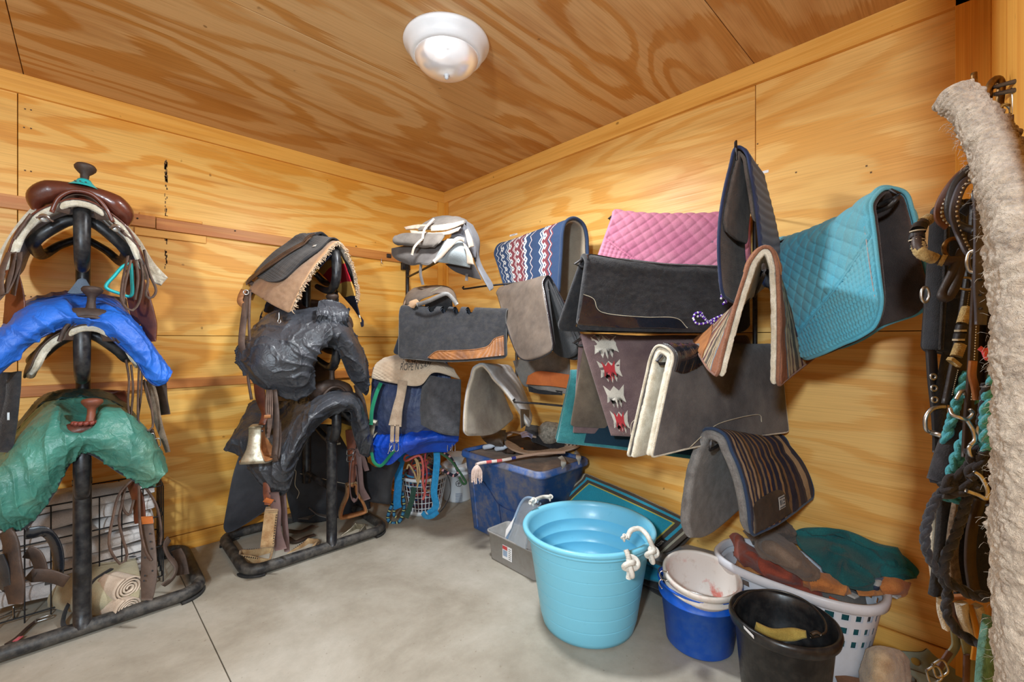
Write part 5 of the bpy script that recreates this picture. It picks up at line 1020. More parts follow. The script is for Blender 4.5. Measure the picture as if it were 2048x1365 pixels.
dsheet('front_flap', [[(895, 478, 2.42), (918, 480, 2.40), (936, 496, 2.42)], [(880, 500, 2.41), (905, 504, 2.38), (944, 515, 2.40)], [(866, 524, 2.43), (900, 528, 2.42), (940, 536, 2.42)]], cloth('pale_blue_grey', S(150, 156, 158)), t, th=.012, nu=20, nv=24)
dsheet('knee_patch', [[(926, 486, 2.37), (932, 490, 2.37)], [(932, 505, 2.36), (944, 512, 2.37)], [(934, 528, 2.38), (948, 530, 2.38)]], CRL, t, th=.01, nu=14, nv=8)
strap(t, [onD(*p) for p in ((868, 524, 2.40), (884, 510, 2.38), (900, 492, 2.36), (915, 478, 2.36), (928, 480, 2.38))], .022, .006, CRL, name='panel_edge')
dsheet('girth_flap', [[(890, 528, 2.5), (930, 526, 2.48), (944, 520, 2.46)], [(905, 540, 2.5), (940, 548, 2.48), (958, 548, 2.46)], [(925, 548, 2.5), (946, 556, 2.48), (963, 560, 2.46)]], cloth('charcoal_suede', S(70, 66, 66)), t, th=.01, nu=14, nv=16)
for q, w_, m_ in (([(868, 438, 2.50), (856, 450, 2.46), (848, 462, 2.44), (845, 478, 2.43)], .013, CRL), ([(845, 478, 2.43), (836, 486, 2.43), (828, 496, 2.43), (824, 510, 2.44)], .013, CRL), ([(842, 528, 2.5), (841, 548, 2.5), (846, 570, 2.5)], .016, SU2), ([(934, 548, 2.46), (933, 562, 2.46)], .016, SU2)): strap(t, [onD(*p) for p in q], w_, .004, m_, name='strap')
# navy and bright blue covers under a quilted tan pad
t = thing('folded_sheet', 'navy horse sheet with a green binding below the quilted tan pad', 'horse sheet', onD(800, 880, 2.7)); NVN = nylon('navy_nylon', S(58, 70, 104), S(40, 50, 80), .55, S(110, 116, 130))
G = dsheet('cloth', [[(746, 735, 2.72), (800, 728, 2.66), (850, 722, 2.62), (895, 724, 2.62)], [(742, 790, 2.68), (800, 790, 2.60), (855, 785, 2.60), (905, 780, 2.62)], [(740, 840, 2.68), (800, 850, 2.60), (855, 840, 2.60), (905, 830, 2.64)], [(742, 872, 2.70), (800, 880, 2.66), (855, 870, 2.66), (905, 862, 2.68)]], NVN, t, th=.012, nu=60, nv=70, disp=folds(.012, 4, 5, 41))
GRB = cloth('green_webbing', S(30, 128, 92)); strap(t, [onD(*p) for p in ((762, 766, 2.58), (752, 790, 2.57), (744, 820, 2.57), (742, 850, 2.58))], .022, .003, GRB, name='binding')
t = thing('folded_sheet', 'bright blue horse sheet hanging above the rope basket', 'horse sheet', onD(830, 930, 2.7)); BRB = nylon('bright_blue_nylon', S(16, 78, 196), S(12, 58, 160), .42)
dsheet('cloth', [[(742, 862, 2.72), (790, 862, 2.68), (850, 858, 2.66), (915, 862, 2.70)], [(742, 895, 2.66), (790, 890, 2.58), (850, 876, 2.58), (918, 872, 2.66)], [(744, 925, 2.66), (780, 930, 2.62), (812, 905, 2.60), (860, 884, 2.62), (916, 884, 2.68)]], BRB, t, th=.010, nu=50, nv=70, disp=folds(.010, 4, 5, 43))
dsheet('shaded_fold', [[(800, 900, 2.68), (850, 882, 2.68), (918, 880, 2.74)], [(820, 912, 2.78), (860, 905, 2.78), (895, 905, 2.8)]], BRB, t, th=.006, nu=12, nv=24)
strap(t, [onD(*p) for p in ((743, 905, 2.60), (748, 925, 2.60), (762, 932, 2.59), (780, 912, 2.58), (790, 900, 2.58))], .018, .003, GRB, name='binding')
t = thing('quilted_pad', 'pale tan quilted pad with faded black print, draped over the navy horse sheet', 'saddle pad', onD(820, 770, 2.6)); QT = cloth('tan_quilt', S(196, 176, 152), S(160, 136, 112), 4, 280, .85, .3, S(214, 200, 180), .4)
GQ = dsheet('quilted_cloth', [[(768, 718, 2.74), (800, 711, 2.72), (840, 714, 2.70), (876, 722, 2.68), (892, 738, 2.66)], [(752, 730, 2.62), (790, 722, 2.58), (835, 722, 2.55), (880, 726, 2.54), (906, 740, 2.56)], [(746, 745, 2.58), (785, 742, 2.53), (832, 742, 2.50), (875, 732, 2.49), (912, 748, 2.54)], [(744, 756, 2.58), (782, 765, 2.52), (838, 771, 2.49), (868, 745, 2.48), (919, 758, 2.55)]], QT, t, th=.012, nu=60, nv=120, disp=lambda u, v, P: .0025 * np.sqrt(np.abs(np.sin((u * 9 + v * 14) * PI) * np.sin((u * 9 - v * 14) * PI))) + vn(P, 12) * .002, bind=.003, bmat=QT)
def text3(name, body, c, ax_x, ax_y, size, mat, par, shear=0):
    cu = bpy.data.curves.new(name, 'FONT'); cu.body = body; cu.size = 1; cu.align_x = 'CENTER'; cu.align_y = 'CENTER'; tmp = bpy.data.objects.new('tmp', cu); C.objects.link(tmp)
    dg = bpy.context.evaluated_depsgraph_get(); me = bpy.data.meshes.new_from_object(tmp.evaluated_get(dg)); bpy.data.objects.remove(tmp); 
    V = np.array([v.co[:] for v in me.vertices]); Fc = [list(p.vertices) for p in me.polygons]; bpy.data.meshes.remove(me)
    return V * size, Fc
def text_on(name, body, G, uvf, size, mat, par, off, label=None):
    V, Fc = text3(name, body, None, None, None, size, mat, par); q = np.array([uvf(a, b) for a, b, _ in V]); P = ev2(G, q[:, 0], q[:, 1]) + uvnormal(G, q[:, 0], q[:, 1]) * off
    return obj(name, P, Fc, mat, par, smooth=False, label=label)
INK = plastic('faded_ink', S(70, 66, 62), .8)
text_on('lettering', 'ROPE N SAM', GQ, lambda a, b: (.58 - b * 1.1, .50 + a * .24), .24, INK, t, .009); text_on('lettering', '518-542-0202', GQ, lambda a, b: (.42 - b * 1.1, .49 + a * .22), .24, INK, t, .009)
# tan girth over the navy sheet
t = thing('girth', 'tan girth with steel buckles hanging over the navy horse sheet', 'girth', onD(790, 900, 2.5)); GT = cloth('tan_girth_wool', S(176, 156, 134), S(140, 118, 98), 14, 240)
ribbon('girth_band', [onD(*p) for p in ((806, 762, 2.50), (802, 790, 2.48), (795, 820, 2.48), (790, 852, 2.48))], [.055, .05, .058, .072], .014, -FWD, GT, t, n=30)
for dx in (-5, 5):
    ribbon('billet', [onD(790 + dx, 850, 2.475), onD(789 + dx, 884, 2.475)], .022, .006, -FWD, GT, t, n=8); c = onD(788 + dx, 894, 2.46); tube('buckle', [c + [-.010, 0, .02], c + [.010, 0, .02], c + [.011, 0, -.022], c + [-.010, 0, -.022], c + [-.010, 0, .02]], .0025, CHROME, t, n=26, seg=6)
tube('buckle_tongue', [onD(784, 890, 2.45), onD(778, 902, 2.44), onD(776, 908, 2.44)], .0022, CHROME, t, n=8, seg=6)
t = thing('girth', 'far end of a girth with two steel buckles beside the white bucket', 'girth', onD(903, 900, 2.74))
for px in (898, 907):
    c = onD(px, 896, 2.76); tube('buckle', [c + [-.010, 0, .024], c + [.010, 0, .024], c + [.011, 0, -.02], c + [-.010, 0, -.02], c + [-.010, 0, .024]], .0025, CHROME, t, n=26, seg=6)
ribbon('billet', [onD(905, 872, 2.78), onD(903, 888, 2.77)], .03, .005, -FWD, GT, t, n=6)
# dark grey felt piece, beige felt pad, grey pad with orange leather
t = thing('felt_pad', 'narrow dark grey felt pad between the navy sheet and the beige felt pad', 'saddle pad', onD(880, 870, 2.5))
dsheet('felt', [[(856, 758, 2.56), (862, 752, 2.50), (885, 757, 2.48), (922, 760, 2.50)], [(845, 780, 2.54), (862, 775, 2.46), (885, 778, 2.44), (922, 784, 2.47)], [(842, 820, 2.54), (862, 822, 2.46), (885, 826, 2.44), (921, 830, 2.47)], [(843, 850, 2.54), (866, 862, 2.46), (890, 870, 2.44), (918, 873, 2.47)]], cloth('charcoal_wool_felt', S(80, 80, 84), S(58, 58, 62), 20, 200, .97, .9), t, th=.02, nu=40, nv=50, disp=rumple(.003, 16, .0012, 90))
A = onD(962, 730, 2.34); B = onD(1012, 733, 2.85)
G = padgrid(A, B, [onD(1056, 856, 2.30), onD(1060, 840, 2.55), onD(1056, 826, 2.80)], [onD(930, 873, 2.34), onD(990, 868, 2.6), onD(1030, 838, 2.84)], r=.05, nside=1, bulge=.02)
t = padthing('felt_pad', 'beige grey felt pad hanging end-on with its arch open to the camera', 'saddle pad', G)
sheet('felt', G, [cloth('light_grey_wool', S(170, 168, 168), S(140, 136, 134), 8), BEIGEFELT, cloth('cream_wool_edge', S(190, 178, 160))], t, nu=50, nv=130, th=.024, rnd=.04, disp=rumple(.003, 10, .001, 90))
tube('seam', [ev2(G, np.array([u]), np.array([.9]))[0] - uvnormal(G, u, .9)[0] * -.014 for u in (.05, .3, .6)], .0012, INK, t, n=14, seg=4)
dsheet('leather_tab', [[(1040, 818, 2.26), (1058, 820, 2.40)], [(1042, 858, 2.25), (1058, 846, 2.40)]], GRLEA, t, th=.004, nu=8, nv=8)
t = thing('felt_pad', 'pale grey felt pad with an orange wear leather below the suede skirt', 'saddle pad', onD(1085, 780, 2.3))
GF = dsheet('felt', [[(1026, 722, 2.62), (1070, 712, 2.52), (1105, 704, 2.46), (1140, 700, 2.4)], [(1034, 745, 2.60), (1072, 740, 2.50), (1106, 735, 2.44), (1140, 732, 2.38)], [(1046, 768, 2.60), (1076, 772, 2.50), (1106, 772, 2.44), (1140, 772, 2.38)], [(1060, 770, 2.60), (1080, 778, 2.50), (1106, 784, 2.44), (1140, 790, 2.38)]], GREYFELT2, t, th=.018, nu=30, nv=40, disp=rumple(.003, 12))
dsheet('wear_leather', [[(1056, 752, 2.49), (1075, 743, 2.45), (1105, 745, 2.40), (1140, 750, 2.33)], [(1052, 769, 2.50), (1076, 771, 2.45), (1105, 773, 2.40), (1140, 778, 2.33)]], leather('orange_leather2', S(214, 118, 58), S(188, 96, 50), .45), t, th=.004, nu=12, nv=30)
dsheet('dark_border', [[(1056, 772, 2.55), (1085, 776, 2.48), (1125, 783, 2.39)], [(1058, 784, 2.56), (1085, 789, 2.49), (1125, 791, 2.40)]], BLACKFELT, t, th=.006, nu=8, nv=16)
t = thing('hanging_gear', 'dark leather and cloth hanging in shade beside the bright blue sheet', 'tack', onD(735, 960, 2.8))
dsheet('dark_leather', [[(735, 925, 2.85), (755, 935, 2.8), (785, 920, 2.75), (800, 925, 2.8)], [(730, 965, 2.85), (752, 965, 2.8), (775, 960, 2.78), (785, 965, 2.8)], [(728, 1000, 2.85), (745, 1005, 2.8), (770, 1008, 2.8), (782, 1010, 2.82)]], leather('black_chap_leather', S(40, 41, 46)), t, th=.01, nu=20, nv=30, disp=rumple(.01, 12))
# ------------------------------------------------------------------ buckets, totes, baskets
def bucket(name, label, c, prof, mat, n=72, rx=1, ry=1, ax=None, group=None, part='shell'):
    t = thing(name, label, 'bucket', c, group); lathe(part, prof, c, mat, t, n=n, rx=rx, ry=ry, ax=ax); return t
TUB = plastic('sky_blue_plastic', S(124, 204, 232), .32, var=.02)
c = onZ(1176, 1240, 0); c[2] = 0; H = .415; rb, rt = .197, .262
prof = [(.001, .002), (rb - .02, .002), (rb - .004, .008), (rb, .022)]
for k in range(1, 7):
    z = k * .053 + .02; r_ = rb + (rt - rb) * (z / H); s_ = (rt - rb) / H; prof += [(r_ - s_ * .024, z - .024), (r_ - s_ * .004, z - .004), (r_ - s_ * .002, z - .002), (r_ - .0022, z), (r_ + s_ * .002, z + .002), (r_ + s_ * .004, z + .004), (r_ + s_ * .024, z + .024)]
prof += [(rt - .006, H - .045), (rt - .004, H - .036), (rt + .010, H - .034), (rt + .012, H - .03), (rt + .012, H - .026), (rt + .010, H - .022), (rt + .018, H - .02), (rt + .020, H - .008), (rt + .016, H - .001), (rt + .006, H), (rt - .003, H - .006), (rt - .007, H - .02)]
for k in (6, 5, 4, 3, 2, 1): z = k * .053 + .02; r_ = rb + (rt - rb) * (z / H) - .004; prof += [(r_, z + .002), (r_ - .002, z), (r_ - .0008, z - .002)]
prof += [(rb - .006, .02), (rb - .02, .008), (.001, .007)]
mb = bucket('muck_bucket', 'large sky blue muck tub with white rope handles in the middle of the floor', c, prof, TUB, n=110)
ROPE = cloth('white_rope', S(236, 234, 226), S(210, 206, 196), 40, 300)
def rope(nm, pts, r, mat, par, n=60, label=None, lobes=6, tw=70): V, Fc, uv = tube_g(pts, r, n=n, seg=12, lobes=lobes, twist=tw); return obj(nm, V, Fc, mat, par, uv=uv, label=label)
def rp(px, py, dz): return onD(px, py, dz)
rope('rope_handle', [rp(1254, 1078, 1.67), rp(1262, 1062, 1.69), rp(1278, 1058, 1.70), rp(1290, 1066, 1.68), rp(1298, 1078, 1.66), rp(1304, 1092, 1.655), rp(1310, 1104, 1.65)], .010, ROPE, mb)
rope('rope_handle', [rp(1252, 1100, 1.585), rp(1257, 1115, 1.575), rp(1260, 1135, 1.57), rp(1257, 1158, 1.57)], .010, ROPE, mb); 
def knot(c_, r_, par, mat=ROPE):
    P = [c_ + np.array([(math.sin(t) + 2 * math.sin(2 * t)) * r_ * .42, (-math.sin(3 * t)) * r_ * .5, (math.cos(t) - 2 * math.cos(2 * t)) * r_ * .42]) for t in np.linspace(0, 2 * PI, 60)[:-1]]
    V, Fc, uv = tube_g(P, r_ * .36, raw=True, closed=True, seg=8); obj('rope_knot', V, Fc, mat, par, uv=uv)
knot(rp(1262, 1133, 1.565), .026, mb); knot(rp(1304, 1110, 1.64), .022, mb); knot(rp(1248, 1076, 1.655), .010, mb)
rope('rope_handle', [rp(1060, 1006, 2.04), rp(1072, 1000, 2.10), rp(1085, 995, 2.2), rp(1098, 994, 2.22)], .010, ROPE, mb); knot(rp(1066, 1004, 2.06), .014, mb); knot(rp(1100, 996, 2.22), .012, mb)
# blue bucket with a white one standing in it
c = onZ(1398, 1284, 0); c[2] = 0; BB = plastic('royal_blue_plastic', S(14, 92, 208), .42, S(90, 130, 190), .35, 16)
pf = lambda rb, rt, H: [(.001, .002), (rb - .01, .002), (rb, .012), (rb + (rt - rb) * .78, H * .78), (rt + .004, H * .785), (rt + .004, H * .80), (rt, H * .81), (rt, H - .008), (rt + .006, H - .006), (rt + .008, H), (rt + .002, H + .003), (rt - .005, H), (rt - .006, H * .8), (rb - .004, .014), (.001, .008)]
b1 = bucket('bucket', 'blue plastic bucket holding the white bucket, right of the sky blue tub', c, pf(.124, .150, .245), BB, n=64)
tube('wire_handle', [c + [.0, -.155, .22]] + [c + [.155 * math.cos(a) * -1, .155 * math.sin(a), .245 + .03 * math.sin((a + PI / 2))] for a in np.linspace(-PI / 2, PI / 2, 12)], .0022, CHROME, b1, n=40, seg=6)
for px, py in ((1319, 1151), (1318, 1168)): tube('handle_end', [onD(px + 16, py - 6, 1.60), onD(px + 4, py - 8, 1.60), onD(px, py, 1.60), onD(px + 6, py + 10, 1.6)], .002, CHROME, b1, n=14, seg=6)
x = NT('white_bucket_stained'); v = x.co(); k = x.mix(x.ramp(x.noise(v, 9, 4, .6), [(.52, (0, 0, 0, 1)), (.60, (.85, .85, .85, 1))]), S(222, 214, 206), S(206, 96, 80)); sp = x.sep(v)
k = x.mix(x.ramp(sp[2], [(.17, (0, 0, 0, 1)), (.24, (1, 1, 1, 1))]), k, S(224, 216, 208)); k = x.mix(x.math('MULTIPLY', x.ramp(x.noise(v, 30, 6, .7), [(.55, (0, 0, 0, 1)), (.7, (1, 1, 1, 1))]), .35), k, S(170, 140, 110)); x.col(k); x.rough(.45); WST = x.m
cw = onD(1403, 1146, 1.73) ; R = rotm(-.78, .16, 0); cw2 = cw - np.array([0, 0, .235]) @ R
b2 = bucket('bucket', 'stained white bucket tilted inside the blue bucket', cw2, [(.001, .0), (.105, .0), (.112, .01), (.132, .185), (.140, .187), (.140, .195), (.133, .197), (.134, .215), (.144, .217), (.145, .232), (.141, .237), (.133, .236), (.131, .225), (.128, .20), (.108, .014), (.001, .008)], WST, n=64, ax=R)
# black feed tub
c = onZ(1566, 1415, 0); c[2] = 0; BT = plastic('black_rubber_plastic', S(28, 29, 32), .34, S(120, 116, 110), .16, 20)
b3 = bucket('feed_tub', 'black rubber feed bucket in front of the white laundry basket', c + [0, 0, 0], [(.001, .0), (.112, .0), (.120, .01), (.142, .255), (.150, .260), (.157, .268), (.161, .286), (.158, .298), (.151, .301), (.145, .294), (.139, .26), (.116, .014), (.001, .008)], BT, n=72)
# find rim centre for parts
rc = c + [0, 0, .25]
P = [onZ(a, b, .300) for a, b in ((1466, 1216), (1480, 1196), (1510, 1182), (1560, 1183), (1610, 1202), (1645, 1236), (1652, 1262), (1640, 1272), (1622, 1276))]
tube('bail_handle', P, .0035, metal('dull_wire', S(120, 116, 110), .4), b3, n=60, seg=8)
tube('handle_grip', [onZ(1640, 1270, .308), onZ(1632, 1266, .313), onZ(1622, 1270, .308)], .006, metal('dull_wire', S(120, 116, 110), .4), b3, n=12, seg=8)
dsheet('sticker', [[(1487, 1252, 1.40), (1507, 1272, 1.36)], [(1488, 1258, 1.40), (1508, 1279, 1.36)]], TAPE, b3, th=.001, nu=6, nv=3)
t = thing('sponge', 'yellow sponge lying inside the black feed bucket', 'sponge', c + [0, 0, .10])
G = facing(np.array([[onZ(a, b, z) for a, b, z in r_] for r_ in (((1512, 1246, .255), (1545, 1258, .245), (1585, 1256, .245), (1612, 1262, .25)), ((1508, 1262, .22), (1545, 1280, .21), (1585, 1284, .21), (1614, 1276, .23)))])); sheet('foam', G, cloth('yellow_foam', S(206, 178, 96), S(180, 148, 70), 12), t, nu=20, nv=30, th=.02, disp=rumple(.003, 20))
# white laundry basket with holes
WB_ = plastic('white_basket_plastic', S(226, 228, 236), .4, S(170, 160, 150), .18, 9)
bc_ = np.array([-.212, -2.645, 0]); t = thing('laundry_basket', 'white oval laundry basket full of rags along the right wall', 'basket', bc_)
def oval(a, rx, ry, p=2.6): cc, ss = np.cos(a), np.sin(a); return np.stack([rx * np.sign(cc) * np.abs(cc) ** (2 / p), ry * np.sign(ss) * np.abs(ss) ** (2 / p)], -1)
na = 144; aa = np.arange(na) * 2 * PI / na; lv = []; zl = [(.0, .118, .205), (.012, .124, .213)] + [(z, .124 + .04 * z / .29, .213 + .06 * z / .29) for z in (.06, .118, .138, .162, .185, .208, .232, .254, .258)] + [(.262, .165, .275), (.270, .178, .287), (.292, .180, .289), (.299, .174, .283), (.296, .163, .270), (.275, .158, .264)]
V = np.concatenate([np.concatenate([oval(aa, rx, ry), np.full((na, 1), z * 1.07)], 1) for z, rx, ry in zl]) + bc_
Fc = []
for i in range(len(zl) - 1):
    for j in range(na):
        hole = i in (4, 6, 8) and (j % 5) in (1, 2, 3) and (j % 36) < 30
        if hole and not (26 < (j % 72) < 46 and False): continue
        a_, b_ = i * na + j, i * na + (j + 1) % na; Fc.append((a_, b_, b_ + na, a_ + na))
Vi = V.copy(); Vi[:, :2] = bc_[:2] + (V[:, :2] - bc_[:2]) * .975; nV = len(V); F2 = [[q + nV for q in f[::-1]] for f in Fc if f[0] < (len(zl) - 4) * na]
obj('shell', np.concatenate([V, Vi]), Fc + F2, WB_, t); obj('base', np.concatenate([[bc_ + [0, 0, .004]], V[:na] + [0, 0, .003]]), [(0, 1 + j, 1 + (j + 1) % na) for j in range(na)], WB_, t)
lb_ = box('price_sticker', onZ(1668, 1201, .28) , (.004, .03, .012), plastic('red_orange_sticker', S(222, 92, 52), .5), t, ax=yawax(-.35)); 
for q in ((1706, 1192), (1790, 1192)): box('rim_clip', onZ(q[0], q[1], .302), (.030, .026, .008), cloth('grey_plastic_clip', S(190, 188, 184)), t, ax=yawax(-.3), bev=.002)
def zg(rows): return facing(np.array([[onZ(a, b, z) for a, b, z in r_] for r_ in rows]))
def rag(label, rows, mat, th=.010, seed=1, a=.010, name='towel', cat='towel', grp=None, **k):
    G = zg(rows); t_ = thing(name, label, cat, base_of(G), grp); sheet('cloth', G, mat, t_, nu=60, nv=60, th=th, disp=lambda u, v, P: vn(P, 12, seed) * a + (1 - np.abs(vn(P, 13, seed + 3))) ** 5 * a * 1.3 - a * .5 + vn(P, 120, seed) * .001, **k); return t_, G
rag('dark teal towel heaped on top of the white laundry basket', [[(1576, 1070, .36), (1612, 1056, .36), (1690, 1061, .36), (1752, 1086, .32), (1796, 1096, .30)], [(1588, 1082, .38), (1640, 1076, .39), (1702, 1086, .38), (1762, 1104, .34), (1806, 1112, .31)], [(1606, 1102, .38), (1655, 1104, .40), (1712, 1118, .39), (1770, 1132, .35), (1826, 1140, .31)], [(1638, 1130, .36), (1680, 1138, .38), (1722, 1150, .37), (1764, 1152, .34), (1836, 1146, .30)], [(1680, 1166, .32), (1712, 1180, .32), (1742, 1182, .32), (1756, 1164, .31), (1816, 1160, .30)]], cloth('dark_teal_towel', S(44, 112, 112), S(28, 80, 84), 5, 200, .97, .9), th=.014, seed=3, a=.020)
rag('teal towel corner poking out at the right of the laundry basket', [[(1775, 1100, .37), (1800, 1108, .36), (1815, 1118, .35)], [(1790, 1128, .34), (1815, 1130, .33), (1838, 1142, .33)], [(1788, 1160, .31), (1812, 1160, .31), (1832, 1156, .31)]], cloth('dark_teal_towel', S(44, 112, 112)), seed=5)
rag('rust red corduroy cloth in the left part of the laundry basket', [[(1462, 1075, .34), (1472, 1070, .36), (1500, 1100, .34), (1560, 1120, .33), (1600, 1140, .32)], [(1468, 1095, .33), (1490, 1100, .37), (1520, 1118, .37), (1560, 1135, .36), (1606, 1150, .33)], [(1472, 1112, .31), (1500, 1128, .33), (1530, 1145, .34), (1570, 1158, .34), (1606, 1166, .31)], [(1490, 1128, .29), (1518, 1148, .295), (1548, 1162, .30), (1580, 1172, .30), (1604, 1175, .29)]], cloth('rust_corduroy', S(160, 80, 62), S(130, 60, 46), 8), seed=7, name='folded_cloth', cat='cloth')
rag('brown grey rolled cloth lying across the laundry basket', [[(1518, 1085, .40), (1540, 1072, .43), (1560, 1074, .43), (1600, 1105, .40), (1640, 1145, .36)], [(1514, 1095, .42), (1535, 1090, .46), (1560, 1098, .46), (1600, 1130, .42), (1640, 1152, .37)], [(1524, 1110, .39), (1545, 1112, .42), (1570, 1125, .41), (1605, 1145, .39), (1632, 1156, .36)], [(1540, 1122, .36), (1560, 1126, .38), (1578, 1138, .38), (1600, 1150, .36), (1620, 1154, .35)]], cloth('taupe_fleece', S(132, 114, 100), S(104, 88, 78), 10, 220), th=.02, seed=9, name='folded_cloth', cat='cloth')
rag('grey fluffy cloth behind the rolled cloth in the laundry basket', [[(1485, 1062, .40), (1520, 1050, .42), (1560, 1040, .43), (1585, 1052, .42)], [(1500, 1080, .40), (1530, 1068, .44), (1570, 1062, .45), (1590, 1072, .42)], [(1505, 1090, .37), (1540, 1086, .40), (1575, 1084, .40), (1595, 1090, .38)]], cloth('grey_fluff', S(122, 108, 98), S(96, 84, 76), 14, 180, .98, .9), seed=11, name='folded_cloth', cat='cloth')
OR_ = cloth('orange_suede', S(206, 140, 82), S(176, 108, 58), 9, 240)
rag('orange suede cloth at the front rim of the laundry basket', [[(1610, 1140, .36), (1640, 1146, .36), (1668, 1152, .34), (1690, 1172, .32)], [(1606, 1160, .33), (1640, 1164, .35), (1670, 1172, .34), (1700, 1182, .32)], [(1606, 1172, .30), (1640, 1182, .31), (1675, 1190, .31), (1705, 1190, .30)]], OR_, seed=13, name='folded_cloth', cat='cloth')
rag('orange suede strip on the right rim of the laundry basket', [[(1712, 1180, .32), (1740, 1182, .32), (1764, 1178, .31)], [(1718, 1192, .31), (1742, 1193, .31), (1772, 1190, .305)]], OR_, seed=15, a=.004, name='folded_cloth', cat='cloth')
rag('orange cloth under the teal towel corner at the right end', [[(1758, 1164, .34), (1790, 1162, .35), (1822, 1166, .33)], [(1758, 1176, .33), (1790, 1176, .34), (1815, 1178, .31)], [(1768, 1184, .31), (1792, 1188, .30), (1806, 1192, .29)]], OR_, seed=17, name='folded_cloth', cat='cloth')
rag('small blue plaid cloth between the teal towel and orange cloth', [[(1746, 1160, .35), (1762, 1156, .36), (1776, 1156, .36)], [(1742, 1172, .33), (1754, 1172, .34), (1764, 1164, .34)], [(1742, 1182, .315), (1752, 1182, .315), (1758, 1178, .32)]], stripes('blue_plaid', [(0, S(90, 100, 118)), (.2, S(170, 168, 164)), (.5, S(60, 70, 92)), (.8, S(160, 160, 160))]), seed=19, a=.004, name='folded_cloth', cat='cloth')
rs = random.Random(4)
fill = thing('rag_heap', 'mixed rags filling the laundry basket, seen through its holes', 'cloth', bc_ + [0, 0, .01])
for k, m_ in enumerate((TEALF, OR_, DKLEA, cloth('rust_corduroy', S(160, 80, 62)), cloth('dark_teal_towel', S(44, 112, 112)), GREYFELT)):
    a = k * 1.05; V, Fc, uv = lathe_g([(.001, -.12), (.08, -.1), (.11, 0), (.09, .09), (.001, .11)], bc_ + [.045 * math.cos(a), .14 * math.sin(a), .16 + .03 * (k % 2)], 20, .70, 1.05); V = V + vn(V, 20, k)[:, None] * .012; obj('rag', V, Fc, m_, fill)

# ------------------------------------------------------------------ blue storage tote and what lies on it
x = NT('dusty_blue_plastic'); v = x.co(); f = x.ramp(x.noise(v, 7, 9, .74), [(.44, (0, 0, 0, 1)), (.62, (1, 1, 1, 1))]); x.col(x.mix(x.math('MULTIPLY', f, .62), S(50, 98, 170), S(166, 156, 138))); x.rough(.5); x.bump(x.noise(v, 60, 3), .06, .003); TOTE = x.m
def rbox_rings(levels, n=10, cx=0, cy=0):
    out = []
    for z, hx, hy, r in levels:
        P = rrect(cx - hx, cx + hx, cy - hy, cy + hy, r, z, n); out.append(P)
    return np.array(out)
tc = np.array([-.262, -1.20]); levels = [(.003, .160, .28, .03), (.01, .17, .29, .035), (.46, .205, .335, .045), (.462, .222, .352, .05), (.475, .228, .358, .055), (.478, .226, .356, .055), (.495, .226, .356, .055), (.503, .218, .348, .05), (.500, .205, .335, .045), (.485, .198, .328, .04)]
t = thing('storage_tote', 'dusty dark blue storage tote heaped with gear against the right wall', 'storage box', (tc[0], tc[1], 0)); Q = rbox_rings(levels, 8, tc[0], tc[1]); a_, b_ = Q.shape[:2]
obj('shell', Q.reshape(-1, 3), [f[::-1] for f in grid_f(a_, b_, cv=True)], TOTE, t)
LV = [(.484, .19, .32, .04), (.486, .10, .2, .03), (.487, .01, .02, .005)]; Q = rbox_rings(LV, 8, tc[0], tc[1]); obj('lid_panel', Q.reshape(-1, 3), [f[::-1] for f in grid_f(3, Q.shape[1], cv=True)], cloth('dusty_brown_lid', S(140, 112, 84), S(104, 80, 60), 14), t)
# moulded wave line and corner rib
GR = plastic('shadow_blue_plastic', S(22, 48, 96), .6)
fx = lambda y, z: tc[0] - (.17 + .035 * z / .46) - .001
tube('moulded_line', [(fx(0, z), y, z) for y, z in ((-.92, .36), (-1.02, .355), (-1.10, .31), (-1.18, .24), (-1.28, .225), (-1.38, .24), (-1.46, .29), (-1.50, .30))], .0028, GR, t, n=40, seg=6)
tube('moulded_line', [(fx(0, z), y, z) for y, z in ((-.955, .35), (-.965, .2), (-.975, .03))], .003, TOTE, t, n=20, seg=6); tube('moulded_line', [(fx(0, z), y, z) for y, z in ((-1.19, .235), (-1.20, .12), (-1.18, .02))], .003, GR, t, n=20, seg=6)
for px, py in ((1126, 918), (1156, 908)): strap(t, [onZ(px - 6, py - 4, .508), onZ(px, py + 2, .506), onD(px + 1, py + 6, 2.31 if px < 1140 else 2.4), onD(px + 1, py + 18, 2.32 if px < 1140 else 2.42)], .028, .003, cloth('white_tape', S(200, 192, 180)), name='tape_tab', nor=-FWD + UP)
def zrope(par, pts, r, mat, n=70, nm='rope', **k): return rope(nm, [onZ(a, b, z) for a, b, z in pts], r, mat, par, n=n, **k)
REIN = leather('pale_dusty_rein', S(196, 170, 148), S(150, 126, 108), .6, 16)
t = thing('coiled_reins', 'pale brown leather reins coiled on the blue tote', 'reins', onZ(1060, 905, .5))
for k in range(5):
    q = [(1012 + k * 3, 872, .545 + .006 * k), (1010 - k, 880, .54), (1014 + k * 4, 895, .53), (1036 + k * 4, 908, .52), (1080 + k * 3, 914 - k * 2, .52), (1130 - k * 3, 906 - k * 2, .52), (1160 - k * 8, 893, .53), (1110 - k * 5, 884 - k, .56), (1060, 876 - k, .58), (1026 + k * 2, 868, .57), (1012 + k * 3, 870, .55)]
    strap(t, [onZ(*p) + UP * .012 for p in q], .017, .007, REIN, name='rein', nor=UP - FWD * .6, n=60)
t2 = thing('lead_whip', 'braided stick with a frayed cream tassel sticking out from the tote', 'whip', onZ(1030, 915, .5))
STK = stripes('stick_wrap', [(0, S(190, 160, 140)), (.30, S(70, 74, 150)), (.33, S(226, 214, 206)), (.39, S(206, 96, 96)), (.42, S(226, 214, 206)), (.45, S(206, 96, 96)), (.48, S(220, 200, 190))], wob=.0)
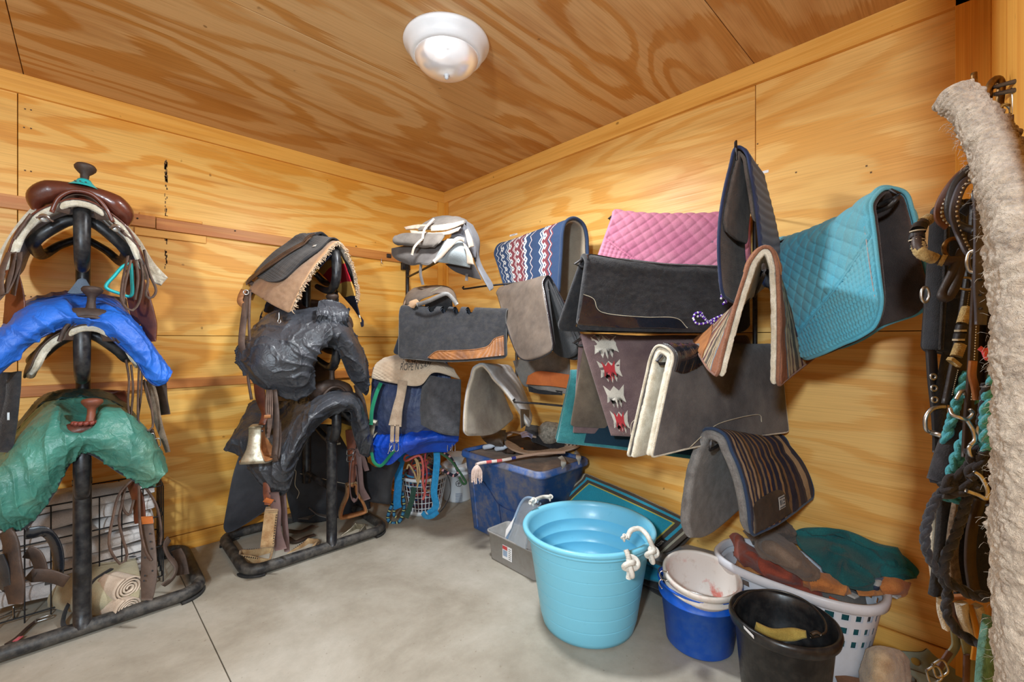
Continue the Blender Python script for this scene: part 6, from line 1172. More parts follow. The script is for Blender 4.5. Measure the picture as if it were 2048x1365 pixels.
zrope(t2, [(1130, 905, .545), (1080, 908, .54), (1040, 914, .53), (1005, 921, .525), (966, 926, .52), (952, 930, .515)], .009, STK, nm='shaft', lobes=0)
ta = MB(); rs = random.Random(2); h0 = onZ(954, 930, .515)
for k in range(60):
    a = rs.uniform(-1, 1); b = rs.uniform(-.4, .4); e = h0 + RGT * a * .030 - FWD * (.02 + b * .03) - UP * rs.uniform(.06, .10); V, Fc, uv = tube_g([h0, h0 + RGT * a * .018 - FWD * (.02) - UP * .012, (h0 + e) / 2 - FWD * .012 + RGT * a * .014, e], [.003, .003, .003, .002], seg=5, n=10); ta.add(V, Fc, uv)
ta.build('tassel', cloth('cream_cotton', S(222, 200, 190), S(190, 164, 150), 40), t2)['kind'] = 'stuff'
def blob(name, lab, cat, rows, mat, th=.02, **k):
    G = zg(rows); t_ = thing(name, lab, cat, base_of(G)); sheet(k.pop('part', 'cloth'), G, mat, t_, nu=24, nv=30, th=th, disp=rumple(.006, 22), **k); return t_
blob('glove', 'black leather glove lying at the back right of the blue tote', 'glove', [[(1062, 858, .58), (1090, 862, .58), (1120, 875, .55)], [(1060, 872, .58), (1095, 880, .58), (1130, 888, .54)], [(1068, 884, .55), (1098, 896, .54), (1126, 900, .52)]], BLACKFELT, .03)
blob('glove', 'second black glove behind the first one on the tote', 'glove', [[(1052, 852, .60), (1075, 855, .61), (1092, 864, .60)], [(1050, 864, .60), (1072, 868, .62), (1098, 876, .60)]], BLACKFELT, .03)
blob('leather_scrap', 'dusty brown leather boot top lying at the left of the tote', 'leather piece', [[(958, 868, .56), (990, 862, .58), (1012, 862, .58)], [(968, 882, .55), (995, 878, .58), (1006, 886, .56)], [(984, 892, .52), (1000, 893, .53), (1008, 896, .52)]], GRLEA, .012, part='leather')
blob('leather_scrap', 'curled grey leather piece beside the coiled reins', 'leather piece', [[(990, 872, .57), (1000, 862, .60), (1014, 868, .58)], [(994, 886, .54), (1004, 878, .57), (1012, 886, .54)]], GD, .01, part='leather')
for (px, py, z_, l_) in ((980, 893, .52, 'left'), (1004, 896, .52, 'right')):
    c_ = onZ(px, py, z_); o = lathe('bottle', [(.001, -.05), (.012, -.05), (.016, -.04), (.017, .01), (.010, .03), (.007, .05), (.001, .05)], c_, plastic('white_blue_plastic', S(206, 216, 230), .4), None, n=16, ax=rotm(.4, 1.3, 0)); tag(o, 'small pale plastic bottle on the tote, %s one of two' % l_, 'bottle')
for k, (px, py, l_) in enumerate(((1022, 902, 'next to the pale bottles'), (1034, 898, 'under the rein coil, nearer the middle'))):
    o = box('wooden_block', onZ(px, py, .515), (.04, .05, .03), DKLEA, None, ax=yawax(.4 + k), bev=.006); tag(o, 'small brown block on the tote ' + l_, 'block')
o = lathe('pull_ring', [(.010, -.005), (.016, -.004), (.016, .004), (.010, .005)], onZ(1042, 898, .53), plastic('orange_plastic', S(214, 120, 50), .5), None, n=16); tag(o, 'small orange plastic ring lying among the reins', 'ring')
blob('dark_bundle', 'jumble of dark leather straps along the back edge of the tote', 'straps', [[(970, 884, .50), (1040, 872, .51), (1110, 876, .51), (1150, 888, .50)], [(990, 896, .50), (1050, 890, .515), (1110, 892, .51), (1160, 895, .50)], [(1010, 906, .50), (1060, 902, .505), (1110, 902, .505), (1150, 901, .50)]], DKLEA, .01, part='straps')
blob('plastic_bag', 'crumpled clear purple plastic bag on the tote', 'bag', [[(1040, 866, .60), (1056, 862, .61), (1066, 870, .60)], [(1044, 876, .58), (1056, 874, .60), (1064, 878, .58)]], plastic('purple_film', S(170, 164, 190), .2), .006, part='film')
x = NT('grey_net'); c_ = onR(1100, 864, .12); t = thing('net_bag', 'grey rounded net bag resting behind the blue tote by the wall', 'bag', c_)
V, Fc, uv = lathe_g([(.001, -.075), (.05, -.06), (.075, -.02), (.075, .02), (.05, .055), (.001, .065)], c_, 24); V += vn(V, 30, 3)[:, None] * .006; obj('net', V, Fc, cloth('grey_net', S(166, 160, 148), S(120, 116, 106), 60, 120, .95, .9), t)

# ------------------------------------------------------------------ grey tub with a clear lid
GT_ = plastic('grey_plastic', S(160, 158, 156), .45, S(120, 108, 92), .35, 12)
gc = np.array([-.53, -1.455]); Q = rbox_rings([(.002, .066, .165, .02), (.01, .072, .17, .02), (.15, .082, .185, .025), (.150, .088, .192, .028), (.158, .089, .193, .028), (.160, .085, .188, .026), (.155, .079, .182, .024), (.012, .068, .166, .018), (.008, .01, .02, .005)], 6, gc[0], gc[1])
t = thing('plastic_tub', 'dusty grey plastic tub between the blue tote and the sky blue tub', 'tub', (gc[0], gc[1], 0)); obj('shell', Q.reshape(-1, 3), [f[::-1] for f in grid_f(Q.shape[0], Q.shape[1], cv=True)], GT_, t)
fx2 = lambda z: gc[0] - .072 - .01 * z / .15 - .0015
st_ = box('label_sticker', (fx2(.085), -1.43, .085), (.001, .072, .078), TAPE, t); 
box('printed_band', (fx2(.105) - .0012, -1.415, .105), (.0006, .036, .018), plastic('red_print', S(196, 70, 70), .5), st_)
box('printed_panel', (fx2(.075) - .0012, -1.415, .075), (.0006, .032, .030), plastic('blue_grey_print', S(150, 170, 196), .5), st_)
m = MB()
for k in range(6): V, Fc = box_g((fx2(.07) - .0012, -1.450, .105 - k * .010), (.0006, .018, .003)); m.add(V, Fc)
m.build('lettering', INK, st_, smooth=False)
x = NT('clear_plastic'); x.col((.80, .88, .95, 1)); x.rough(.12); x.b.inputs['Transmission Weight'].default_value = .8; x.b.inputs['IOR'].default_value = 1.3; CLR = x.m
t = thing('clear_lid', 'clear plastic box lid standing tilted in the grey tub', 'lid', onD(1040, 1080, 2.25))
dsheet('panel', [[(1046, 1002, 2.32), (1062, 998, 2.26), (1080, 1010, 2.15)], [(1030, 1040, 2.35), (1046, 1040, 2.25), (1062, 1046, 2.15)], [(1014, 1082, 2.36), (1032, 1090, 2.26), (1052, 1100, 2.16)]], CLR, t, th=.004, nu=16, nv=16)
tube('lid_rim', [onD(a, b, d_) for a, b, d_ in ((1012, 1082, 2.36), (1028, 1040, 2.35), (1044, 1004, 2.32), (1060, 996, 2.25), (1080, 1008, 2.15))], .007, plastic('pale_blue_plastic', S(150, 176, 206), .3), t, n=40, seg=8)
dsheet('white_clip', [[(1012, 1060, 2.33), (1030, 1034, 2.31)], [(1010, 1078, 2.33), (1022, 1058, 2.31)]], M_WHITE, t, th=.006, nu=6, nv=6)

# ------------------------------------------------------------------ white bucket pair and rope basket
c = onZ(915, 996, 0); c[2] = 0; WBK = plastic('white_plastic', S(226, 230, 234), .4)
b4 = bucket('bucket', 'white plastic bucket with black print behind the rope basket', c, [(.001, .0), (.105, .0), (.108, .01), (.118, .20), (.123, .202), (.123, .212), (.118, .214), (.119, .235), (.126, .238), (.126, .262), (.121, .266), (.001, .262)], WBK, n=48)
dI = nrm([CAM[0] - c[0], CAM[1] - c[1], 0]); dR = np.array([-dI[1], dI[0], 0]) * 1
pc = c + dI * .1165 + dR * .01; m = MB()
for k in range(8): V, Fc = box_g(pc - UP * (-.07 + k * .009) + dI * .001, (.0008, .05, .0035), np.array([dI, dR, UP])); m.add(V, Fc)
m.build('lettering', plastic('grey_print', S(130, 140, 160), .6), b4, smooth=False)
V, Fc, uv = tube_g([pc + UP * .145 + dR * .022 * math.cos(a) + UP * .022 * math.sin(a) for a in np.linspace(0, 2 * PI, 24)[:-1]], .002, raw=True, closed=True, seg=5); m = MB(); m.add(V, Fc, uv)
for a in (.3, 1.2, 2.2, 3.3, 4.6): V, Fc, uv = tube_g([pc + UP * .145, pc + UP * .145 + dR * .018 * math.cos(a) + UP * .018 * math.sin(a)], .002, seg=5, n=3); m.add(V, Fc, uv)
m.build('printed_emblem', INK, b4)
b5 = bucket('bowl', 'white plastic scoop bowl sitting on the white bucket', c + [-.02, 0, .266], [(.001, .0), (.05, .0), (.062, .03), (.085, .070), (.088, .072), (.084, .074), (.058, .034), (.046, .006), (.001, .005)], WBK, n=40); b5['category'] = 'bowl'
c = np.array([-.49, -.44, 0]); t = thing('wire_basket', 'white plastic grid basket stuffed with ropes and halters', 'basket', c)
m = MB(); R_ = lambda z: .115 + .05 * z / .26
for k in range(34): a = k * 2 * PI / 34; V, Fc, uv = tube_g([c + [R_(z) * math.cos(a), R_(z) * math.sin(a), z] for z in (.02, .26)], .003, seg=5, n=3); m.add(V, Fc, uv)
for z in (.055, .095, .135, .175, .215): V, Fc, uv = tube_g([c + [R_(z) * math.cos(a), R_(z) * math.sin(a), z] for a in np.linspace(0, 2 * PI, 50)[:-1]], .003, raw=True, closed=True, seg=5); m.add(V, Fc, uv)
m.build('lattice', WBK, t)['kind'] = 'stuff'; lathe('rim', [(.163, .250), (.172, .250), (.174, .268), (.163, .270)], c, WBK, t, n=48); lathe('base', [(.001, .003), (.118, .003), (.122, .03), (.116, .03), (.001, .012)], c, WBK, t, n=48)
RC = [('blue', S(44, 130, 190)), ('red', S(190, 84, 84)), ('tan', S(186, 150, 104)), ('green', S(50, 84, 60)), ('dark blue', S(40, 60, 110)), ('grey', S(130, 126, 120)), ('orange', S(214, 110, 60)), ('sky', S(70, 160, 205)), ('plum', S(120, 60, 70))]
rs = random.Random(12); hp = thing('rope_heap', 'tangle of colourful ropes and halters filling the white grid basket', 'ropes', c + [0, 0, .02])
for k in range(44):
    nm, cc = RC[rs.randrange(len(RC))]; r0 = .145; z0 = rs.uniform(.04, .40); q = []
    a = rs.uniform(0, 6.28)
    for i in range(7): a += rs.uniform(.5, 1.3); z_ = z0 + rs.uniform(-.05, .05); rr = (min(r0, R_(min(z_, .26)) - .012)) * rs.uniform(.55, 1.0) * (1 if z_ < .28 else max(.25, 1 - (z_ - .28) * 4.5)); q.append(c + [rr * math.cos(a), rr * math.sin(a), max(.03, z_)])
    V, Fc, uv = tube_g(q, rs.choice((.005, .007, .009)), n=70, seg=8, lobes=6, twist=60); obj('rope', V, Fc, cloth('rope_' + nm.replace(' ', '_'), cc, None, 40, 300), hp, uv=uv)
V, Fc, uv = lathe_g([(.001, .02), (.09, .03), (.11, .16), (.12, .26), (.10, .32), (.05, .37), (.001, .39)], c, 24); V += vn(V, 24, 5)[:, None] * .015; obj('inner_tangle', V, Fc, stripes('mixed_rope', [(0, S(110, 60, 60)), (.2, S(50, 60, 70)), (.4, S(130, 110, 90)), (.6, S(44, 70, 56)), (.8, S(90, 70, 90))], axis=1, rep=7, wob=.1), hp)
def hangrope(label, pts, r, mat, cat='rope', nm='lead_rope', rib=0, lobes=6, part='rope', nor=None, tw=60):
    P = [onD(*p) for p in pts]; c_ = np.mean(P, 0); t_ = thing(nm, label, cat, (c_[0], c_[1], min(p[2] for p in P)))
    if rib: ribbon(part, P, rib, r, -FWD if nor is None else nor, mat, t_, n=50)
    else: V, Fc, uv = tube_g(P, r, n=110, seg=12, lobes=lobes, twist=tw); obj(part, V, Fc, mat, t_, uv=uv)
    return t_
c0 = lambda n_, c_: cloth(n_, c_, None, 40, 300)
SPR = stripes('striped_lead_rope', [(0, S(60, 120, 160)), (.25, S(34, 60, 84)), (.45, S(190, 190, 120)), (.6, S(34, 60, 84)), (.8, S(80, 140, 170))], wob=.0, rep=22)
hangrope('blue and yellow striped lead rope looping to the floor left of the rope basket', [(806, 950, 2.94), (800, 975, 2.94), (790, 1000, 2.94), (780, 1020, 2.92), (776, 1038, 2.92), (784, 1047, 2.9), (798, 1044, 2.9), (806, 1028, 2.92), (808, 1008, 2.92), (804, 985, 2.92)], .012, SPR)
hangrope('striped lead rope inner loop at the left of the rope basket', [(800, 960, 2.92), (798, 985, 2.9), (790, 1012, 2.9), (788, 1030, 2.9), (792, 1035, 2.9)], .010, SPR)
hangrope('wide blue nylon lead doubled over the left rim of the rope basket', [(822, 905, 2.93), (806, 915, 2.91), (798, 940, 2.88), (796, 975, 2.87), (794, 1005, 2.87), (797, 1018, 2.86)], .006, c0('blue_lead', S(36, 128, 186)), rib=.05)
hangrope('blue nylon halter strap hanging over the front of the rope basket', [(850, 898, 2.92), (860, 888, 2.9), (870, 896, 2.86), (874, 915, 2.82), (872, 945, 2.80), (868, 985, 2.80), (872, 1010, 2.80), (866, 1022, 2.80), (856, 1028, 2.8)], .005, c0('sky_lead', S(48, 146, 200)), rib=.042, nm='halter', cat='halter')
hangrope('blue halter noseband lying at the foot of the rope basket', [(845, 1026, 2.82), (852, 1034, 2.80), (864, 1033, 2.78), (876, 1024, 2.80)], .008, c0('sky_lead', S(48, 146, 200)), rib=.03, nm='halter', cat='halter')
hangrope('coral red rope halter hanging down the middle of the rope basket', [(838, 906, 2.83), (812, 912, 2.84), (812, 922, 2.82), (838, 912, 2.80), (846, 930, 2.79), (846, 965, 2.79), (850, 985, 2.79), (846, 1000, 2.79)], .008, c0('coral_rope', S(206, 98, 90)), nm='halter', cat='halter')
hangrope('red rope looping above the coral halter', [(842, 890, 2.86), (852, 894, 2.84), (850, 920, 2.82), (854, 950, 2.81), (848, 985, 2.80)], .006, c0('red_rope', S(176, 64, 70)))
hangrope('tan rope halter knotted over the front of the rope basket', [(814, 938, 2.82), (818, 930, 2.81), (828, 945, 2.80), (836, 965, 2.79), (834, 930, 2.8), (830, 918, 2.81), (836, 925, 2.80), (840, 950, 2.79), (834, 975, 2.79)], .006, c0('tan_rope', S(186, 156, 110)), nm='halter', cat='halter')
hangrope('dark green strap hanging to the floor at the front of the rope basket', [(828, 975, 2.80), (824, 1000, 2.79), (816, 1025, 2.80), (812, 1036, 2.82)], .005, c0('dark_green_web', S(44, 72, 62)), rib=.034)
hangrope('black strap curving to the floor right of the rope basket', [(892, 945, 2.84), (900, 965, 2.84), (900, 990, 2.86), (890, 1012, 2.86), (880, 1025, 2.84)], .004, BLACKFELT, rib=.022, nor=[.8, -.6, 0])
hangrope('black and pink spotted lead rope over the right rim of the rope basket', [(884, 905, 2.86), (900, 915, 2.84), (912, 935, 2.84), (916, 945, 2.84), (908, 952, 2.84), (895, 946, 2.84), (884, 940, 2.84)], .010, stripes('spotted_rope', [(0, S(40, 40, 52)), (.45, S(206, 150, 150)), (.75, S(44, 44, 56))], wob=.01, rep=26))
hangrope('green lead rope end hanging against the white bucket', [(878, 905, 2.84), (900, 920, 2.80), (916, 940, 2.80), (926, 955, 2.80), (932, 966, 2.80), (926, 968, 2.80), (918, 955, 2.8)], .008, c0('forest_rope', S(58, 96, 62)))
hangrope('orange cord loop at the left of the rope basket', [(790, 950, 2.88), (784, 965, 2.87), (783, 978, 2.86), (788, 982, 2.86)], .004, c0('orange_cord', S(226, 116, 50)))
hangrope('thin dark green branches of straps left of the rope basket', [(800, 930, 2.9), (780, 945, 2.9), (768, 960, 2.9), (760, 975, 2.9)], .004, c0('dark_green_web', S(44, 72, 62)))

# ------------------------------------------------------------------ turquoise blanket against the wall, cloth stack
A = onR(1392, 1052, .22); B = onR(1166, 950, .10); 
TB = NT('turquoise_blanket'); x = TB; uvs = x.sep(x.co('UV')); o_ = x.co('Object'); U_, V_ = uvs[0], uvs[1]; e = x.math('MINIMUM', x.math('MULTIPLY', x.math('MINIMUM', U_, x.math('SUBTRACT', 1, U_)), 2.2), x.math('MULTIPLY', x.math('SUBTRACT', .53, V_), 2.4))
c_ = None
for p, k in ((0, S(92, 80, 70)), (.05, S(176, 170, 150)), (.085, S(84, 74, 66)), (.14, S(52, 160, 190)), (.19, S(78, 70, 62)), (.26, S(190, 184, 90)), (.285, S(38, 152, 178))): c_ = k if c_ is None else x.mix(x.math('GREATER_THAN', e, p), c_, k)
n2 = x.noise(o_, 240, 2, .7); c_ = x.mix(.4, c_, x.ramp(n2, [(.3, (.5, .5, .5, 1)), (.7, (1.25, 1.25, 1.25, 1))]), 'MULTIPLY'); x.col(c_); x.rough(.95); x.bump(n2, .4, .004); TBM = x.m
G = padgrid(A, B, [onZ(1330, 1112, .20), onZ(1200, 1060, .20), onZ(1100, 1008, .24)], r=.02, sag=-.01)
t = padthing('wool_blanket', 'turquoise wool blanket with brown striped border folded against the wall behind the tub', 'blanket', G); G[..., 2] = np.maximum(G[..., 2], .03); sheet('cloth', G, TBM, t, nu=70, nv=90, th=.022, rnd=.05, disp=rumple(.004, 10))
tg = sheet('woven_label', patch(G, [(.06, .07), (.10, .07)], [(.06, .20), (.10, .20)], 3, 4), BLACKFELT, t, nu=5, nv=8, th=.002, off=.014); text_on('lettering', '5 STAR', G, lambda a, b: (.083 - b * .03, .135 + a * .027), 1.0, TAPE, tg, .0165)
t = thing('cloth_stack', 'stack of folded blankets between the sky blue tub and the blue bucket', 'blanket stack', onZ(1310, 1170, 0)); 
for k, (z, m_, nm, sc_) in enumerate(((.02, BLACKFELT, 'folded_black_cloth', 1), (.055, BLACKFELT, 'folded_black_cloth', .95), (.095, cloth('bright_turquoise', S(40, 150, 186)), 'folded_turquoise_cloth', .94), (.13, cloth('bright_turquoise', S(40, 150, 186)), 'folded_turquoise_cloth', .9), (.165, cloth('brown_grey_wool', S(104, 92, 80)), 'folded_grey_cloth', .9), (.19, cloth('light_grey_wool', S(170, 168, 168)), 'folded_grey_cloth', .85))):
    V, Fc = box_g((0, 0, 0), (.24 * sc_, .46 * sc_, .034), yawax(.15 * (k % 3) - .1), .012); V = V + [-.175, -2.16, z]; obj(nm, V + vn(V, 12, k)[:, None] * .012, Fc, m_, t, smooth=True)

# ------------------------------------------------------------------ left side floor things
t = thing('wire_crate', 'black wire crate of folded white towels behind the left saddle stand', 'crate', (-2.15, -.2, 0)); y0, y1, x0, x1, zt = -.33, -.06, -2.55, -1.93, .50
BW = metal('black_wire', S(26, 26, 28), .5, None, 30, .3)
for z in (.03, .18, .33, .48): V, Fc, uv = tube_g(rrect(x0, x1, y0, y1, .02, z, 4), .0035, raw=True, closed=True, seg=6); obj('wire', V, Fc, BW, t, uv=uv)
m = MB()
for xx in np.linspace(x0, x1, 9):
    for yy in (y0, y1): V, Fc, uv = tube_g([(xx, yy, .0), (xx, yy, .48)], .0028, seg=5, n=3); m.add(V, Fc, uv)
for yy in np.linspace(y0, y1, 5)[1:-1]:
    for xx in (x0, x1): V, Fc, uv = tube_g([(xx, yy, .0), (xx, yy, .48)], .0028, seg=5, n=3); m.add(V, Fc, uv)
m.build('upright_wires', BW, t)['kind'] = 'stuff'
WT = cloth('white_towel', S(206, 200, 196), S(168, 160, 158), 8, 240)
hts = [('lowest', .085), ('second', .16), ('third', .235), ('fourth', .31), ('fifth', .385), ('top', .455)]
for k, (nm, z) in enumerate(hts):
    q = [[((x0 + .03) + (x1 - x0 - .06) * i / 8, -.295 + .21 * j / 5, z + .034 * math.sqrt(max(0, 1 - abs(2 * j / 5 - 1) ** 4)) + .006 * math.sin(i * 1.3 + k * 2)) for j in range(6)] for i in range(9)]
    G = ga(np.array(q), 1); tt = thing('towel', 'folded white towel in the black wire crate, %s of the pile' % nm, 'towel', (-2.24, -.2, z - .03), 'towels in the wire crate')
    sheet('cloth', ga(G, 1 if uvnormal(G, .5, .5)[0][2] > 0 else -1), WT, tt, nu=40, nv=24, th=.055 if k else .06, off=-.02, disp=rumple(.006, 12))
t = thing('canvas_bag', 'tan canvas bag with black straps lying inside the left stand base', 'bag', onZ(170, 1200, 0)); CV = cloth('tan_canvas', S(182, 170, 140), S(154, 142, 112), 6, 300, .9, .3)
G = zg([[(132, 1113, .13), (190, 1110, .14), (270, 1112, .13)], [(120, 1150, .12), (190, 1150, .15), (280, 1150, .12)], [(100, 1190, .07), (185, 1200, .10), (280, 1190, .07)], [(98, 1212, .02), (180, 1230, .02), (270, 1228, .02)]]); sheet('canvas', G, CV, t, nu=40, nv=50, th=.02, disp=rumple(.006, 10))
ribbon('strap', [onZ(*p) for p in ((224, 1138, .16), (190, 1160, .15), (172, 1180, .14))], .018, .004, UP - FWD, BLACKFELT, t); ribbon('strap', [onZ(*p) for p in ((152, 1188, .10), (134, 1215, .06), (126, 1245, .02), (134, 1256, .012), (160, 1250, .012))], .016, .004, UP - FWD, BLACKFELT, t)
ribbon('top_binding', [onZ(*p) for p in ((130, 1113, .15), (190, 1112, .16), (270, 1114, .15))], .01, .004, UP, BLACKFELT, t)
# rolled cream wraps
CW = cloth('cream_wrap', S(226, 206, 184), S(196, 172, 150), 9, 260)
for lab, px, py, zc, r_ in (('rolled cream polo wrap, upper of two, beside the left stand post', 240, 1172, .115, .052), ('rolled cream polo wrap, lower of two, beside the left stand post', 238, 1212, .048, .044)):
    c_ = onZ(px, py, zc); t = thing('polo_wrap', lab, 'wrap', c_ - UP * r_); axd = nrm(np.array([-.45, .85, 0])); sd = np.array([-axd[1], axd[0], 0]); Q = []
    for a in np.linspace(0, 2 * PI * 4.2, 150): rr = .008 + (r_ - .008) * a / (2 * PI * 4.2); Q.append((sd * rr * 1.15 * math.cos(a) + UP * rr * math.sin(a)))
    Q = np.array(Q); G = np.array([c_ + Q - axd * .065, c_ + Q, c_ + Q + axd * .065]); V, Fc, uv, mi, ed = sheet_g(ga(G, 1), th=.006, nu=10, nv=300, plump=False, disp=lambda u, v, P: vn(P, 40) * .001); obj('rolled_cloth', V, Fc, CW, t, uv=uv)
t = thing('spur_strap', 'small strap with a pink tip and steel buckle on the floor at the far left', 'strap', onZ(40, 1270, 0)); ribbon('strap', [onZ(*p) for p in ((12, 1290, .01), (34, 1276, .012), (58, 1254, .012), (76, 1240, .012))], .016, .004, UP, DKLEA, t); ribbon('pink_tip', [onZ(30, 1283, .016), onZ(42, 1274, .016)], .017, .003, UP, cloth('pink_tape', S(210, 90, 100)), t); c_ = onZ(86, 1238, .02); tube('buckle', [c_ + d for d in ([-.02, -.012, 0], [.02, -.01, .0], [.02, .014, .0], [-.02, .012, 0], [-.02, -.012, 0])], .003, CHROME, t, n=24, seg=6)
t = thing('spur', 'steel spur lying on the floor under the green cover', 'spur', onZ(20, 1228, 0)); tube('heel_band', [onZ(*p) for p in ((-10, 1240, .02), (10, 1232, .02), (30, 1222, .02), (46, 1220, .02))], .004, CHROME, t, n=20); tube('shank', [onZ(27, 1215, .04), onZ(28, 1238, .01)], .004, CHROME, t, n=6)
# ------------------------------------------------------------------ tack hanging beside the doorway at the right
K = lambda px, py, d=1.0: onD(px, py, d)
def tk(name, label, cat, px, py, d=1.0): return thing(name, label, cat, K(px, py, d))
BRL = leather('dark_bridle_leather', S(70, 54, 48), S(42, 32, 30), .42); BRB2 = leather('black_bridle_leather', S(44, 42, 46), S(28, 27, 30), .4)
RAWB = cloth('braided_rawhide', S(196, 172, 118), S(150, 124, 78), 60, 160, .8, .9)
def st(par, pts, w_, m, nm='strap', th=.005, nor=None, n=34): 
    N = nor if nor is not None else -FWD + .2 * RGT
    return ribbon(nm, [K(*p) for p in pts], (np.array(w_) * .78), th, N, m, par, n=n)
def ringk(par, px, py, d, r, th=.003, m=None, sq=1.0, tilt=0):
    c = K(px, py, d); P = [c + RGT * r * math.cos(a) * sq + UP * r * math.sin(a) + FWD * tilt * r * math.cos(a) for a in np.linspace(0, 2 * PI, 26)[:-1]]
    V, Fc, uv = tube_g(P, th, raw=True, closed=True, seg=8); obj('ring', V, Fc, m or CHROME, par, uv=uv)
def studs(par, pts, n, r, m, d=-.004, part='stud'):
    P = curve([K(*p) for p in pts], n); mb_ = MB()
    for p in P: V, Fc, uv = lathe_g([(r, 0), (r * .7, r * .6), (.0001, r * .8)], p - FWD * .005, 8, ax=rotm(YAW - PI / 2, PI / 2)); mb_.add(V, Fc, uv)
    o = mb_.build(part, m, par); o['kind'] = 'stuff'
def stitch(par, pts, n=40, m=None, off=-.0):
    P = curve([K(*p) for p in pts], n * 2); mb_ = MB()
    for i in range(0, n * 2 - 1, 2): V, Fc, uv = tube_g([P[i] - FWD * .0045, P[i + 1] - FWD * .0045], .0009, seg=4, n=2); mb_.add(V, Fc, uv)
    mb_.build('stitching', m or LACE, par)['kind'] = 'stuff'
# rack of wires on the wall
rk = thing('wire_tack_rack', 'steel wire tack rack with hooks at the top right by the doorway', 'rack', (-1.0, YF + .01, 1.6))
for a, b in (((1952, 184, .92), (2070, 152, .62)), ((1954, 196, .92), (2070, 172, .62)), ((2024, 226, .8), (2070, 216, .62)), ((2024, 238, .8), (2070, 228, .62))): tube('wire', [K(*a), K(*b)], .0035, DARKM, rk, n=4, seg=8)
tube('hook_rod', [K(1948, 146, .90), K(1949, 170, .90), K(1952, 200, .91)], .005, BRASS, rk, n=8, seg=8)
for px, y0_, y1_ in ((2041, 34, 300), (2034, 108, 250), (2028, 175, 240)): tube('upright_rod', [K(px, y0_, .74), K(px + 4, y1_, .74)], .004, CHROME, rk, n=6, seg=8)
t = tk('brass_ring', 'large tarnished brass ring hanging on the wire rack', 'ring', 1992, 200, .8); P = [K(*p) for p in ((1978, 228, .80), (1976, 200, .80), (1980, 172, .80), (1992, 158, .80), (2002, 166, .80), (2000, 200, .80), (1996, 228, .8))]; tube('ring', P, .006, BRASS, t, n=40, seg=10)
ringk(rk, 2010, 222, .78, .011, .003)
t = tk('hay_hook', 'curved steel rod poking down from the wire rack', 'hook', 2030, 250, .76); tube('rod', [K(*p) for p in ((2004, 238, .76), (2018, 248, .75), (2034, 260, .74), (2060, 266, .73))], .0045, CHROME, t, n=20)
# black padded girth with eyelet strap
t = tk('girth', 'black padded girth with an eyelet strap, leftmost of the hanging tack', 'girth', 1880, 900)
sheet('padding', facing(Dg([[(1866, 420, 1.02), (1885, 412, 1.0), (1930, 408, .98)], [(1856, 560, 1.02), (1884, 560, .99), (1928, 560, .97)], [(1846, 700, 1.02), (1876, 704, .99), (1922, 712, .97)]])), cloth('black_mesh', S(46, 50, 58), S(34, 37, 44), 40, 500, .8, .6), t, nu=50, nv=24, th=.022, bind=.005, bmat=BRB2, rnd=.01)
for px, y0_, y1_ in ((1888, 420, 700),): st(t, [(px + 8, y0_, .975), (px + 2, 560, .97), (px - 6, y1_, .975)], .012, BLACKFELT, 'centre_piping')
o = st(t, [(1862, 700, .99), (1866, 760, .985), (1872, 815, .98), (1876, 870, .98), (1876, 905, .98)], .034, BRB2, 'eyelet_strap', .006)
for py in (754, 777, 800): ringk(t, 1866 + (py - 750) * .06, py, .975, .006, .0022)
for q in ((1862, 590), (1912, 592)): ringk(t, q[0] - 12, q[1], .98, .017, .003, sq=.5)
st(t, [(1884, 592, .965), (1905, 592, .96), (1922, 590, .96)], .016, BLACKFELT, 'cross_band')
st(t, [(1896, 706, .985), (1884, 780, .98), (1880, 870, .98), (1882, 900, .98)], .04, BLACKFELT, 'billet')
ringk(t, 1908, 498, .95, .022, .0045, BRASS)
ring = tk('bit', 'large steel bit ring at the left edge of the tack above the rope coil', 'bit', 1868, 842, .97); tube('cheek_ring', [K(*p) for p in ((1866, 866, .97), (1853, 860, .97), (1851, 838, .97), (1862, 820, .97), (1880, 814, .97), (1890, 814, .97))], .0042, CHROME, ring, n=40, seg=10); tube('mouthpiece', [K(1864, 866, .97), K(1884, 872, .95), K(1904, 880, .95)], .006, CHROME, ring, n=10, seg=10)
# studded headstall arcs
t = tk('headstall', 'studded brown and black leather headstall looping at the top of the tack', 'headstall', 1930, 480)
a1 = [(1958, 336, .9), (1930, 346, .92), (1902, 375, .93), (1882, 410, .94), (1880, 436, .94), (1896, 452, .94)]; st(t, a1, .028, leather('studded_brown', S(120, 78, 60), S(84, 52, 42), .45), 'browband', .006, -FWD); studs(t, a1[1:], 15, .0036, CHROME)
a2 = [(1966, 316, .88), (1940, 335, .9), (1912, 365, .91), (1898, 405, .91), (1902, 436, .91), (1920, 452, .9), (1950, 462, .88)]; V, Fc, uv = tube_g([K(*p) for p in a2], .0075, n=50); obj('rolled_throatlatch', V, Fc, BRB2, t, uv=uv)
a3 = [(1960, 352, .9), (1930, 365, .9), (1914, 395, .9), (1908, 430, .9), (1920, 470, .9), (1934, 500, .88), (1950, 515, .87)]; st(t, a3, .022, leather('slate_leather', S(78, 74, 84), S(54, 50, 58), .45), 'crown_strap', .006, -FWD); studs(t, a3, 22, .0028, CHROME)
st(t, [(1924, 428, .95), (1960, 392, .93)], .03, BLACKFELT, 'band'); ringk(t, 1956, 392, .9, .016, .0035, sq=.6)
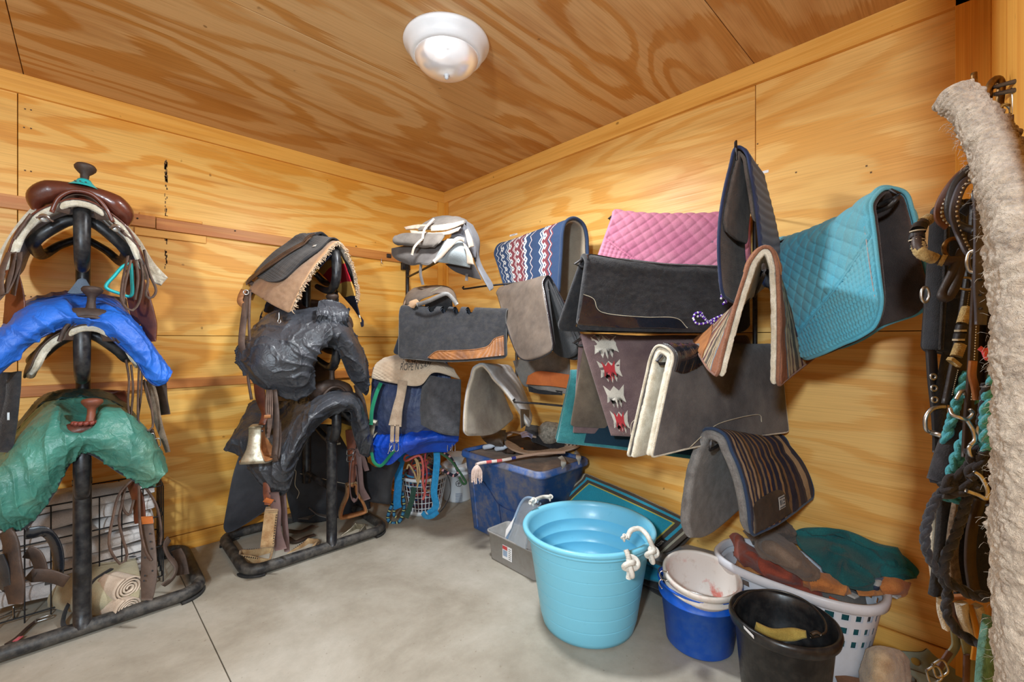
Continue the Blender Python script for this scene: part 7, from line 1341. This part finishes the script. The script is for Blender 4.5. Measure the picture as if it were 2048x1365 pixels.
# bosal noseband
t = tk('bosal', 'braided rawhide bosal noseband sticking out to the left over the girth', 'noseband', 1860, 500)
tube('nose_core', [K(*p) for p in ((1862, 436, .98), (1842, 452, .97), (1834, 478, .96), (1840, 502, .95), (1866, 516, .95), (1895, 522, .94), (1928, 520, .93))], .010, BRL, t, n=50, seg=12)
for q in (((1858, 438, .98), (1846, 446, .975)), ((1836, 488, .958), (1842, 506, .95), (1868, 518, .95)), ((1880, 520, .945), (1890, 522, .94))): V, Fc, uv = tube_g([K(*p) for p in q], .0125, n=24, seg=12, lobes=8, twist=120, lamp=.12); obj('rawhide_wrap', V, Fc, RAWB, t, uv=uv)
for q in (((1840, 452), (1836, 462)), ((1834, 470), (1834, 480)), ((1835, 488), (1838, 496))):
    c0_, c1_ = K(*q[0], .968), K(*q[1], .962); V, Fc, uv = tube_g([c0_, c1_], .0135, n=6, seg=12); obj('black_wrap', V, Fc, BRB2, t, uv=uv); V, Fc, uv = tube_g([c1_ + UP * .001, c1_ - UP * .0015], .0145, n=4, seg=12, lobes=8, lamp=.2); obj('white_lacing', V, Fc, LACE, t, uv=uv)
# cheekpiece with rawhide braiding
t = tk('bridle', 'black bridle cheek with gold rawhide braiding, in the middle of the tack', 'bridle', 1920, 740)
cp = [(1950, 410, .93), (1944, 500, .93), (1938, 560, .93), (1928, 640, .93), (1916, 720, .93), (1908, 760, .93), (1895, 810, .93)]; st(t, cp, [.020, .02, .022, .026, .030, .036, .028], BRB2, 'cheekpiece', .009, -FWD); stitch(t, [(1934, 585, .928), (1930, 612, .928)], 8); stitch(t, [(1912, 740, .925), (1900, 790, .925)], 14)
for q, w_ in ((((1934, 616, .925), (1924, 648, .925)), .016), (((1921, 690, .925), (1912, 714, .925)), .017)): V, Fc, uv = tube_g([K(*p) for p in q], w_, n=30, seg=14, lobes=10, twist=150, lamp=.12, flat=.6); obj('rawhide_wrap', V, Fc, RAWB, t, uv=uv)
for q in (((1924, 652), (1921, 664)), ((1920, 668), (1917, 682))):
    V, Fc, uv = tube_g([K(*q[0], .925), K(*q[1], .925)], .0165, n=6, seg=14, flat=.6); obj('black_wrap', V, Fc, BRB2, t, uv=uv); V, Fc, uv = tube_g([K(q[1][0], q[1][1] - 4, .923), K(*q[1], .923)], .0175, n=4, seg=14, lobes=8, lamp=.2, flat=.6); obj('white_lacing', V, Fc, LACE, t, uv=uv)
st(t, [(1910, 722, .92), (1906, 728, .92)], .036, RAWB, 'end_wrap', .012); c = K(1929, 572, .92)
tube('buckle', [c + RGT * -.012 + UP * .018, c + RGT * .014 + UP * .014, c + RGT * .014 - UP * .006, c - RGT * .012 - UP * .004, c + RGT * -.012 + UP * .018], .0028, CHROME, t, n=24, seg=6)
V, Fc, uv = tube_g([K(*p) for p in ((1925, 500, .94), (1908, 540, .93), (1888, 580, .93), (1884, 594, .925), (1896, 596, .92), (1910, 572, .92), (1926, 520, .93))], .0085, n=50); o = obj('rolled_rein', V, Fc, leather('brown_black_leather', S(60, 50, 48), S(38, 32, 32), .4), t, uv=uv)
# long brown cheek straps
t = tk('bridle', 'dark brown stitched leather strap hanging in front of the ropes', 'bridle', 1958, 900)
st(t, [(1962, 440, .86), (1956, 520, .86), (1950, 620, .87), (1944, 740, .87), (1936, 840, .88), (1932, 915, .88)], .020, BRL, 'strap', .006, -FWD); stitch(t, [(1950, 610, .865), (1944, 720, .866), (1938, 800, .87)], 36)
st(t, [(1958, 380, .84), (1962, 450, .84), (1962, 560, .84), (1962, 620, .84), (1961, 650, .84)], [.03, .032, .034, .034, .024], leather('slate_leather', S(78, 74, 84)), 'eyelet_billet', .006, -FWD)
hm = MB()
for py in (560, 590, 618): V, Fc, uv = lathe_g([(.0026, -.001), (.0026, .004), (.0002, .004)], K(1961, py, .835), 8, ax=rotm(YAW - PI / 2, PI / 2)); hm.add(V, Fc, uv)
hm.build('punched_hole', BLACKFELT, t); V, Fc, uv = tube_g([K(*p) for p in ((1954, 500, .85), (1940, 506, .86), (1935, 524, .86), (1940, 542, .86), (1954, 546, .85))], .004, n=30); obj('ring', V, Fc, CHROME, t, uv=uv)
st(t, [(1946, 722, .86), (1944, 750, .86), (1950, 775, .86), (1954, 800, .86)], .016, TANLEA, 'tan_strap', .006, -FWD)
# pink tape
t = tk('tape_bow', 'small coral pink bow tied on the tack by the fleece girth', 'bow', 1972, 706, .83); st(t, [(1958, 696, .82), (1970, 702, .815), (1984, 698, .82)], .012, cloth('coral_ribbon', S(222, 90, 100)), 'ribbon', .004); st(t, [(1968, 702, .815), (1974, 716, .81), (1980, 712, .81)], .014, cloth('coral_ribbon', S(222, 90, 100)), 'ribbon', .004)
# ropes
BR = cloth('black_braid', S(58, 58, 64), S(40, 40, 45), 40, 300, .9, .5); TQR = cloth('turquoise_braid', S(92, 184, 200), S(64, 150, 170), 60, 200, .9, .7)
def braid(par, pts, r, mat, nm='braided_rope', n=160):
    P = curve([K(*p) for p in pts], n); Lc = np.concatenate([[0], np.cumsum(np.linalg.norm(np.diff(P, axis=0), axis=1))]); T_, N_, B_ = frames(P); mb_ = MB()
    for k in range(3):
        ph = Lc / r * .9 + k * 2 * PI / 3; Q = P + N_ * (np.sin(ph) * r * .62)[:, None] + B_ * (np.sin(2 * ph) * r * .32)[:, None]; V, Fc, uv = tube_g(Q, r * .52, raw=True, seg=7); mb_.add(V, Fc, uv)
    return mb_.build(nm, mat, par)
t = tk('lead_rope', 'thick black braided rope hanging in a long loop in front', 'rope', 1900, 1280)
braid(t, [(1974, 770, .84), (1966, 830, .85), (1952, 900, .86), (1925, 950, .87), (1884, 985, .88), (1862, 1020, .88), (1850, 1070, .88), (1856, 1110, .88), (1880, 1150, .88), (1895, 1180, .88), (1893, 1225, .88), (1915, 1262, .87), (1955, 1288, .85), (1985, 1302, .82)], .0105, BR, n=420)
t = tk('lead_rope', 'black braided rope crossing the loop toward the fleece girth', 'rope', 1930, 1190)
braid(t, [(1970, 900, .84), (1940, 980, .85), (1925, 1030, .86), (1908, 1080, .86), (1890, 1120, .87), (1890, 1155, .87), (1915, 1175, .86), (1945, 1190, .85), (1985, 1196, .82)], .0105, BR, n=340)
t = tk('lead_rope', 'tightly wound black rope coil at the left of the hanging ropes', 'rope', 1880, 970, .93); mb_ = MB()
for k in range(26):
    f = k / 25; p0 = K(1909 - f * 46, 852 + f * 108 , .93); p1 = K(1938 - f * 30, 842 + f * 120, .905); d = (p1 - p0); m_ = (p0 + p1) / 2 - FWD * .018; V, Fc, uv = tube_g([p0 - d * .1, p0, m_, p1, p1 + d * .1], .0062, n=18, seg=7); mb_.add(V, Fc, uv)
mb_.build('wound_rope', BR, t); tube('coil_core', [K(1924, 850, .925), K(1900, 900, .925), K(1880, 965, .925)], .022, BR, t, n=14, seg=12)
t = tk('lead_rope', 'turquoise braided rope hanging through the black ropes', 'rope', 1915, 990, .9)
for q in ([(1934, 745, .92), (1915, 800, .92), (1898, 860, .92), (1886, 905, .93)], [(1944, 860, .895), (1930, 880, .895), (1916, 915, .895), (1905, 950, .90), (1896, 985, .90)], [(1884, 985, .89), (1900, 995, .885), (1918, 996, .88), (1932, 986, .88)], [(1990, 750, .84), (1974, 800, .84), (1970, 850, .84), (1972, 905, .84)]): braid(t, q, .0115, TQR, n=90)
st(t, [(1932, 790, .90), (1946, 796, .89), (1950, 806, .89)], .02, TQR, 'rope_end', .01)
t = tk('snap_clip', 'steel snap and rings where the ropes cross', 'clip', 1930, 880, .86)
for q in ([(1912, 800, .88), (1922, 784, .88), (1932, 784, .88), (1930, 792, .88)], [(1900, 818, .88), (1905, 830, .87), (1920, 836, .86), (1934, 840, .86), (1946, 828, .86), (1940, 820, .86)], [(1934, 840, .86), (1946, 860, .855), (1950, 880, .85), (1940, 892, .85)], [(1958, 830, .85), (1964, 842, .85), (1956, 860, .85), (1960, 880, .85), (1950, 886, .85), (1942, 890, .85)], [(1944, 890, .85), (1938, 898, .85), (1942, 912, .85), (1952, 914, .85)]): tube('steel_loop', [K(*p) for p in q], .0038, CHROME, t, n=30, seg=8)
t = tk('halter_ring', 'bright steel dee ring on the black halter below the turquoise rope', 'ring', 1962, 970, .84); tube('dee', [K(*p) for p in ((1948, 944, .84), (1962, 955, .835), (1974, 980, .83), (1972, 998, .83), (1955, 990, .835), (1932, 982, .84))], .0042, CHROME, t, n=36, seg=8)
t = tk('halter', 'black rope halter knotted between the long rope loop and the dee ring', 'halter', 1930, 980, .86)
for q in ([(1888, 978, .87), (1905, 962, .865), (1925, 968, .86), (1945, 975, .85)], [(1884, 984, .87), (1905, 985, .86), (1930, 978, .85), (1960, 970, .84)], [(1905, 962, .865), (1930, 950, .86), (1950, 940, .85)], [(1940, 900, .86), (1946, 930, .855), (1936, 960, .85)]): braid(t, q, .012, BR, n=80)
# girths and straps lower down
t = tk('girth', 'black webbing girth hanging below the rope coil', 'girth', 1885, 1190, .95); st(t, [(1893, 998, .96), (1888, 1080, .96), (1880, 1150, .96), (1874, 1192, .96)], .048, BLACKFELT, 'webbing', .012); st(t, [(1868, 1010, .98), (1866, 1090, .98), (1876, 1180, .98)], .026, FLEECE, 'fleece_edge', .012)
t = tk('cinch', 'tan and grey woven cinch hanging beside the black girth', 'cinch', 1915, 1180, .94); st(t, [(1918, 1000, .94), (1908, 1060, .94), (1904, 1120, .94), (1914, 1180, .94)], .030, cloth('tan_weave', S(140, 122, 104), S(100, 86, 72), 60, 120, .95, .9), 'woven_band', .01)
t = tk('strap', 'dark brown leather strap curving down behind the rope crossing', 'strap', 1950, 1190, .9); st(t, [(1960, 1000, .9), (1944, 1060, .9), (1940, 1120, .9), (1946, 1170, .9), (1954, 1196, .9)], .032, BRL, 'leather', .006)
t = tk('girth', 'black padded girth filling the gap behind the brown strap', 'girth', 1975, 1190, .92); st(t, [(1976, 1010, .93), (1972, 1100, .93), (1970, 1195, .93)], .085, cloth('black_mesh', S(46, 50, 58)), 'webbing', .01); st(t, [(1938, 1010, .96), (1932, 1100, .96), (1935, 1190, .96)], .05, BLACKFELT, 'webbing', .01)
t = tk('girth', 'fleece lined girth end with mauve strap below the rope crossing', 'girth', 1920, 1290, .92)
st(t, [(1884, 1196, .95), (1886, 1225, .95), (1896, 1258, .95)], .022, FLEECE, 'fleece', .012); st(t, [(1908, 1206, .94), (1914, 1240, .93), (1928, 1270, .93)], .036, MV, 'strap', .006); st(t, [(1922, 1206, .92), (1930, 1240, .92), (1948, 1276, .92)], .024, FLEECE, 'fleece', .014); st(t, [(1940, 1210, .92), (1948, 1240, .91), (1955, 1275, .91)], .016, leather('yellow_strap', S(214, 152, 50)), 'strap', .004); st(t, [(1952, 1212, .92), (1962, 1250, .92), (1966, 1280, .92)], .024, FLEECE, 'fleece', .014)
st(t, [(1902, 1196, .93), (1930, 1194, .92)], .012, TANLEA, 'keeper', .008); st(t, [(1956, 1276, .95), (1950, 1320, .95)], .03, leather('yellow_strap', S(214, 152, 50)), 'strap', .004)
t = tk('cord_net', 'sage green woven cord at the very bottom beside the fleece', 'net', 1972, 1365, .8); st(t, [(1984, 1240, .84), (1976, 1300, .82), (1970, 1380, .80)], .05, cloth('sage_weave', S(110, 158, 146), S(76, 120, 112), 70, 120, .95, .9), 'weave', .012)
# backdrop straps to close the gaps
t = tk('harness', 'bundle of dark harness straps hanging deepest behind the bridles', 'harness', 1940, 1190, 1.0)
for k, (px, w_) in enumerate(((1936, .05), (1960, .06), (1990, .07), (1918, .03))): st(t, [(px + 6, 300 + 100 * (k in (0, 3)), 1.02), (px, 700, 1.02), (px - 4, 900, 1.02), (px, 1190, 1.02)], w_, (BRL, BRB2, DKLEA, BLACKFELT)[k], 'strap', .008)
t = tk('rein', 'brown laced rein hanging beside the fleece girth top', 'rein', 2032, 300, .72); st(t, [(2030, 230, .72), (2034, 280, .72), (2036, 320, .72)], .016, SADLEA, 'rein', .004); stitch(t, [(2034, 250, .715), (2037, 312, .715)], 12)
# near fleece girth
FW = NT('sheepskin_near'); x = FW; v = x.co(); n1 = x.noise(v, 26, 6, .7, .6); n2 = x.noise(v, 160, 4, .75, .8); c_ = x.ramp(n1, [(.30, S(132, 112, 94)), (.45, S(178, 160, 140)), (.66, S(204, 188, 168))]); c_ = x.mix(.5, c_, x.ramp(n2, [(.3, (.62, .58, .54, 1)), (.62, (1.12, 1.12, 1.12, 1))]), 'MULTIPLY'); x.col(c_); x.rough(.98); x.bump(n2, .9, .006, x.bump(n1, .6, .012)); x.b.inputs['Sheen Weight'].default_value = .3; SHN = x.m
t = thing('fleece_girth', 'long cream sheepskin girth hanging closest to the camera at the right edge', 'girth', K(2010, 1365, .46))
G = facing(Dg([[(1880, 206, .62), (1892, 186, .60), (1912, 180, .60), (1930, 190, .62)], [(1914, 234, .60), (1932, 220, .575), (1950, 212, .575), (1962, 218, .6)], [(1952, 296, .57), (1972, 282, .54), (1992, 268, .54), (2006, 266, .56)], [(1972, 376, .54), (1996, 358, .50), (2024, 336, .50), (2050, 324, .53)], [(1992, 460, .52), (2018, 440, .47), (2060, 420, .46), (2104, 410, .48)], [(2006, 640, .50), (2036, 640, .455), (2085, 640, .44), (2136, 640, .46)], [(2008, 820, .50), (2038, 820, .45), (2090, 820, .43), (2146, 820, .45)], [(2008, 1010, .50), (2038, 1010, .45), (2090, 1010, .43), (2146, 1010, .45)], [(2012, 1200, .50), (2042, 1200, .45), (2094, 1200, .43), (2150, 1200, .45)], [(2018, 1460, .50), (2046, 1460, .45), (2100, 1460, .43), (2156, 1460, .45)]]))
sheet('sheepskin', G, SHN, t, nu=420, nv=110, th=.022, rnd=.02, disp=lambda u, v, P: np.abs(vn(P + vn(P, 50, 7)[..., None] * .008, 75, 3)) * .0045 + np.abs(vn(P, 190, 5)) * .003 + vn(P, 26, 9) * .0025)
hr = MB(); rs = random.Random(6); npts = 160
vv = np.array([rs.random() ** 3 * .25 for _ in range(npts)]); uu = np.array([rs.uniform(.12, .99) for _ in range(npts)]); PP = ev2(G, uu, vv); NN = uvnormal(G, uu, vv)
for p, n_ in zip(PP, NN):
    d = nrm(n_ * .4 - RGT * rs.uniform(.1, 1) + UP * rs.uniform(-.7, .4) + FWD * rs.uniform(-.5, .5)); l = rs.uniform(.004, .013); p = p + n_ * .012; q = np.array([p, p + d * l * .6 + UP * rs.uniform(-.003, .003), p + d * l + UP * rs.uniform(-.006, .003)]); V, Fc, uv = tube_g(q, [.00025, .0002, .0001], seg=3, n=4); hr.add(V, Fc, uv)
hr.build('stray_wool', SHN, t)['kind'] = 'stuff'

# ------------------------------------------------------------------ boots on the floor at the bottom right
SG = leather('sage_leather', S(160, 172, 156), S(136, 148, 132), .5, 9)
t = thing('splint_boot', 'sage green leather boot with cut-outs lying on the floor at the bottom right', 'horse boot', onZ(1860, 1320, .0))
def cut_s(cs): return lambda u, v: any(((u - a) / ra) ** 2 + ((v - b) / rb_) ** 2 < 1 for a, b, ra, rb_ in cs)
G = zg([[(1786, 1302, .06), (1840, 1305, .07), (1862, 1294, .09), (1900, 1298, .09), (1962, 1318, .08)], [(1792, 1316, .05), (1845, 1325, .05), (1880, 1320, .06), (1920, 1330, .06), (1970, 1345, .06)], [(1806, 1335, .04), (1850, 1345, .03), (1890, 1352, .03), (1930, 1362, .03), (1975, 1372, .03)], [(1830, 1356, .02), (1870, 1370, .02), (1900, 1380, .02), (1935, 1386, .02), (1980, 1392, .02)]])
sheet('leather', G, [SG, CV], t, nu=70, nv=110, th=.006, disp=rumple(.004, 10), cut=cut_s([(.35, .18, .16, .05), (.12, .62, .12, .06), (.5, .72, .1, .05)]), bind=.0018, bmat=leather('dark_edge', S(84, 76, 66)))
t = thing('splint_boot', 'smaller sage green boot end in front with an oval cut-out', 'horse boot', onZ(1820, 1350, .0))
G = zg([[(1770, 1334, .09), (1800, 1334, .10), (1840, 1346, .08), (1880, 1362, .06)], [(1774, 1350, .07), (1805, 1356, .08), (1845, 1368, .06), (1880, 1380, .04)], [(1780, 1372, .05), (1812, 1378, .05), (1850, 1388, .04), (1880, 1396, .03)]]); sheet('leather', G, [SG, CV], t, nu=50, nv=70, th=.006, cut=cut_s([(.45, .45, .18, .14)]), bind=.002, bmat=leather('dark_edge', S(84, 76, 66)))
t = thing('boot_strap', 'pair of sage straps hanging down with mauve tips above the boot', 'strap', K(1930, 1340, 1.1))
st(t, [(1908, 1252, 1.15), (1912, 1280, 1.15), (1910, 1296, 1.15), (1896, 1316, 1.15), (1880, 1336, 1.15)], .034, SG, 'sage_strap', .005); st(t, [(1900, 1304, 1.14), (1888, 1322, 1.14), (1878, 1338, 1.14)], .024, MV, 'mauve_tip', .005); st(t, [(1928, 1270, 1.14), (1934, 1300, 1.14), (1942, 1330, 1.14), (1940, 1366, 1.14)], .034, SG, 'sage_strap', .005); st(t, [(1934, 1310, 1.13), (1932, 1366, 1.13)], .024, MV, 'mauve_tip', .005)
for q in ((1880, 1338), (1868, 1350)): c = K(q[0], q[1], 1.12); tube('buckle', [c - RGT * .02 + UP * .01, c + RGT * .006 + UP * .022, c + RGT * .02 - UP * .008, c - RGT * .008 - UP * .022, c - RGT * .02 + UP * .01], .003, CHROME, t, n=24, seg=6)
t = thing('fleece_boot', 'tan fleece boot cover slumped on the floor beside the laundry basket', 'horse boot', onZ(1765, 1340, 0))
G = zg([[(1738, 1300, .16), (1765, 1294, .19), (1800, 1302, .16), (1816, 1318, .12)], [(1728, 1330, .10), (1756, 1322, .17), (1790, 1330, .15), (1818, 1345, .09)], [(1722, 1362, .04), (1752, 1362, .11), (1785, 1368, .10), (1815, 1375, .05)], [(1730, 1392, .01), (1755, 1400, .04), (1785, 1405, .03), (1812, 1400, .01)]]); sheet('fleece', G, FLEECE_T, t, nu=60, nv=50, th=.02, disp=lambda u, v, P: vn(P, 24) * .008 + np.abs(vn(P, 120)) * .003)
t = thing('leather_flap', 'rust coloured suede flap at the bottom edge beside the fleece boot', 'leather piece', onZ(1700, 1380, 0)); G = zg([[(1668, 1350, .03), (1700, 1354, .04), (1728, 1360, .04)], [(1675, 1368, .02), (1700, 1376, .03), (1728, 1380, .03)], [(1680, 1400, .01), (1705, 1400, .01), (1730, 1400, .01)]]); sheet('suede', G, cloth('rust_suede', S(140, 96, 66)), t, nu=16, nv=16, th=.008)
